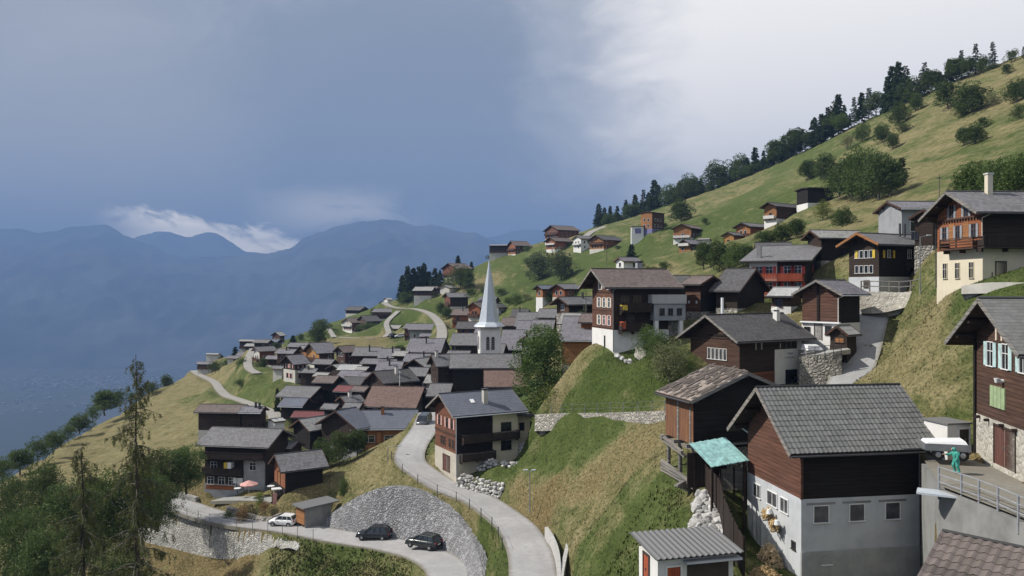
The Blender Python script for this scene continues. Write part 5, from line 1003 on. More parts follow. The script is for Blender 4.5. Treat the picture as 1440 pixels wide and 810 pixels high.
post_fence('curved dark handrail beside the steep lane below the lettered chalet',[P(u,v,Y) for u,v,Y in ((1126,503,89.6),(1146,500,88.6),(1160,498,88.3),(1172,497,88),(1183,496.5,87.8))],1.0,.04,2,'dark_metal','railing',.035)
def fence_boards(label,pts,h,mat='boards_dark'):
    g=[Vector(p) for p in pts]; f=empty('board_fence',g[0],label=label,cat='fence'); b=MB()
    for i in range(len(g)-1):
        d=g[i+1]-g[i]; n=max(1,int(d.length/.16))
        for k in range(n):
            p=g[i]-g[0]+d*(k/n); q=g[i]-g[0]+d*((k+.88)/n); y=Vector((-d.y,d.x,0)).normalized()*.03; hh=h+random.uniform(-.06,.06)
            b.hexa([p-y,q-y,q+y,p+y]+[v+Vector((0,0,hh)) for v in (p-y,q-y,q+y,p+y)])
    b.build('board_panel',MT[mat],f)
    for p in g:
        b=MB(); b.box(-.06,.06,-.06,.06,-.8,h+.1); b.build('post',MT['wood_dark'],f,p-g[0])
fence_boards('dark board fence descending between boulder bank and big barn-like house',[P(993,700,56),P(1012,722,53.4),P(1018,750,50.5),P(1032,785,48),P(1046,812,46.6)],2.3)
fence_boards('greyish board fence in the gap under the turquoise shed roof',[P(1013,690,56),P(1032,689,55.8),P(1049,688,55.5)],1.5,'wood_grey')
def lamp(label,base,h,arm=(.8,0),two=False):
    o=empty('street_lamp',base,label=label,cat='street lamp'); b=MB(); b.tube((0,0,-.5),(0,0,h),.075,.05,8); b.build('pole',MT['grey_metal'],o)
    b=MB(); b.tube((0,0,h-.05),(arm[0],arm[1],h+.12),.035,n=6)
    if two: b.tube((0,0,h-.05),(-arm[0],-arm[1],h+.12),.035,n=6)
    b.build('arm',MT['grey_metal'],o)
    for s in ((1,-1) if two else (1,)):
        b=MB(); b.box(arm[0]*s-.25,arm[0]*s+.25,-.12,.12,h+.08,h+.2); b.build('lamp_head',MT['zinc'],o,bevel=.03)
lamp('small street lamp at the start of the roadside fence, by the sharp bend',P(545.5,658,113.5),3.0,(1.6,.2))
lamp('slim street lamp with twin head on the tan slope beside the road',P(745,714,88.7),4.1,(.45,0),True)
lamp('tall street lamp post between the almost black chalet and the red gabled house',P(1294,418,91),7.0,(1.0,0))
def pole(label,base,h,r=.09,mat='bark_grey'):
    o=empty('utility_pole',base,label=label,cat='pole'); b=MB(); b.tube((0,0,-.6),(0,0,h),r,r*.7,8); b.build('pole',MT[mat],o); b=MB(); b.box(-.35,.35,-.04,.04,h-.5,h-.4); b.build('crossbar',MT[mat],o)
pole('thin wooden pole before the dark brown chalet uphill of the green tree',P(824,446,140),4.6)
pole('thin pale mast standing among dark barns above the red-brown roof',P(562,549,158),4.0,.07,'tarp_white')
pole('thin pole rising behind the weathered narrow barn, beside the red gabled house',P(1321,300,93),4.6,.05,'dark_metal')
pole('slender pole on the meadow valley-side of the white cottage roof',P(853,372,215),7,.08)
# ------------------------------------------------------------------ vehicles
def wheel_mesh():
    b=MB(); n=20; rg=[]
    for y,r in ((-.11,.24),(-.11,.30),(-.08,.335),(.08,.335),(.11,.30),(.11,.24)): rg.append([(r*math.cos(2*math.pi*i/n),y,r*math.sin(2*math.pi*i/n)) for i in range(n)])
    t=b.rings(rg).mesh('tyre',MT['rubber'],True,True); b=MB()
    b.rings([[(r*math.cos(2*math.pi*i/n),y,r*math.sin(2*math.pi*i/n)) for i in range(n)] for y,r in ((-.125,.05),(-.10,.22),(.10,.22),(.125,.05))]); return t,b.mesh('rim',MT['alloy'],False,True)
TY,RM=wheel_mesh()
def car(label,loc,rz,paint,van=False,L=4.45,W=1.84,H=1.66,pitch=0):
    o=empty('parked_car' if not van else 'van',loc,rz,label=label,cat='car' if not van else 'van'); o.rotation_euler=(0,pitch,rz); k=L/4.45
    # body: lofted cross-sections along x (front = -x)
    secs=[(-2.2,.78,.42,.62),(-2.08,.86,.34,.80),(-1.6,.91,.30,.93),(-.9,.92,.28,1.0),(0,.92,.27,1.03),(1.0,.92,.28,1.06),(1.75,.91,.32,1.07),(2.1,.87,.40,1.05),(2.22,.80,.5,.9)]
    if van: secs=[(-2.25,.85,.4,.85),(-2.1,.92,.32,1.0),(-1.5,.95,.3,1.1),(0,.95,.3,1.15),(1.6,.95,.3,1.15),(2.2,.93,.35,1.1),(2.28,.9,.45,1.0)]
    def sec(x,w,z0,z1): return [(x*k,-w*.9,z0),(x*k,-w,z0+.14),(x*k,-w*1.0,z0+(z1-z0)*.6),(x*k,-w*.93,z1),(x*k,0,z1+.05),(x*k,w*.93,z1),(x*k,w,z0+(z1-z0)*.6),(x*k,w,z0+.14),(x*k,w*.9,z0)]
    b=MB(); b.rings([sec(*s) for s in secs]); b.build('body',MT[paint],o,smooth=True,fix=True)
    # cabin
    x0,x1,x2,x3=((-1.05,-.25,1.65,2.12) if not van else (-1.75,-1.1,2.1,2.25)); zt=H if not van else 1.95; zb=1.0 if not van else 1.1
    def cab(grow): 
        w0,w1=.86+grow,.70+grow
        return [[(x0*k-grow,-w0,zb),(x3*k+grow,-w0,zb),(x3*k+grow,w0,zb),(x0*k-grow,w0,zb)],[(x1*k-grow*.5,-w1,zt-.06),(x2*k+grow*.5,-w1,zt-.06),(x2*k+grow*.5,w1,zt-.06),(x1*k-grow*.5,w1,zt-.06)]]
    b=MB(); b.rings(cab(0)); b.build('window',MT['car_glass'],o,fix=True)
    b=MB(); w1=.71; b.rings([[(x1*k-.05,-w1,zt-.07),(x2*k+.06,-w1,zt-.07),(x2*k+.06,w1,zt-.07),(x1*k-.05,w1,zt-.07)],[(x1*k+.05,-w1+.08,zt),(x2*k-.03,-w1+.08,zt),(x2*k-.03,w1-.08,zt),(x1*k+.05,w1-.08,zt)]])
    c=cab(.012)
    for i in range(4): b.bar(c[0][i],c[1][i],.09,.09)
    for s in (-1,1):
        for t in (.36,.70):
            xa=(x0+(x3-x0)*t)*k; xb=(x1+(x2-x1)*(t*.92))*k; b.bar((xa,s*.866,zb),(xb,s*.716,zt-.06),.07,.05)
        b.bar((x1*k+.2,s*.6,zt+.05),(x2*k-.2,s*.6,zt+.05),.04,.04)
    b.build('roof',MT[paint],o,fix=True)
    b=MB(); b.box(-2.24*k,2.26*k,-.80,.80,.26,.44); 
    for x in (-1.38,1.38):
        for s in (-1,1):
            b.tube((x*k,s*.86,.34),(x*k,s*.925,.34),.40,n=16)
    b.build('trim',MT['rubber'],o)
    for x in (-1.38,1.38):
        for s in (-1,1):
            w=put('wheel',TY,o,(x*k,s*.86,.335)); put('rim',RM,w)
    for s in (-1,1):
        b=MB(); b.box(-2.2*k,-2.05*k,s*.62-.17,s*.62+.17,.68,.80); b.build('headlight',MT['lamp_clear'],o,bevel=.02)
        b=MB(); b.box(2.08*k,2.235*k,s*.72-.13,s*.72+.13,.82,1.02); b.build('taillight',MT['lamp_red'],o,bevel=.02)
        b=MB(); b.box(-.95*k,-.78*k,s*.93-.0,s*1.08,1.0,1.13); b.build('mirror',MT[paint],o,bevel=.02)
    b=MB(); b.box(2.225*k,2.245*k,-.25,.25,.62,.74); b.build('number_plate',MT['white_paint'],o); return o
def road_at(name,u,v,off):
    ln=ROADS[name]['line']; return min(ln,key=lambda p:abs(px_of(p)[0]-u)+abs(px_of(p)[1]-v))
def onroad(name,u,v,z=.04):
    """point of the road surface seen at this place"""
    p=road_at(name,u,v,0); Y=(p.z+z)*F/-(v-CY); q=P(u,v,Y); return q
car('shiny black SUV parked against the big grey stone wall, nearer the white car',onroad('lower',526,757),R(-8),'paint_black')
car('dark green-grey SUV parked against the big grey stone wall, nearer the bend',onroad('lower',596,769),R(-28),'paint_green')
car('white compact SUV beside the open-sided garage',P(399,739,113.2)+Vector((0,0,.03)),R(-14),'paint_white',L=4.0,H=1.6)
q=road_at('upper',597,600,0); car('dark grey van coming along the upper road between the houses',P(596.5,600,126)+Vector((0,0,.05)),R(86),'paint_silver',True,4.6)
q=ground_at(562,475,200); car('white car parked on the pale track below the green lawn',P(562,475,q.y)+Vector((0,0,.05)),R(10),'paint_white',L=4.2)
q=ground_at(551,475,200); car('small dark car behind the white car on the pale track',P(551,474.5,q.y)+Vector((0,0,.05)),R(60),'paint_black',L=3.9)
# ------------------------------------------------------------------ open garage, sheds, terrace things
s=empty('open_garage',P(429,737,110.6),R(42),label='flat-roofed small garage with orange side beside the white car',cat='garage')
b=MB(); b.box(0,4.1,0,.15,-1,2.1); b.box(3.95,4.1,.15,2.7,-1,2.1); b.box(.15,3.95,2.55,2.7,-1,2.1); b.build('wall',MT['concrete_dark'],s)
b=MB(); b.box(-.06,.04,.1,2.6,-.2,2.1); b.build('door',MT['wood_orange'],s)
b=MB(); b.hexa([(-.5,-.4,2.16),(5.2,-.4,2.3),(5.2,3.1,2.3),(-.5,3.1,2.16),(-.5,-.4,2.32),(5.2,-.4,2.46),(5.2,3.1,2.46),(-.5,3.1,2.32)]); b.build('roof',MT['roof_pale'],s)
s=empty('lean_to_shed',P(1005,700,54),R(12),label='lean-to with faded turquoise metal roof between old barn and big barn-like house',cat='shed'); zr=P(1005,655,54).z-P(1005,700,54).z
b=MB()
for i in range(15):
    x0=-.4+i*.19; sg=.02*math.sin(i*2.1)
    b.hexa([(x0,-.3,zr+.02+x0*.12),(x0+.185,-.3,zr+.02+x0*.12),(x0+.185,3.2,zr+.95+x0*.12),(x0,3.2,zr+.95+x0*.12),(x0,-.3,zr+.06+sg+x0*.12),(x0+.185,-.3,zr+.06+sg+x0*.12),(x0+.185,3.2,zr+1+sg+x0*.12),(x0,3.2,zr+1+sg+x0*.12)])
b.build('roof',MT['turquoise'],s)
for x,y in ((-.2,.0),(2.2,.0),(-.2,2.8),(2.2,2.8)):
    b=MB(); b.box(x-.08,x+.08,y-.08,y+.08,-2.5,zr+.0+x*.12); b.build('post',MT['wood_dark'],s)
b=MB(); b.box(-.7,2.2,2.85,2.95,zr-2.2,zr+.3); b.build('back_wall',MT['boards_dark'],s)
s=empty('white_shed',P(925,826,43.5),R(14),label='little whitewashed shed with pale corrugated roof at the frame bottom',cat='shed')
b=MB(); b.box(0,4.6,0,.18,-1,1.45); b.box(0,.18,.18,2.6,-1,1.45); b.box(4.42,4.6,.18,2.6,-1,1.45); b.box(.18,4.42,2.42,2.6,-1,1.6); b.build('wall',MT['white_render'],s)
door(s,'B',.95,-.7,.8,1.75,'door_red','white_paint'); door(s,'A',1.5,-.6,.7,1.9,'door_red','dark_frame')
b=MB(); b.box(1.75,4.3,-.03,.0,-.8,1.2); b.build('dark_opening',MT['dark_frame'],s)
b=MB(); b.box(1.5,4.9,-.5,-.03,1.28,1.4); b.build('lintel',MT['concrete'],s)
b=MB(); n=46
rgs=[(-.45+i*5.4/n) for i in range(n+1)]
for i in range(n):
    h0=.05*math.cos(i*math.pi*.66); h1_=.05*math.cos((i+1)*math.pi*.66); z=lambda y:1.75+.33*(y+.6)
    b.hexa([(rgs[i],-.6,1.72+h0),(rgs[i+1],-.6,1.72+h1_),(rgs[i+1],3.1,2.1+h1_),(rgs[i],3.1,2.1+h0),(rgs[i],-.6,1.76+h0),(rgs[i+1],-.6,1.76+h1_),(rgs[i+1],3.1,2.14+h1_),(rgs[i],3.1,2.14+h0)])
b.build('roof',MT['roof_pale'],s); b=MB(); b.box(.0,4.6,.05,.15,1.45,1.7); b.build('fascia',MT['door_brown'],s)
# straw bundles and troughs on the concrete wall
def lump(name,label,c,s,mat,seed,cat):
    rg=random.Random(seed); t=bmesh.new(); bmesh.ops.create_icosphere(t,subdivisions=3,radius=1); off=Vector((seed*3.1,0,0))
    for v in t.verts: q=v.co*(1+.45*mnoise.noise(v.co*1.6+off)+.2*mnoise.noise(v.co*5+off)); v.co=Vector((q.x*s[0],q.y*s[1],q.z*s[2]))
    me=bpy.data.meshes.new(name); t.to_mesh(me); t.free(); me.materials.append(MT[mat]); me.polygons.foreach_set('use_smooth',[True]*len(me.polygons)); return put(name,me,None,c,label=label,cat=cat)
r1=h1['root']
def onA(a,z,d): 
    t=h1['th']; p=h1['C']; return Vector((p.x-d*math.cos(t)-a*math.sin(t),p.y-d*math.sin(t)+a*math.cos(t),p.z+z))
for lab,a,z in (('upper straw-brown bundle fixed to the concrete wall of the big barn-like house',3.6,2.75),('lower straw-brown bundle on the same concrete wall, closer to its corner',2.55,2.35)):
    o=empty('straw_bundle',onA(a,z,.45),h1['th'],label=lab,cat='bundle'); o.rotation_euler=(0,R(-8),h1['th']+R(-18))
    rg=random.Random(int(a*10)); b=MB()
    for i in range(60): y=rg.uniform(-.5,.5); z_=rg.uniform(-.25,.25); b.bar((rg.uniform(-.3,.25),y,z_),(rg.uniform(-.3,.25)+.1,y+rg.uniform(.2,.5),z_+rg.uniform(-.1,.25)),.07,.06)
    b.build('straw',MT['straw'],o)
    b=MB(); b.rings([[(.15+.2*math.cos(t),-.42+.2*math.sin(t),.25) for t in [k*.7854 for k in range(8)]],[(.15+.12*math.cos(t),-.42+.12*math.sin(t),.52) for t in [k*.7854 for k in range(8)]]]); b.build('white_cap',MT['tarp_white'],o)
    b=MB(); b.bar((.45,0,-.3),(-.25,.1,-.32),.06); b.build('bracket',MT['dark_metal'],o)
def straw_pile(name,label,c,sx,sy,sz,n,mat,seed):
    rg=random.Random(seed); b=MB()
    for i in range(n):
        a=rg.uniform(0,6.283); k=rg.random()**.5; z=sz*(1-k*k)*rg.uniform(.55,1); p=Vector((sx*k*math.cos(a),sy*k*math.sin(a),z)); d=Vector((rg.uniform(-1,1),rg.uniform(-1,1),rg.uniform(-.5,.25))).normalized()*rg.uniform(.18,.45); b.bar(p-d*.5,p+d*.5,.045,.03)
    return b.build(name,MT[mat],None,c,label=label,cat='heap')
straw_pile('straw_heap','tan heap of straw lying under the two bundles at the wall',onA(2.6,.0,.75),.7,1.1,1.3,520,'tan_cloth',3)
straw_pile('hay_heap','brown heap of hay between white shed and concrete wall',P(1076,812,46.5),.9,.8,.7,420,'straw',5)
# garden parasol, stall, tables
o=empty('parasol',P(350,698,124.5),0,label='open salmon-pink parasol on the garden terrace of the wide dark house',cat='parasol')
b=MB(); b.tube((0,0,-.3),(0,0,2.5),.03,n=6); b.build('pole',MT['white_paint'],o)
b=MB(); n=8; top=(0,0,2.55)
ring=[(1.45*math.cos(2*math.pi*i/n),1.45*math.sin(2*math.pi*i/n),1.95) for i in range(n)]
for i in range(n):
    j=(i+1)%n; b.poly([ring[i],ring[j],top]); m1=ring[i]; m2=ring[j]; b.poly([(m1[0],m1[1],1.8),(m2[0],m2[1],1.8),m2,m1])
b.build('canopy',MT['parasol_cloth'],o)
o=empty('garden_stall',P(389,706,119.5),R(20),label='small white-roofed garden stall with pink front beside the black timber barn',cat='stall')
b=MB(); b.box(-.75,.75,-.6,.6,1.95,2.08); b.build('roof',MT['tarp_white'],o); b=MB(); b.box(-.6,.0,-.5,-.4,-.3,1.5); b.build('front_panel',MT['parasol_cloth'],o); b=MB(); b.box(.0,.6,-.4,.5,-.3,1.0); b.build('counter',MT['wood_dark'],o)
for x,y in ((-.65,-.5),(.65,-.5),(-.65,.5),(.65,.5)):
    b=MB(); b.box(x-.04,x+.04,y-.04,y+.04,-.3,1.95); b.build('post',MT['wood_brown'],o)
def garden_table(label,p):
    o=empty('garden_table',p,R(15),label=label,cat='table'); b=MB(); b.tube((0,0,.7),(0,0,.75),.55,n=14); b.build('tabletop',MT['tarp_white'],o); b=MB(); b.tube((0,0,-.2),(0,0,.7),.05,n=6); b.build('leg',MT['dark_metal'],o)
garden_table('round white table next to the salmon-pink parasol',P(334,693,125.5)); garden_table('round white table uphill of the white-roofed garden stall',P(381,690,121))
# terrace by the shuttered chalet
o=empty('person',P(1345,664,43.6)+Vector((0,0,0)),R(0),label='person in a turquoise hooded rain suit reaching toward the flatbed trailer',cat='person')
bm=bmesh.new()
J=dict(pel=(0,0,.66),ch=(-.06,0,.98),nk=(-.10,0,1.14),hd=(-.14,0,1.26),ht=(-.13,0,1.38),hl=(-.01,.11,.62),kl=(-.12,.13,.36),al=(.02,.13,.06),fl=(-.14,.14,.03),hr=(.01,-.11,.62),kr=(-.02,-.13,.34),ar=(.10,-.13,.06),fr=(-.06,-.14,.03),sl=(-.07,.19,1.06),el=(-.28,.22,.92),wl=(-.52,.2,.96),sr=(-.05,-.19,1.06),er=(-.08,-.25,.80),wr=(-.22,-.2,.62))
E=[('pel','ch'),('ch','nk'),('nk','hd'),('hd','ht'),('pel','hl'),('hl','kl'),('kl','al'),('al','fl'),('pel','hr'),('hr','kr'),('kr','ar'),('ar','fr'),('ch','sl'),('sl','el'),('el','wl'),('ch','sr'),('sr','er'),('er','wr')]
RD=dict(pel=.17,ch=.18,nk=.09,hd=.12,ht=.09,hl=.13,kl=.095,al=.075,fl=.05,hr=.13,kr=.095,ar=.075,fr=.05,sl=.10,el=.07,wl=.05,sr=.10,er=.07,wr=.05)
me=bpy.data.meshes.new('body'); ks=list(J); me.from_pydata([J[k] for k in ks],[(ks.index(a),ks.index(c)) for a,c in E],[]); me.materials.append(MT['suit'])
bo=put('body',me,o); sk=bo.modifiers.new('skin','SKIN'); sk.use_smooth_shade=True
for i,k in enumerate(ks): me.skin_vertices[0].data[i].radius=(RD[k],RD[k])
me.skin_vertices[0].data[0].use_root=True; su=bo.modifiers.new('sub','SUBSURF'); su.levels=2; su.render_levels=2
b=MB(); b.rings([[(-.255+.0*t,.055*math.cos(a),1.27+.07*math.sin(a)) for a in [k*.785 for k in range(8)]] for t in (0,)]+[[(-.285,.03*math.cos(a),1.27+.045*math.sin(a)) for a in [k*.785 for k in range(8)]]]); b.build('face',MT['skin'],o,smooth=True)
b=MB(); b.box(-.60,-.51,.165,.235,.945,.98)
for i in range(4): b.bar((-.60,.173+i*.018,.965),(-.68+.01*abs(i-1.5),.173+i*.018,.945),.015)
b.bar((-.55,.165,.96),(-.60,.13,.95),.018); b.build('hand',MT['skin'],o)
o=empty('flatbed_trailer',P(1331,645,46.4),R(-14),label='grey flatbed trailer with white load cover in front of the white cabin',cat='trailer')
b=MB(); b.box(-1.3,1.1,-.7,.9,.55,.68); b.box(-1.3,1.1,-.75,-.7,.6,.98); b.box(-1.35,-1.3,-.75,.9,.6,.98); b.box(-1.3,1.1,.9,.95,.6,.98); b.build('bed',MT['grey_metal'],o)
b=MB(); b.hexa([(-1.2,-.6,.9),(1.0,-.6,.9),(1.0,.8,.9),(-1.2,.8,.9),(-1.1,-.5,1.02),(.9,-.4,1.12),(.9,.7,1.15),(-1.1,.7,1.04)]); b.build('load_cover',MT['tarp_white'],o)
for x in (-.6,.7):
    for y in (-.55,.75): w=put('wheel',TY,o,(x,y,.335)); put('rim',RM,w)
b=MB(); b.bar((-1.3,.1,.5),(-2.3,.1,.42),.09); b.build('drawbar',MT['dark_metal'],o)
o=empty('cabin',P(1362,642,48.5),R(12),label='white flat-roofed cabin with dark doorway beside the turquoise-shuttered chalet',cat='cabin')
b=MB(); b.box(-1.5,.1,0,2.0,-.5,2.0); b.build('wall',MT['white_render'],o); b=MB(); b.box(-1.6,.18,-.12,2.1,2.0,2.1); b.build('roof',MT['roof_pale'],o); door(o,'B',-.35,0,.7,1.7,'dark_frame','white_paint')
b=MB(); b.poly([P(1300,655,47),P(1323,687,41),P(1440,733,35.2),P(1520,770,31.5),P(1600,700,40),P(1450,672,42.5),P(1362,645,47.5)]); me=b.mesh('terrace',MT['paving'])
for v in me.vertices: v.co.z=-10.28 if v.co.y>34 else -10.28
put('terrace',me,kind='structure',label='grey paved terrace in front of the turquoise-shuttered chalet')
o=empty('shelf_slab',P(1330,690,41.4)+Vector((0,-.6,.1)),R(-30),label='grey plank platform jutting from the terrace wall beside the big barn-like house',cat='platform'); b=MB(); b.box(-1.6,.6,-1.0,.1,-.1,.0); b.build('deck',MT['zinc'],o); b=MB(); b.bar((.2,-.6,-.1),(.5,.2,-1.3),.1); b.build('strut',MT['dark_metal'],o)
strip_wall('retaining_wall','grey stone wall below the forecourt beside the lettered chalet',[P(u,v,Y) for u,v,Y in ((1124,503,89.7),(1150,499.5,88.6),(1170,497,88.1),(1184,496.5,87.9))],[P(u,v,Y) for u,v,Y in ((1124,566,89.4),(1150,566,88.3),(1170,566,87.8),(1184,570,87.6))],'stone_village',.3,.05)
# tarpaulin stacks beside the lettered chalet
o=empty('covered_stack',P(1142,492,91.6),R(20),label='white tarpaulin-covered stack behind the lettered chalet',cat='stack'); b=MB(); b.hexa([(-1.1,-.6,0),(1.1,-.6,0),(1.1,.6,0),(-1.1,.6,0),(-1.0,-.5,.55),(.9,-.3,.4),(1.0,.5,.6),(-1.0,.5,.7)]); b.build('cover',MT['tarp_white'],o); b=MB(); b.box(-1.4,1.4,-.7,.7,-.6,-.02); b.build('stack',MT['concrete_dark'],o)
# ------------------------------------------------------------------ trees: unit-height archetypes (trunk + crown), copied and scaled
class Leaves:
    def __init__(s): s.v=[]; s.f=[]
    def leaf(s,c,d,w,l,rg):
        d=Vector(d).normalized(); a=d.orthogonal().normalized(); a=(Matrix.Rotation(rg.uniform(0,6.28),3,d)@a); k=len(s.v); c=Vector(c)
        s.v+= [tuple(c-a*w*.5),tuple(c+d*l*.5-a*w*.35),tuple(c+d*l),tuple(c+d*l*.5+a*w*.5)]; s.f.append((k,k+1,k+2,k+3))
    def mesh(s,name,mat):
        me=bpy.data.meshes.new(name); me.from_pydata(s.v,[],s.f); me.materials.append(MT[mat]); return me
def rdir(rg): 
    z=rg.uniform(-1,1); a=rg.uniform(0,6.283); r=math.sqrt(1-z*z); return Vector((r*math.cos(a),r*math.sin(a),z))
def limb_trunk(rg,h,r,n,spread,mat,top=.8):
    b=MB(); p=Vector((0,0,-.08)); pts=[p]
    for i in range(4): p=p+Vector((rg.uniform(-.03,.03),rg.uniform(-.03,.03),(h*top+.08)/4)); pts.append(p)
    for i in range(4): b.tube(pts[i],pts[i+1],r*(1-i*.22),r*(1-(i+1)*.22),7)
    for i in range(n):
        t=rg.uniform(.25,.95)*4; k=min(3,int(t)); q=pts[k].lerp(pts[k+1],t-k); a=rg.uniform(0,6.28); l=spread*rg.uniform(.4,.8)
        e=q+Vector((math.cos(a)*l,math.sin(a)*l,l*rg.uniform(.3,.9))); b.tube(q,e,r*.35,r*.1,5)
    return b.mesh('trunk',MT[mat],True)
def broad(seed,mat,n=7000,wide=.85,base=.06,nb=22,leaf=.036,hole=.3,trunk='bark_grey'):
    rg=random.Random(seed); L=Leaves(); blobs=[]
    for i in range(nb):
        z=base+.1+(.80-base)*((i+.5)/nb)**.9+rg.uniform(-.05,.05); prof=math.sqrt(max(.06,1-((z-.40)/.58)**2)); rr=wide*.5*prof*rg.uniform(.75,1.15); a=i*2.4+rg.uniform(-.6,.6); r=rg.uniform(.09,.21)*(.55+.6*wide)*(.75+.35*prof); q=max(0,rr-r*.7)*rg.uniform(.5,1.15)
        blobs.append((Vector((math.cos(a)*q,math.sin(a)*q,z)),r))
    blobs.append((Vector((rg.uniform(-.08,.08),rg.uniform(-.08,.08),.42)),.17*wide+.05)); blobs.append((Vector((rg.uniform(-.1,.1),rg.uniform(-.1,.1),.72)),.14*wide+.03))
    for i in range(5): blobs.append((Vector((rg.uniform(-.2,.2)*wide,rg.uniform(-.2,.2)*wide,rg.uniform(.25,.75))),.14*wide+.02))
    tot=sum(r**2 for c,r in blobs)
    for c,r in blobs:
        for i in range(int(n*r*r/tot)):
            d=rdir(rg); nn=mnoise.noise((c+d*r)*6+Vector((seed,0,0)))
            if nn<-hole and rg.random()<.8: continue
            p=c+Vector((d.x,d.y,d.z*.8))*r*(1+.4*nn)*rg.uniform(.7,1.08)
            if p.z<.01: continue
            L.leaf(p,(d+rdir(rg)*.9),leaf*rg.uniform(.6,1.25),leaf*rg.uniform(.8,1.5),rg)
    return limb_trunk(rg,1,.026,9,wide*.36,trunk,.7),L.mesh('crown',mat)
def conifer(seed,mat,n=2600,wide=.34,gap=.1,base=.08,droop=.35,trunk='bark',leaf=.035,irr=.3):
    rg=random.Random(seed); L=Leaves(); b=MB(); b.tube((0,0,-.06),(0,0,.97),.02,.003,7); nb=70
    for i in range(nb):
        z=base+(1-base)*(i/nb)**.92; ln=wide*.5*(1-z)**.8*rg.uniform(1-irr,1.12)+.012; a=i*2.4+rg.uniform(-.4,.4)
        if rg.random()<gap: continue
        dz=-droop*ln+.15*ln*(z>.75); e=Vector((math.cos(a)*ln,math.sin(a)*ln,dz)); o=Vector((0,0,z)); b.tube(o,o+e*.85,.004,.0015,4,cap=False)
        m=int(n/nb*(.35+1.4*ln/(wide*.5)))
        for k in range(m):
            t=rg.uniform(.12,1.0); s=Vector((-e.y,e.x,0))*rg.uniform(-.38,.38)*(1.15-t); p=o+e*t+s+Vector((0,0,rg.uniform(-.02,.008)-abs(s.length)*.25))
            L.leaf(p,e.normalized()*.8+s*3+Vector((0,0,-.35))+rdir(rg)*.4,leaf*rg.uniform(.45,.8),leaf*rg.uniform(.9,1.7),rg)
    return b.mesh('trunk',MT[trunk],True),L.mesh('crown',mat)
ARCH=dict(
 con=[conifer(s,'needles_dark',n=4200,wide=w,droop=d,base=.03,leaf=.046) for s,w,d in ((1,.50,.35),(2,.60,.45),(3,.44,.25))],
 larch=[conifer(s,'needles_dark',n=2600,wide=.52,gap=.2,droop=.2,leaf=.036,irr=.5,base=.05) for s in (5,6)],
 broad=[broad(11,'leaf_dark'),broad(12,'leaf_dark',wide=1.0,base=.1),broad(13,'leaf_dark',wide=.75,base=.2)],
 mid=[broad(21,'leaf_mid'),broad(22,'leaf_mid',wide=1.0)],
 willow=[broad(31,'leaf_willow',wide=.95,base=.08,nb=20),broad(32,'leaf_willow',wide=.85,base=.1,nb=18)],
 lime=[broad(41,'leaf_lime',n=3500,wide=.9,base=.06)], pale=[broad(45,'leaf_pale',n=2600,wide=1.1,base=.04)],
 bush=[broad(51,'leaf_dark',n=3600,wide=1.25,base=.02,nb=13,leaf=.045),broad(52,'leaf_dark',n=3600,wide=1.1,base=.02,nb=11,leaf=.045)],
 bigbush=[broad(53,'leaf_mid',n=9000,wide=1.0,base=.02,nb=24,leaf=.026),broad(54,'leaf_pale',n=7000,wide=1.0,base=.02,nb=20,leaf=.026)],
 tall=[broad(61,'leaf_mid',n=17000,wide=.56,base=.0,nb=46,leaf=.018,hole=.35)],
 young=[broad(71,'leaf_lime',n=1500,wide=.75,base=.06,nb=14,leaf=.024,hole=.05)],
 near=[broad(83,'leaf_mid',n=15000,wide=.85,base=.0,nb=36,leaf=.022,hole=.25),broad(81,'leaf_dark',n=15000,wide=.9,base=.0,nb=36,leaf=.022,hole=.25),broad(82,'leaf_dark',n=15000,wide=.8,base=.0,nb=36,leaf=.022,hole=.25)],
 flower=[broad(91,'leaf_flower',n=2200,wide=1.1,base=.0,nb=12,leaf=.05),broad(92,'leaf_weed',n=2600,wide=1.2,base=.0,nb=12,leaf=.05)],
)
AW={}; AH={}
for k,vs in ARCH.items():
    for t,c in vs:
        q=np.empty(len(c.vertices)*3); c.vertices.foreach_get('co',q); q=q.reshape(-1,3); AW[c.name]=2*float(np.percentile(np.hypot(q[:,0],q[:,1]),86)); AH[c.name]=float(np.percentile(q[:,2],98))
rgT=random.Random(77); NTREE=0
def tree(kind,u,v,hp,wp=None,Y=None,name=None,label=None,group=None,cat='tree',lift=0):
    global NTREE
    if Y is None: p=ground_at(u,v)
    else:
        p=P(u,v,Y); 
        if not lift: p.z=min(tz(p.x,p.y),p.z+2) if abs(tz(p.x,p.y)-p.z)<6 else p.z
    hm=hp*p.y/F; vs=ARCH[kind]; t,c=vs[NTREE%len(vs)]; NTREE+=1
    sx=(wp*p.y/F)/AW[c.name] if wp else hm*rgT.uniform(1.0,1.25)
    o=empty(name or 'tree',p,rgT.uniform(0,6.28),label=label,cat=cat,group=group); o.scale=(sx,sx,hm/AH[c.name])
    put('trunk',t,o); put('crown',c,o); return o
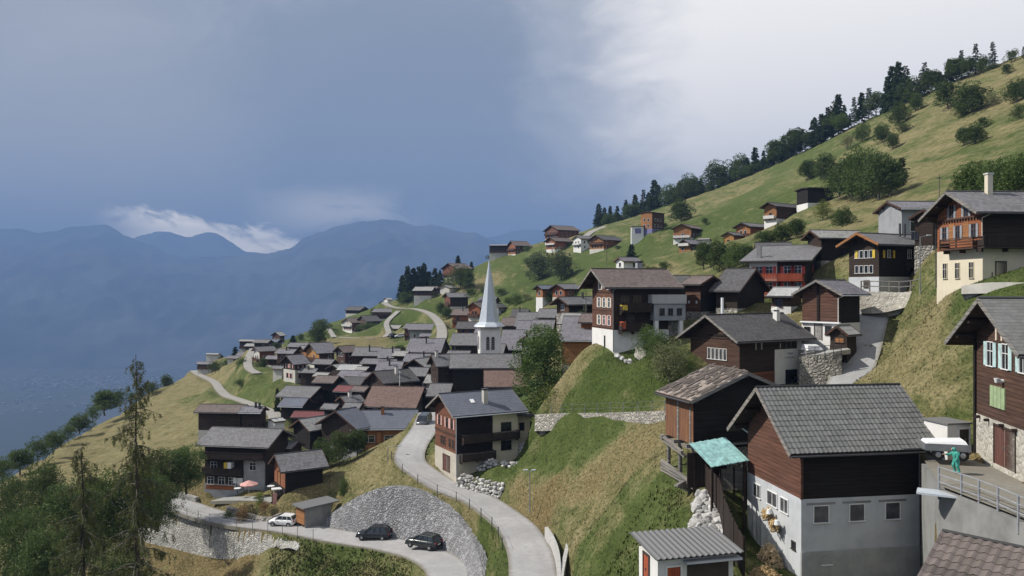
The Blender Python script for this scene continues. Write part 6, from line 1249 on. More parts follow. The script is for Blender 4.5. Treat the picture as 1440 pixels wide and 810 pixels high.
# crest line, from the valley end up the slope
crest=[(842,316,30,'con'),(850,315,24,'con'),(858,313,24,'con'),(868,311,22,'con'),(880,308,27,'con'),(893,304,31,'con'),(905,302,36,'larch'),(912,300,30,'con'),(920,297,44,'con'),(926,296,36,'con'),(945,290,30,'broad'),(955,285,28,'con'),(968,281,34,'broad'),(978,277,26,'broad'),(986,275,25,'con'),(1008,264,36,'broad'),(1018,260,26,'con'),(1028,256,22,'con'),(1040,251,32,'broad'),(1050,247,26,'con'),(1062,241,34,'con'),(1074,235,24,'con'),(1085,230,26,'con'),(1092,227,30,'broad'),(1102,222,32,'con'),(1112,215,26,'con'),(1120,211,30,'broad'),(1128,207,26,'larch'),(1145,199,34,'con'),(1155,194,34,'con'),(1164,189,38,'con'),(1172,184,42,'larch'),(1179,179,46,'con'),(1187,175,28,'con'),(1201,170,34,'larch'),(1212,164,34,'con'),(1222,159,36,'larch'),(1232,155,26,'broad'),(1248,152,44,'con'),(1255,150,56,'con'),(1264,147,58,'con'),(1273,143,50,'larch'),(1283,140,30,'broad'),(1300,132,44,'larch'),(1310,127,28,'broad'),(1322,122,22,'con'),(1335,115,32,'con'),(1345,110,28,'broad'),(1352,106,36,'larch'),(1363,102,22,'broad'),(1372,99,38,'larch'),(1382,96,18,'broad'),(1396,90,32,'larch'),(1422,83,14,'bush'),(1439,78,14,'larch')]
KN={'con':('conifer','dark conifer'),'larch':('larch_tree','wispy larch'),'broad':('broadleaf_tree','rounded broadleaf tree'),'bush':('bush','low bush')}
for i,(u,v,hp,k) in enumerate(crest):
    Yc=float(np.interp(u,cu,cY))-9
    tree(k,u,v+4,hp+2,None if k!='broad' else hp*1.0,Yc,KN[k][0],'%s on the hill crest, %s in line from the valley'%(KN[k][1],ordn(i)),'trees along the hill crest',lift=1)
for i in range(len(crest)-1):
    if i>33: continue
    (u0,v0,h0,k0),(u1,v1,h1_,k1)=crest[i],crest[i+1]; f=rgT.uniform(.35,.65); u=u0+(u1-u0)*f; v=v0+(v1-v0)*f+2.5; k=rgT.choice(['broad','con','broad','mid','con']); hp=min(h0,h1_)*rgT.uniform(.5,.85)
    tree(k,u,v+1.5,hp,None if k=='con' else hp*rgT.uniform(.9,1.3),float(np.interp(u,cu,cY))-rgT.uniform(2,14),'conifer' if k=='con' else 'broadleaf_tree','%s filling the crest line, %s gap from the valley'%('short dark conifer' if k=='con' else 'low bushy tree',ordn(i)),'low trees between the crest trees',lift=1)
# loose trees and bushes on the upper meadow
for u,v,hp,wp,k,l in [(1333,154,37,38,'bush','big dark round bush high on the dry meadow, just under the crest'),(1366,160,40,42,'broad','leafy round tree beside the big dark bush on the dry meadow'),(1352,166,20,18,'mid','small green bush at the foot of the leafy round tree'),(1395,152,18,18,'pale','sparse pale shrub uphill of the leafy round tree'),(1430,145,30,28,'broad','rounded tree at the upper frame edge of the dry meadow'),(1434,170,22,24,'bush','dark bush below the rounded tree at the frame edge'),(1355,206,24,17,'broad','slim small tree standing with a twin in the open meadow'),(1371,203,27,24,'broad','wider small tree of the pair in the open meadow'),(1384,180,14,18,'bush','low dark bush above the pair of small meadow trees'),(1288,158,24,18,'mid','upright green bush below the tallest crest conifers'),(1265,175,28,24,'broad','dark bush on the meadow below the tallest crest conifers'),(1269,188,14,22,'bush','low sprawling bush under the dark meadow bush'),(1213,202,26,20,'mid','first bush of the diagonal row, nearest the crest larches'),(1240,200,24,22,'broad','rounded bush in the diagonal row across the meadow'),(1255,212,22,16,'broad','lowest bush of the diagonal row across the meadow'),(1192,212,22,22,'pale','pale scrubby bush above the big tree clump'),(1417,108,15,16,'bush','small dark bush just below the crest near the frame edge'),(1393,101,9,18,'bush','flat low bush just below the highest crest larches'),(1137,254,26,24,'broad','dark rounded tree valley-side of the big clump'),(1160,252,32,32,'broad','twin-crowned tree above the black cube-like house')]:
    tree(k,u,v,hp,wp,None,'bush' if 'bush' in l or 'shrub' in l else 'tree',l,'trees on the upper meadow',cat='bush' if 'bush' in l or 'shrub' in l else 'tree')
for u,v,hp,wp,k,l in [(1182,282,48,36,'broad','clump tree nearest the black cube-like house'),(1198,286,62,44,'broad','front tree of the big dark clump'),(1212,284,72,40,'mid','tallest greenest tree in the big dark clump'),(1236,282,62,50,'broad','broadest dark tree in the big clump'),(1252,276,46,30,'broad','uphill tree of the big dark clump'),(1268,258,34,18,'larch','thin upright tree at the uphill end of the clump'),(1348,277,22,20,'bush','lone bush left of the big green trees above the red house'),(1375,286,56,48,'mid','first big green tree above the red gabled house roof'),(1403,286,58,46,'mid','middle big green tree above the red gabled house roof'),(1435,284,62,50,'mid','last big green tree above the red gabled house roof'),(1158,310,26,24,'lime','bright yellow-green bush below the black cube-like house'),(1186,320,26,26,'broad','dark bush above the house with pale slate roof'),(1251,326,13,24,'mid','bush peeping over the almost black chalet roof'),(1120,336,26,24,'broad','dark tree between orange chalets and red-balcony chalet'),(1100,340,24,26,'broad','dark tree beside the larger orange-red chalet'),(1077,346,20,30,'broad','spreading dark tree in front of the larger orange-red chalet'),(990,380,36,24,'broad','first dark tree of the belt behind the granary'),(1011,382,42,28,'broad','tallest dark tree of the belt behind the granary'),(1033,380,36,28,'mid','greener tree in the belt beside the red-balcony chalet'),(1050,376,30,22,'broad','last dark tree of the belt, touching the red-balcony chalet'),(957,312,29,32,'broad','lone round dark tree on the green meadow'),(888,365,20,14,'con','little dark conifer above the white cottage roof'),(934,384,14,16,'bush','dark bush behind the tall chalet roof'),(915,384,9,30,'bush','dark hedge behind the tall four-storey chalet'),
   (758,394,36,34,'willow','grey-green willow, valley-side one of the pair'),(788,396,40,36,'willow','darker grey-green willow, uphill one of the pair'),(742,378,12,10,'bush','small dark bush next to the willows'),(727,428,14,22,'bush','bush in the gully above the dark-ridged house'),(716,430,10,14,'mid','small bush near the uphill side of the steeple'),(705,416,10,18,'bush','low bush half behind the steeple'),(740,424,10,16,'pale','pale bush on the slope uphill of the steeple'),(868,352,7,10,'bush','small bush beside the orange-brown double-gabled chalet'),(812,440,22,16,'pale','pale shrub on the green bank above the big green tree'),
   (740,356,9,9,'bush','dark bush on the skyline next to the small gabled chalet'),(690,358,6,14,'bush','low bush on the skyline at the modern flat-roofed house')]:
    tree(k,u,v,hp,wp,None,'bush' if 'bush' in l or 'hedge' in l or 'shrub' in l else 'tree',l,cat='bush' if 'bush' in l or 'hedge' in l or 'shrub' in l else 'tree')
# conifer stand and village trees
for u,v,hp,wp,k,l,Y in [(566,427,34,14,'con','outermost conifer of the dark stand, toward the valley',448),(573,428,46,18,'con','tallest conifer at the valley end of the dark stand',445),(581,426,42,16,'con','conifer right behind the tallest one of the stand',446),(589,424,42,16,'con','middle conifer of the dark stand',446),(596,421,44,18,'con','full conifer past the middle of the dark stand',448),(603,418,30,14,'con','shorter conifer at the uphill end of the dark stand',450),(612,415,32,14,'con','conifer standing apart uphill of the dark stand',440),(619,415,28,12,'con','slim conifer beside the one standing apart',436),
  (645,410,32,28,'bush','big round dark tree below the brown chalet near the conifers',405),(658,408,26,20,'broad','smaller round tree next to the big round dark one',402),(632,405,20,18,'lime','light green tree left of the big round dark one',408),(644,375,15,8,'con','single pointed conifer behind the brown chalet roof',450),(663,376,13,7,'con','single small conifer on the skyline slope',455),(570,432,16,20,'bush','dark bush at the foot of the conifer stand',440),(588,428,10,12,'bush','small bush along the curving uphill road',425),(605,424,10,12,'lime','yellow-green bush below the light-roofed chalet',405),(620,444,18,12,'broad','dark shrub on the roadside bank above the curve',330),(628,449,16,14,'broad','second dark shrub on the roadside bank above the curve',322),(645,449,15,18,'mid','green shrub by the dark-roofed pinkish house',290),(664,418,12,20,'bush','bush above the reddish wooden chalet',330),(680,414,10,16,'bush','dark bush on the meadow below the tan strip',335),
  (447,484,28,24,'broad','round dark tree beside the short pale track',330),(452,466,16,22,'broad','dark tree on the grassy skyline above the track',410),(437,468,10,10,'bush','bush on the grassy skyline, valley side of the track',400),(412,480,12,10,'con','small pointed tree on the valley-edge skyline',372),(422,474,10,12,'bush','dark bush along the valley-edge skyline',385),(434,549,22,24,'mid','green tree by the low wide-roofed house',182),(419,546,12,14,'bush','bush next to the pink-windowed chalet',190),(490,516,24,20,'broad','dark tree among roofs near the brown chalet',208),(331,496,14,9,'con','small dark conifer at the valley-edge chalet',360),(340,523,20,20,'bush','round dark bush above the pale road at the valley end',265),(318,508,14,22,'bush','dark hedge between valley-end houses',322),(303,517,16,16,'bush','dark bush touching the first valley-end house',322),(370,524,16,12,'broad','dark tree at the pale track bend',258),(336,541,10,14,'bush','lone bush on the green slope above the pale road',232),(562,490,18,18,'broad','dark round tree by the parked white car',235),(525,445,13,12,'bush','round dark bush on the far green lawn',430),(537,429,9,8,'bush','bush beside the small white skyline house',470),(520,470,10,30,'bush','dark hedge by the cream and red chalet',395),
  (390,570,40,9,'con','narrow dark hedge-like conifer at the end of the green slope by the village',176),(762,552,116,64,'tall','big tall green tree above the road beside the church roofs',116),(770,606,46,36,'young','sparse light-green young tree by the cream wing and wall',106),(452,645,40,30,'broad','dark garden tree beside the black timber barn roof',131),(478,652,44,33,'broad','largest dark tree in front of the dark gabled house',129),(502,648,36,24,'broad','dark tree next to the roadside bank, under the long house',130),(484,671,27,13,'mid','small single tree on the tan bank above the stone wall',116),(395,607,14,14,'pale','pale tree beside the white garage-like hut',148),(405,618,22,18,'broad','dark tree under the little black barn',142),
  (910,494,38,30,'bigbush','yellow-green bush against the tall chalet annex',94),(941,514,56,46,'bigbush','largest round bush beside the lettered chalet',88),(925,505,40,34,'bigbush','bush between the two large ones by the tall chalet',91),(1085,440,26,34,'pale','pale thorny bush behind the lettered chalet roof',98),(1183,392,22,18,'lime','bright green bush by the almost black chalet',104),
  (322,722,20,14,'flower','garden shrub with brownish blossom on the terrace wall',119.5),(341,729,22,17,'flower','fresh green garden shrub at the lower terrace wall',116.5),(366,716,24,12,'lime','yellow-green garden bush uphill of the pink parasol',118),(372,724,14,12,'flower','small flowering shrub below the garden stall',116.5)]:
    tree(k,u,v,hp,wp,Y,'bush' if any(s in l for s in('bush','shrub','hedge')) else 'conifer' if k=='con' else 'tree',l,cat='bush' if any(s in l for s in('bush','shrub','hedge')) else 'tree')
# greenery at the house walls of the village
rb=random.Random(31)
for h in [q for q in HS if 125<q['Y']<440][::1]:
    if rb.random()<.42: continue
    c_,s_=math.cos(h['th']),math.sin(h['th']); lx,ly=rb.choice([(-1.2,rb.uniform(0,1)*h['W']),(rb.uniform(.2,.9)*h['L'],-1.3),(h['L']+1.3,rb.uniform(0,1))]); x=h['C'].x+lx*c_-ly*s_; y=h['C'].y+lx*s_+ly*c_; p=Vector((x,y,tz(x,y))); u,v=px_of(p); hp=rb.uniform(1.2,3.0)*F/y
    wd=h['label'].split(); tree(rb.choice(['bush','mid','bush','broad','lime','pale']),u,v,hp,hp*rb.uniform(.9,1.4),y,'bush','bush at the foot of the '+' '.join(wd[:10]),'bushes by the village houses','bush')
# hedgerow beyond the dry field and the wood at the lower left
for i,(u,v,hp,wp) in enumerate([(4,668,42,50),(28,655,40,44),(52,640,44,46),(74,625,32,40),(96,612,26,34),(112,598,28,40),(130,582,24,32),(147,572,40,44),(166,560,24,30),(186,556,10,18),(214,546,20,30),(234,535,16,24)]):
    tree('broad' if i%2 else 'bush',u,v+10,hp*.6+7,wp*.7,float(np.interp(u,cu,cY))-3,'tree','dark tree in the hedgerow beyond the dry field, %s counted from the frame edge'%ordn(i),'hedgerow trees',lift=1)
for i,(u,v,hp,wp,Y,k) in enumerate([(14,752,84,60,112,'near'),(62,742,92,70,108,'near'),(36,692,13,20,135,'bush'),(24,835,120,90,84,'near'),(96,806,130,90,92,'near'),(146,780,118,80,98,'near'),(196,765,112,80,101,'near'),(232,700,70,66,118,'near'),(262,690,64,56,120,'near'),(222,742,74,56,108,'near'),(60,850,110,90,78,'near'),(120,790,110,80,100,'near'),(252,662,30,26,135,'near'),(170,860,90,80,80,'near')]):
    q=['dark tree at the frame edge above the lower wood','big leafy tree of the lower wood, second from the frame edge','single low bush on the dry field margin','dark foreground tree in the bottom corner','wide leafy tree left of the tall thin larch','leafy tree directly behind the tall thin larch','leafy tree right behind the larch trunk on its uphill side','tree touching the wide dark house on its valley side','tree crowding against the dark balconies of the wide house','leafy tree above the end of the pale retaining wall','dark foreground tree beneath the shorter larch','rounded tree behind the shorter larch','small tree poking over the lower wood near the farm houses','low dark tree at the frame bottom by the larch foot'][i]
    tree(k,u,v,hp*.92,wp*.82,Y,'bush' if k=='bush' else 'tree',q,'trees of the lower wood',cat='bush' if k=='bush' else 'tree',lift=1)
# two thin near larches with bare drooping twigs
def near_larch(label,u,vtop,vbase,Y,seed,wide,bare):
    rg=random.Random(seed); top=P(u,vtop,Y); base=P(u+5,vbase,Y); h=top.z-base.z; o=empty('larch_tree',base,label=label,cat='tree')
    b=MB(); pts=[Vector((rg.uniform(-.05,.05)-.11*i/8,0,h*i/8)) for i in range(9)]
    for i in range(8): b.tube(pts[i],pts[i+1],.16*(1-i/8)+.012,.16*(1-(i+1)/8)+.008,8)
    b.build('trunk',MT['bark'],o,smooth=True)
    br=MB(); L=Leaves(); nb=int(h*10)
    for i in range(nb):
        t=(i+rg.random())/nb; z=h*t; ln=(wide*(1-t)**.55+.15)*rg.uniform(.2,1.1); a=rg.uniform(0,6.28)
        p=Vector((-.11*t,0,z)); dirv=Vector((math.cos(a),math.sin(a),.12)); seg=6; st=ln/seg; prev=p; path=[p]
        for k in range(seg):
            dirv=(dirv+Vector((rg.uniform(-.15,.15),rg.uniform(-.15,.15),-.16 if k<4 else .14))).normalized(); q=prev+dirv*st; br.tube(prev,q,.028*(1-k/seg)*(ln/2)**.5+.006,.028*(1-(k+1)/seg)*(ln/2)**.5+.004,5,cap=False); path.append(q); prev=q
        for k in range(int(ln*9)):
            s=rg.uniform(.15,1); j=min(seg-1,int(s*seg)); q=path[j].lerp(path[j+1],s*seg-j); tl=rg.uniform(.25,.8)*(1.1-.4*s); d=Vector((rg.uniform(-.5,.5),rg.uniform(-.5,.5),-1.0)).normalized(); e=q+d*tl; br.tube(q,e,.006,.003,3,cap=False)
            if rg.random()<bare: continue
            for m in range(int(tl*52)):
                L.leaf(q.lerp(e,rg.random()),rdir(rg)+Vector((0,0,-.4)),.05,rg.uniform(.08,.17),rg)
    br.build('branches',MT['bark_grey'],o); put('crown',L.mesh('crown','needles_larch'),o)
near_larch('tall thin larch with drooping half-bare twigs, nearest tree in the foreground',189,498,905,44,3,3.3,.40)
near_larch('shorter bushier larch with drooping twigs beside the tall thin one',113,622,900,46,8,3.0,.25)
# ------------------------------------------------------------------ grass and weeds
rg=np.random.RandomState(5); 
def tufts(n,ulo,uhi,ymin,ymax,h0,h1,mask,mat,name,label,blades=3,w=.02):
    u=rg.uniform(ulo,uhi,n*3); Y=np.exp(rg.uniform(math.log(ymin),math.log(ymax),n*3)); x=(u-CX)/F*Y
    # height of the ground mesh at these places (bilinear on the ground grid)
    iu=(u-us[0])/(us[1]-us[0]); iy=np.searchsorted(ys,Y)-1; fy=(Y-ys[iy])/(ys[iy+1]-ys[iy]); i0=np.floor(iu).astype(int); fu=iu-i0
    z=(TZ.reshape(nr,nc)[iy,i0]*(1-fu)+TZ.reshape(nr,nc)[iy,i0+1]*fu)*(1-fy)+(TZ.reshape(nr,nc)[iy+1,i0]*(1-fu)+TZ.reshape(nr,nc)[iy+1,i0+1]*fu)*fy
    c=cover(x,Y); ok=mask(u,Y,x,z,c)
    for r in ROADS.values():
        l=np.array([(p.x,p.y) for p in r['line'][::2]]); d=np.full(len(x),1e9)
        for i in range(0,len(x),20000): d[i:i+20000]=np.sqrt(((x[i:i+20000,None]-l[:,0])**2+(Y[i:i+20000,None]-l[:,1])**2).min(1))
        ok&=d>r['w']/2+.35
    for h in HS:
        if h['Y']>150: continue
        dx=x-h['C'].x; dy=Y-h['C'].y; c_,s_=math.cos(h['th']),math.sin(h['th']); lx=dx*c_+dy*s_; ly=-dx*s_+dy*c_
        ok&=~((lx>-.3)&(lx<h['L']+.3)&(ly>-.3)&(ly<h['W']+.3))
    k=np.where(ok)[0][:n]; V=[];Fc=[];A=[]
    m=len(k)
    for b in range(blades):
        a=rg.uniform(0,6.28,m); hh=rg.uniform(h0,h1,m)*(.6+.4*np.clip(Y[k]/100,.6,1.5)); ww=w*(.6+Y[k]/90); lean=rg.uniform(-.35,.35,(m,2))*hh[:,None]; ox=rg.uniform(-.12,.12,(m,2))
        bx=x[k]+ox[:,0]; by=Y[k]+ox[:,1]; bz=z[k]-.05
        v=np.stack([np.c_[bx-np.cos(a)*ww,by-np.sin(a)*ww,bz],np.c_[bx+np.cos(a)*ww,by+np.sin(a)*ww,bz],np.c_[bx+lean[:,0],by+lean[:,1],bz+hh]],1)
        V.append(v.reshape(-1,3)); A.append(np.repeat(np.c_[c[k],np.zeros(m),np.ones(m)],3,0))
    V=np.concatenate(V); A=np.concatenate(A); me=bpy.data.meshes.new(name); nt=len(V)//3
    me.vertices.add(len(V)); me.vertices.foreach_set('co',V.ravel()); me.loops.add(len(V)); me.loops.foreach_set('vertex_index',np.arange(len(V))); me.polygons.add(nt); me.polygons.foreach_set('loop_start',np.arange(nt)*3); me.polygons.foreach_set('loop_total',np.full(nt,3)); me.update(calc_edges=True)
    at=me.attributes.new('cover','FLOAT_COLOR','POINT'); at.data.foreach_set('color',A.ravel()); me.materials.append(MT[mat]); me.polygons.foreach_set('use_smooth',np.ones(nt,bool)); nn=np.tile(np.array([-.33,-.12,.93]),(len(V),1))+rg.uniform(-.12,.12,(len(V),3)); me.normals_split_custom_set_from_vertices((nn/np.linalg.norm(nn,axis=1)[:,None]).tolist()); return put(name,me,kind='stuff',label=label)
tufts(70000,200,1500,34,135,.08,.24,lambda u,Y,x,z,c:(c[:,1]<.75),'hill_ground','grass','meadow grass growing on the near slopes')
def near_line(x,Y,pts,w):
    l=np.array([(p.x,p.y) for p in pts]); return np.sqrt(((x[:,None]-l[:,0])**2+(Y[:,None]-l[:,1])**2).min(1))<w
weedpts=[(870,790,54),(900,760,54),(920,730,55),(940,700,57),(860,820,50),(890,800,50),(940,750,52)]
wl=[P(*q) for q in weedpts]
tufts(2600,640,960,44,85,.12,.34,lambda u,Y,x,z,c:near_line(x,Y,wl,4.2)&(np.sin(x*1.7)+np.sin(Y*1.3+x)>-.7),'hill_ground','undergrowth','lush tall weeds on the green bank by the white shed and road',5,.03)
wl2=[P(*q) for q in [(440,782,101),(480,785,99),(520,790,95),(400,786,104),(550,795,91),(470,800,94),(520,805,88)]]
tufts(3500,380,580,86,116,.12,.4,lambda u,Y,x,z,c:near_line(x,Y,wl2,4.5),'hill_ground','undergrowth','tall weeds on the verge below the lower road',4,.03)
HAZE_D=1.6e-4; HAZE_C=(.235,.385,.71,1); SUN_E=4.8; EXPO=.45
#      dark,            mid,             light,           core,            left,            bright,          gap
SKYC=((.22,.24,.285),(.305,.325,.365),(.41,.415,.435),(.22,.255,.315),(.375,.385,.405),(1.0,.95,.88),(3.2,2.8,2.2))
# ------------------------------------------------------------------ valley, mountains, haze, sky, light, camera
def valleymat():
    w=NT('valley'); co=w.n('TexCoord').outputs['Object']; a=w.noise(co,.0009,6,.6); v=w.n('TexVoronoi',i_Vector=w.n('VectorMath',operation='MULTIPLY',i_0=co,i_1=(.004,.0015,1)).outputs[0],i_Scale=1.0); s=w.n('SeparateColor',i_0=v.outputs['Color']).outputs[0]
    b=w.ramp(s,[(0,(.03,.04,.03)),(.5,(.04,.05,.035)),(.85,(.05,.058,.042)),(1,(.065,.068,.055))]); w.color(w.mix(w.ramp(a,[(.45,g3(0)),(.6,g3(.7))]),b,(.03,.045,.03))).rough(.95)
    w=NT('mountain'); co=w.n('TexCoord').outputs['Object']; a=w.noise(co,.0011,8,.62); g=w.n('SeparateXYZ',i_0=w.n('NewGeometry').outputs['Normal']).outputs[2]
    w.color(w.mix(w.ramp(a,[(.4,g3(0)),(.6,g3(1))]),(.020,.030,.028),(.085,.088,.080))).rough(1.0); w.b.inputs['Specular IOR Level'].default_value=0
    w=NT('town'); g=w.n('NewGeometry').outputs['Random Per Island']; w.color(w.ramp(g,[(0,(.14,.13,.12)),(.5,(.25,.24,.23)),(1,(.40,.39,.37))]))
valleymat(); ZV=-720.0
b=MB(); n=40; S=16200
for i in range(n):
    for j in range(n):
        x0,x1=-S+2*S*i/n,-S+2*S*(i+1)/n; y0,y1=-S+2*S*j/n,-S+2*S*(j+1)/n; b.poly([(x0,y0,ZV),(x1,y0,ZV),(x1,y1,ZV),(x0,y1,ZV)])
b.build('valley_floor',MT['valley'],kind='structure',label='hazy valley floor far below')
def range_mesh(name,label,prof,R0,Rr,R1,seed,gul):
    pu=[p[0] for p in prof]; pv=[p[1] for p in prof]; ua=np.linspace(pu[0],pu[-1],520); rr=np.r_[np.linspace(R0,Rr,70),np.linspace(Rr,R1,24)[1:]]; V=[]
    for r in rr:
        for u in ua:
            H=-(np.interp(u,pu,pv)-CY)/F*Rr; H+= 26*mnoise.noise((u*.05,seed,0))+12*mnoise.noise((u*.19,seed,3))
            x=(u-CX)/F*r; t=(r-R0)/(Rr-R0) if r<=Rr else 1-(r-Rr)/(R1-Rr)*1.05; t=max(t,0)
            s=t**.85; q=Vector((x*.0007+seed,r*.00045,0)); rd=1-abs(mnoise.noise(q*1.6)); rd2=1-abs(mnoise.noise(q*4.3+Vector((3,1,0)))); rd3=mnoise.noise(q*11)
            z=ZV-30+(H-ZV+30)*s+gul*(rd*.9+rd2*.45+rd3*.25-1.0)*math.sin(math.pi*min(t,1))**.8*(1 if r<=Rr else .5)
            V.append((x,r,z))
    m=len(ua); Fc=[(i*m+j,i*m+j+1,(i+1)*m+j+1,(i+1)*m+j) for i in range(len(rr)-1) for j in range(m-1)]
    me=bpy.data.meshes.new(name); me.from_pydata(V,[],Fc); me.materials.append(MT['mountain']); me.polygons.foreach_set('use_smooth',[True]*len(Fc)); put(name,me,kind='structure',label=label)
range_mesh('mountains','blue hazy mountain range across the valley',[(-700,300),(-300,318),(0,322),(30,323),(55,328),(80,325),(111,317),(125,318),(148,316),(160,320),(175,330),(190,336),(207,343),(237,357),(259,364),(296,360),(320,360),(348,357),(375,356),(400,352),(415,345),(428,334),(441,330),(455,327),(468,319),(480,316),(500,313),(515,310),(540,309),(566,310),(580,316),(590,318),(605,316),(630,322),(650,326),(668,329),(693,339),(720,352),(760,360),(900,362),(1200,340),(1900,320)],7000,11500,13500,2.3,260)
range_mesh('mountains','paler distant peaks behind the gap in the near range',[(-300,372),(100,352),(180,338),(200,330),(218,326),(237,327),(252,331),(267,333),(280,329),(293,327),(304,329),(315,334),(330,344),(344,354),(420,362),(560,345),(650,338),(700,332),(720,325),(750,322),(790,326),(850,330),(1000,340),(1500,360)],12000,14500,15800,7.7,180)
b=MB(); rg=random.Random(12)
for cxm,cym,sx,sy,n in ((-3300,6000,900,420,520),(-2300,6900,800,500,120),(-4100,7300,900,400,110),(-1900,7800,900,300,70),(-1300,5600,700,500,70),(-2900,4900,500,400,70)):
    for i in range(n):
        x=rg.gauss(cxm,sx*.55); y=rg.gauss(cym,sy*.55); w=rg.uniform(4,10); d=rg.uniform(4,9); h=rg.uniform(5,12); b.box(x-w,x+w,y-d,y+d,ZV-1,ZV+h)
b.build('distant_town',MT['town'],kind='stuff',label='pale specks of a town on the valley floor')
# haze: one closed box round everything, sky outside
hz=bpy.data.materials.new('haze_air'); hz.use_nodes=True; t=hz.node_tree; t.nodes.clear(); o=t.nodes.new('ShaderNodeOutputMaterial'); v=t.nodes.new('ShaderNodeVolumePrincipled')
v.inputs['Color'].default_value=HAZE_C; v.inputs['Density'].default_value=HAZE_D; v.inputs['Anisotropy'].default_value=0.0; t.links.new(v.outputs[0],o.inputs['Volume'])
b=MB(); b.box(-16300,16300,-16300,16300,ZV-31,1190); b.build('haze',hz,kind='stuff',label='blue air haze filling the valley')
# world
SUN_EL,SUN_AZ=R(43),None
sdir=Vector((-.97,.06,0)).normalized()*math.cos(SUN_EL)+Vector((0,0,math.sin(SUN_EL)))
W=bpy.data.worlds.new('World'); sc.world=W; W.use_nodes=True; nt=W.node_tree; nt.nodes.clear()
class WN(NT):
    def __init__(s,t): s.t=t
w=WN(nt); out=w.n('OutputWorld'); bg=w.n('Background'); sky=w.n('TexSky'); sky.sky_type='NISHITA'; sky.sun_disc=False; sky.sun_elevation=SUN_EL; sky.sun_rotation=math.atan2(sdir.x,sdir.y); sky.altitude=1300
tc=w.n('TexCoord').outputs['Generated']; nv=w.n('VectorMath',operation='NORMALIZE',i_0=tc).outputs[0]
def spot(u,v,inner,outer,soft=None):
    d=Vector(((u-CX)/F,1,-(v-CY)/F)).normalized(); dt=w.n('VectorMath',operation='DOT_PRODUCT',i_0=nv,i_1=d).outputs['Value']
    q=w.n('MapRange',interpolation_type='SMOOTHSTEP',i_0=dt,i_1=math.cos(R(outer)),i_2=math.cos(R(inner)),i_3=0.0,i_4=1.0); return q.outputs[0]
st=w.n('VectorMath',operation='MULTIPLY',i_0=nv,i_1=(1,1,1.7)).outputs[0]
wp=w.n('TexNoise',i_Vector=st,i_Scale=3.0,i_Detail=3.0).outputs['Color']; st=w.n('VectorMath',operation='ADD',i_0=st,i_1=w.n('VectorMath',operation='SCALE',i_0=wp,i_Scale=.35).outputs[0]).outputs[0]
big=w.noise(st,2.0,7,.55); fine=w.noise(st,6.5,8,.6); det=w.noise(st,19.0,6,.6)
veil=w.noise(w.n('VectorMath',operation='MULTIPLY',i_0=nv,i_1=(15,15,.8)).outputs[0],1.0,4,.55)
mixn=w.math('ADD',w.math('MULTIPLY',big,.5),w.math('ADD',w.math('MULTIPLY',fine,.35),w.math('MULTIPLY',det,.15)))
sp=w.n('SeparateXYZ',i_0=nv); ysafe=w.math('MAXIMUM',sp.outputs[1],.05); az=w.math('DIVIDE',sp.outputs[0],ysafe); el=w.math('DIVIDE',sp.outputs[2],ysafe); up=sp.outputs[2]
def ss(x,a,b): return w.n('MapRange',interpolation_type='SMOOTHSTEP',i_0=x,i_1=a,i_2=b,i_3=0.0,i_4=1.0).outputs[0]
cloud=w.ramp(mixn,[(.38,SKYC[0]),(.5,SKYC[1]),(.62,SKYC[2])])
cloud=w.mix(w.math('MULTIPLY',ss(veil,.35,.7),.35),cloud,SKYC[2])
core=w.math('MULTIPLY',w.math('ADD',w.math('ADD',spot(420,150,3,26),w.math('MULTIPLY',spot(660,300,1,15),.9)),w.math('MULTIPLY',w.math('SUBTRACT',mixn,.5),1.5)),.85,True)
cloud=w.mix(core,cloud,SKYC[3])
lft=w.math('MULTIPLY',w.math('ADD',spot(30,190,2,17),w.math('MULTIPLY',w.math('SUBTRACT',mixn,.5),1.8)),.8,True); cloud=w.mix(lft,cloud,SKYC[4])
# bright thin cloud toward the upper slope, ragged where it meets the storm cloud
br=w.math('ADD',w.math('ADD',w.math('MULTIPLY',spot(1540,40,5,41),1.25),w.math('MULTIPLY',spot(1200,200,1,14),.22)),w.math('MULTIPLY',w.math('SUBTRACT',mixn,.5),2.3))
cloud=w.mix(w.math('MULTIPLY',ss(br,.05,.8),.8),cloud,(.50,.51,.535)); cloud=w.mix(ss(br,.55,1.12),cloud,SKYC[5])
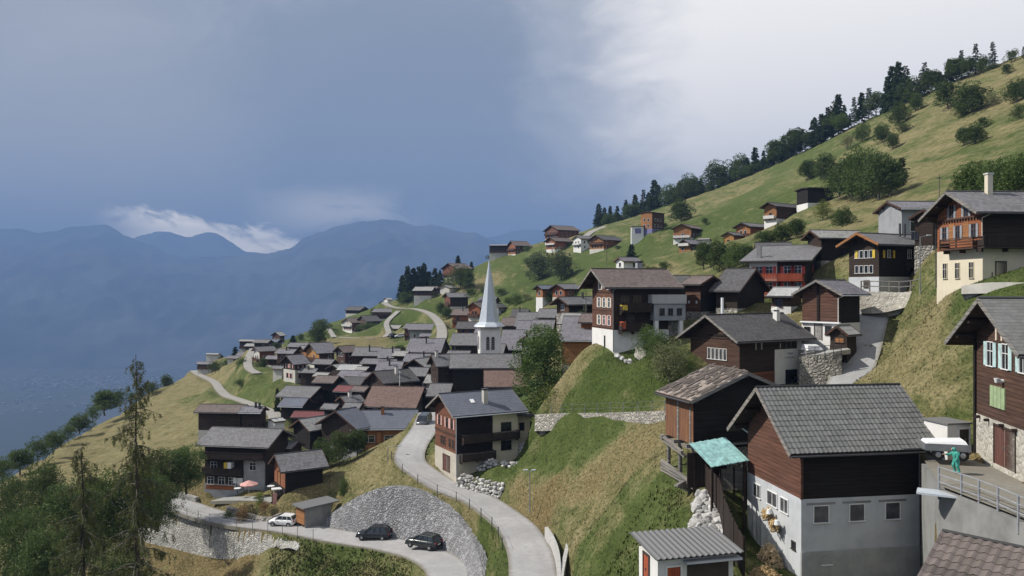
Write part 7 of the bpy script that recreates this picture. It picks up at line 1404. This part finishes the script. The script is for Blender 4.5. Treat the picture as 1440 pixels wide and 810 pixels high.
# break of light between the mountain tops and the ragged cloud base
top=w.math('SUBTRACT',.096,w.math('MULTIPLY',w.math('ADD',az,.455),.27))
gp=w.math('ADD',w.math('SUBTRACT',top,el),w.math('ADD',w.math('MULTIPLY',w.math('SUBTRACT',fine,.5),.10),w.math('MULTIPLY',w.math('SUBTRACT',det,.5),.06)))
gp=w.math('MULTIPLY',ss(gp,-.006,.014),w.math('MULTIPLY',ss(az,-.54,-.42),w.math('SUBTRACT',1.0,ss(az,-.275,-.24))))
g2=w.math('MULTIPLY',w.math('MULTIPLY',ss(az,-.36,-.24),w.math('SUBTRACT',1.0,ss(az,-.20,-.08))),w.math('MULTIPLY',ss(el,.05,.085),w.math('SUBTRACT',1.0,ss(el,.09,.14)))); g2=w.math('MULTIPLY',g2,ss(w.math('ADD',fine,w.math('SUBTRACT',det,.5)),.42,.66))
cloud=w.mix(w.math('MULTIPLY',g2,.45),cloud,sc3(SKYC[6],.55)); cloud=w.mix(gp,cloud,SKYC[6])
cloud=w.mix(ss(sp.outputs[1],.15,-.45),cloud,(.66,.67,.70))  # brighter cloud added out of view behind the camera, filling camera-facing walls
fin=w.mix(w.ramp(w.math('ADD',up,w.math('MULTIPLY',w.math('SUBTRACT',mixn,.5),.8)),[(.55,g3(.97)),(.9,g3(.75))]),w.mix(1.0,sky.outputs[0],(.1,.1,.1),'MULTIPLY'),cloud)
w.set(bg.inputs['Color'],fin); bg.inputs['Strength'].default_value=1.0; nt.links.new(bg.outputs[0],out.inputs[0])
sl=bpy.data.lights.new('sun','SUN'); sl.energy=SUN_E; sl.angle=R(.53); sl.color=(1,.95,.87); so=bpy.data.objects.new('sun',sl); col.objects.link(so); so.rotation_euler=sdir.to_track_quat('Z','Y').to_euler()
cam=bpy.data.cameras.new('camera'); cam.sensor_width=36; cam.lens=F/1440*36; cam.clip_start=.5; cam.clip_end=80000; co=bpy.data.objects.new('camera',cam); col.objects.link(co); co.rotation_euler=(R(90),0,0); sc.camera=co
vs=sc.view_settings; vs.view_transform='Standard'; vs.look='None'; vs.gamma=1; vs.exposure=EXPO; vs.use_curve_mapping=False
c=sc.cycles; c.max_bounces=5; c.diffuse_bounces=2; c.glossy_bounces=2; c.transmission_bounces=2; c.transparent_max_bounces=8; c.volume_bounces=0; c.use_denoising=True; c.caustics_reflective=False; c.caustics_refractive=False
try: c.denoiser='OPENIMAGEDENOISE'; c.denoising_input_passes='RGB_ALBEDO_NORMAL'
except Exception: pass
print('objects',len(bpy.data.objects))
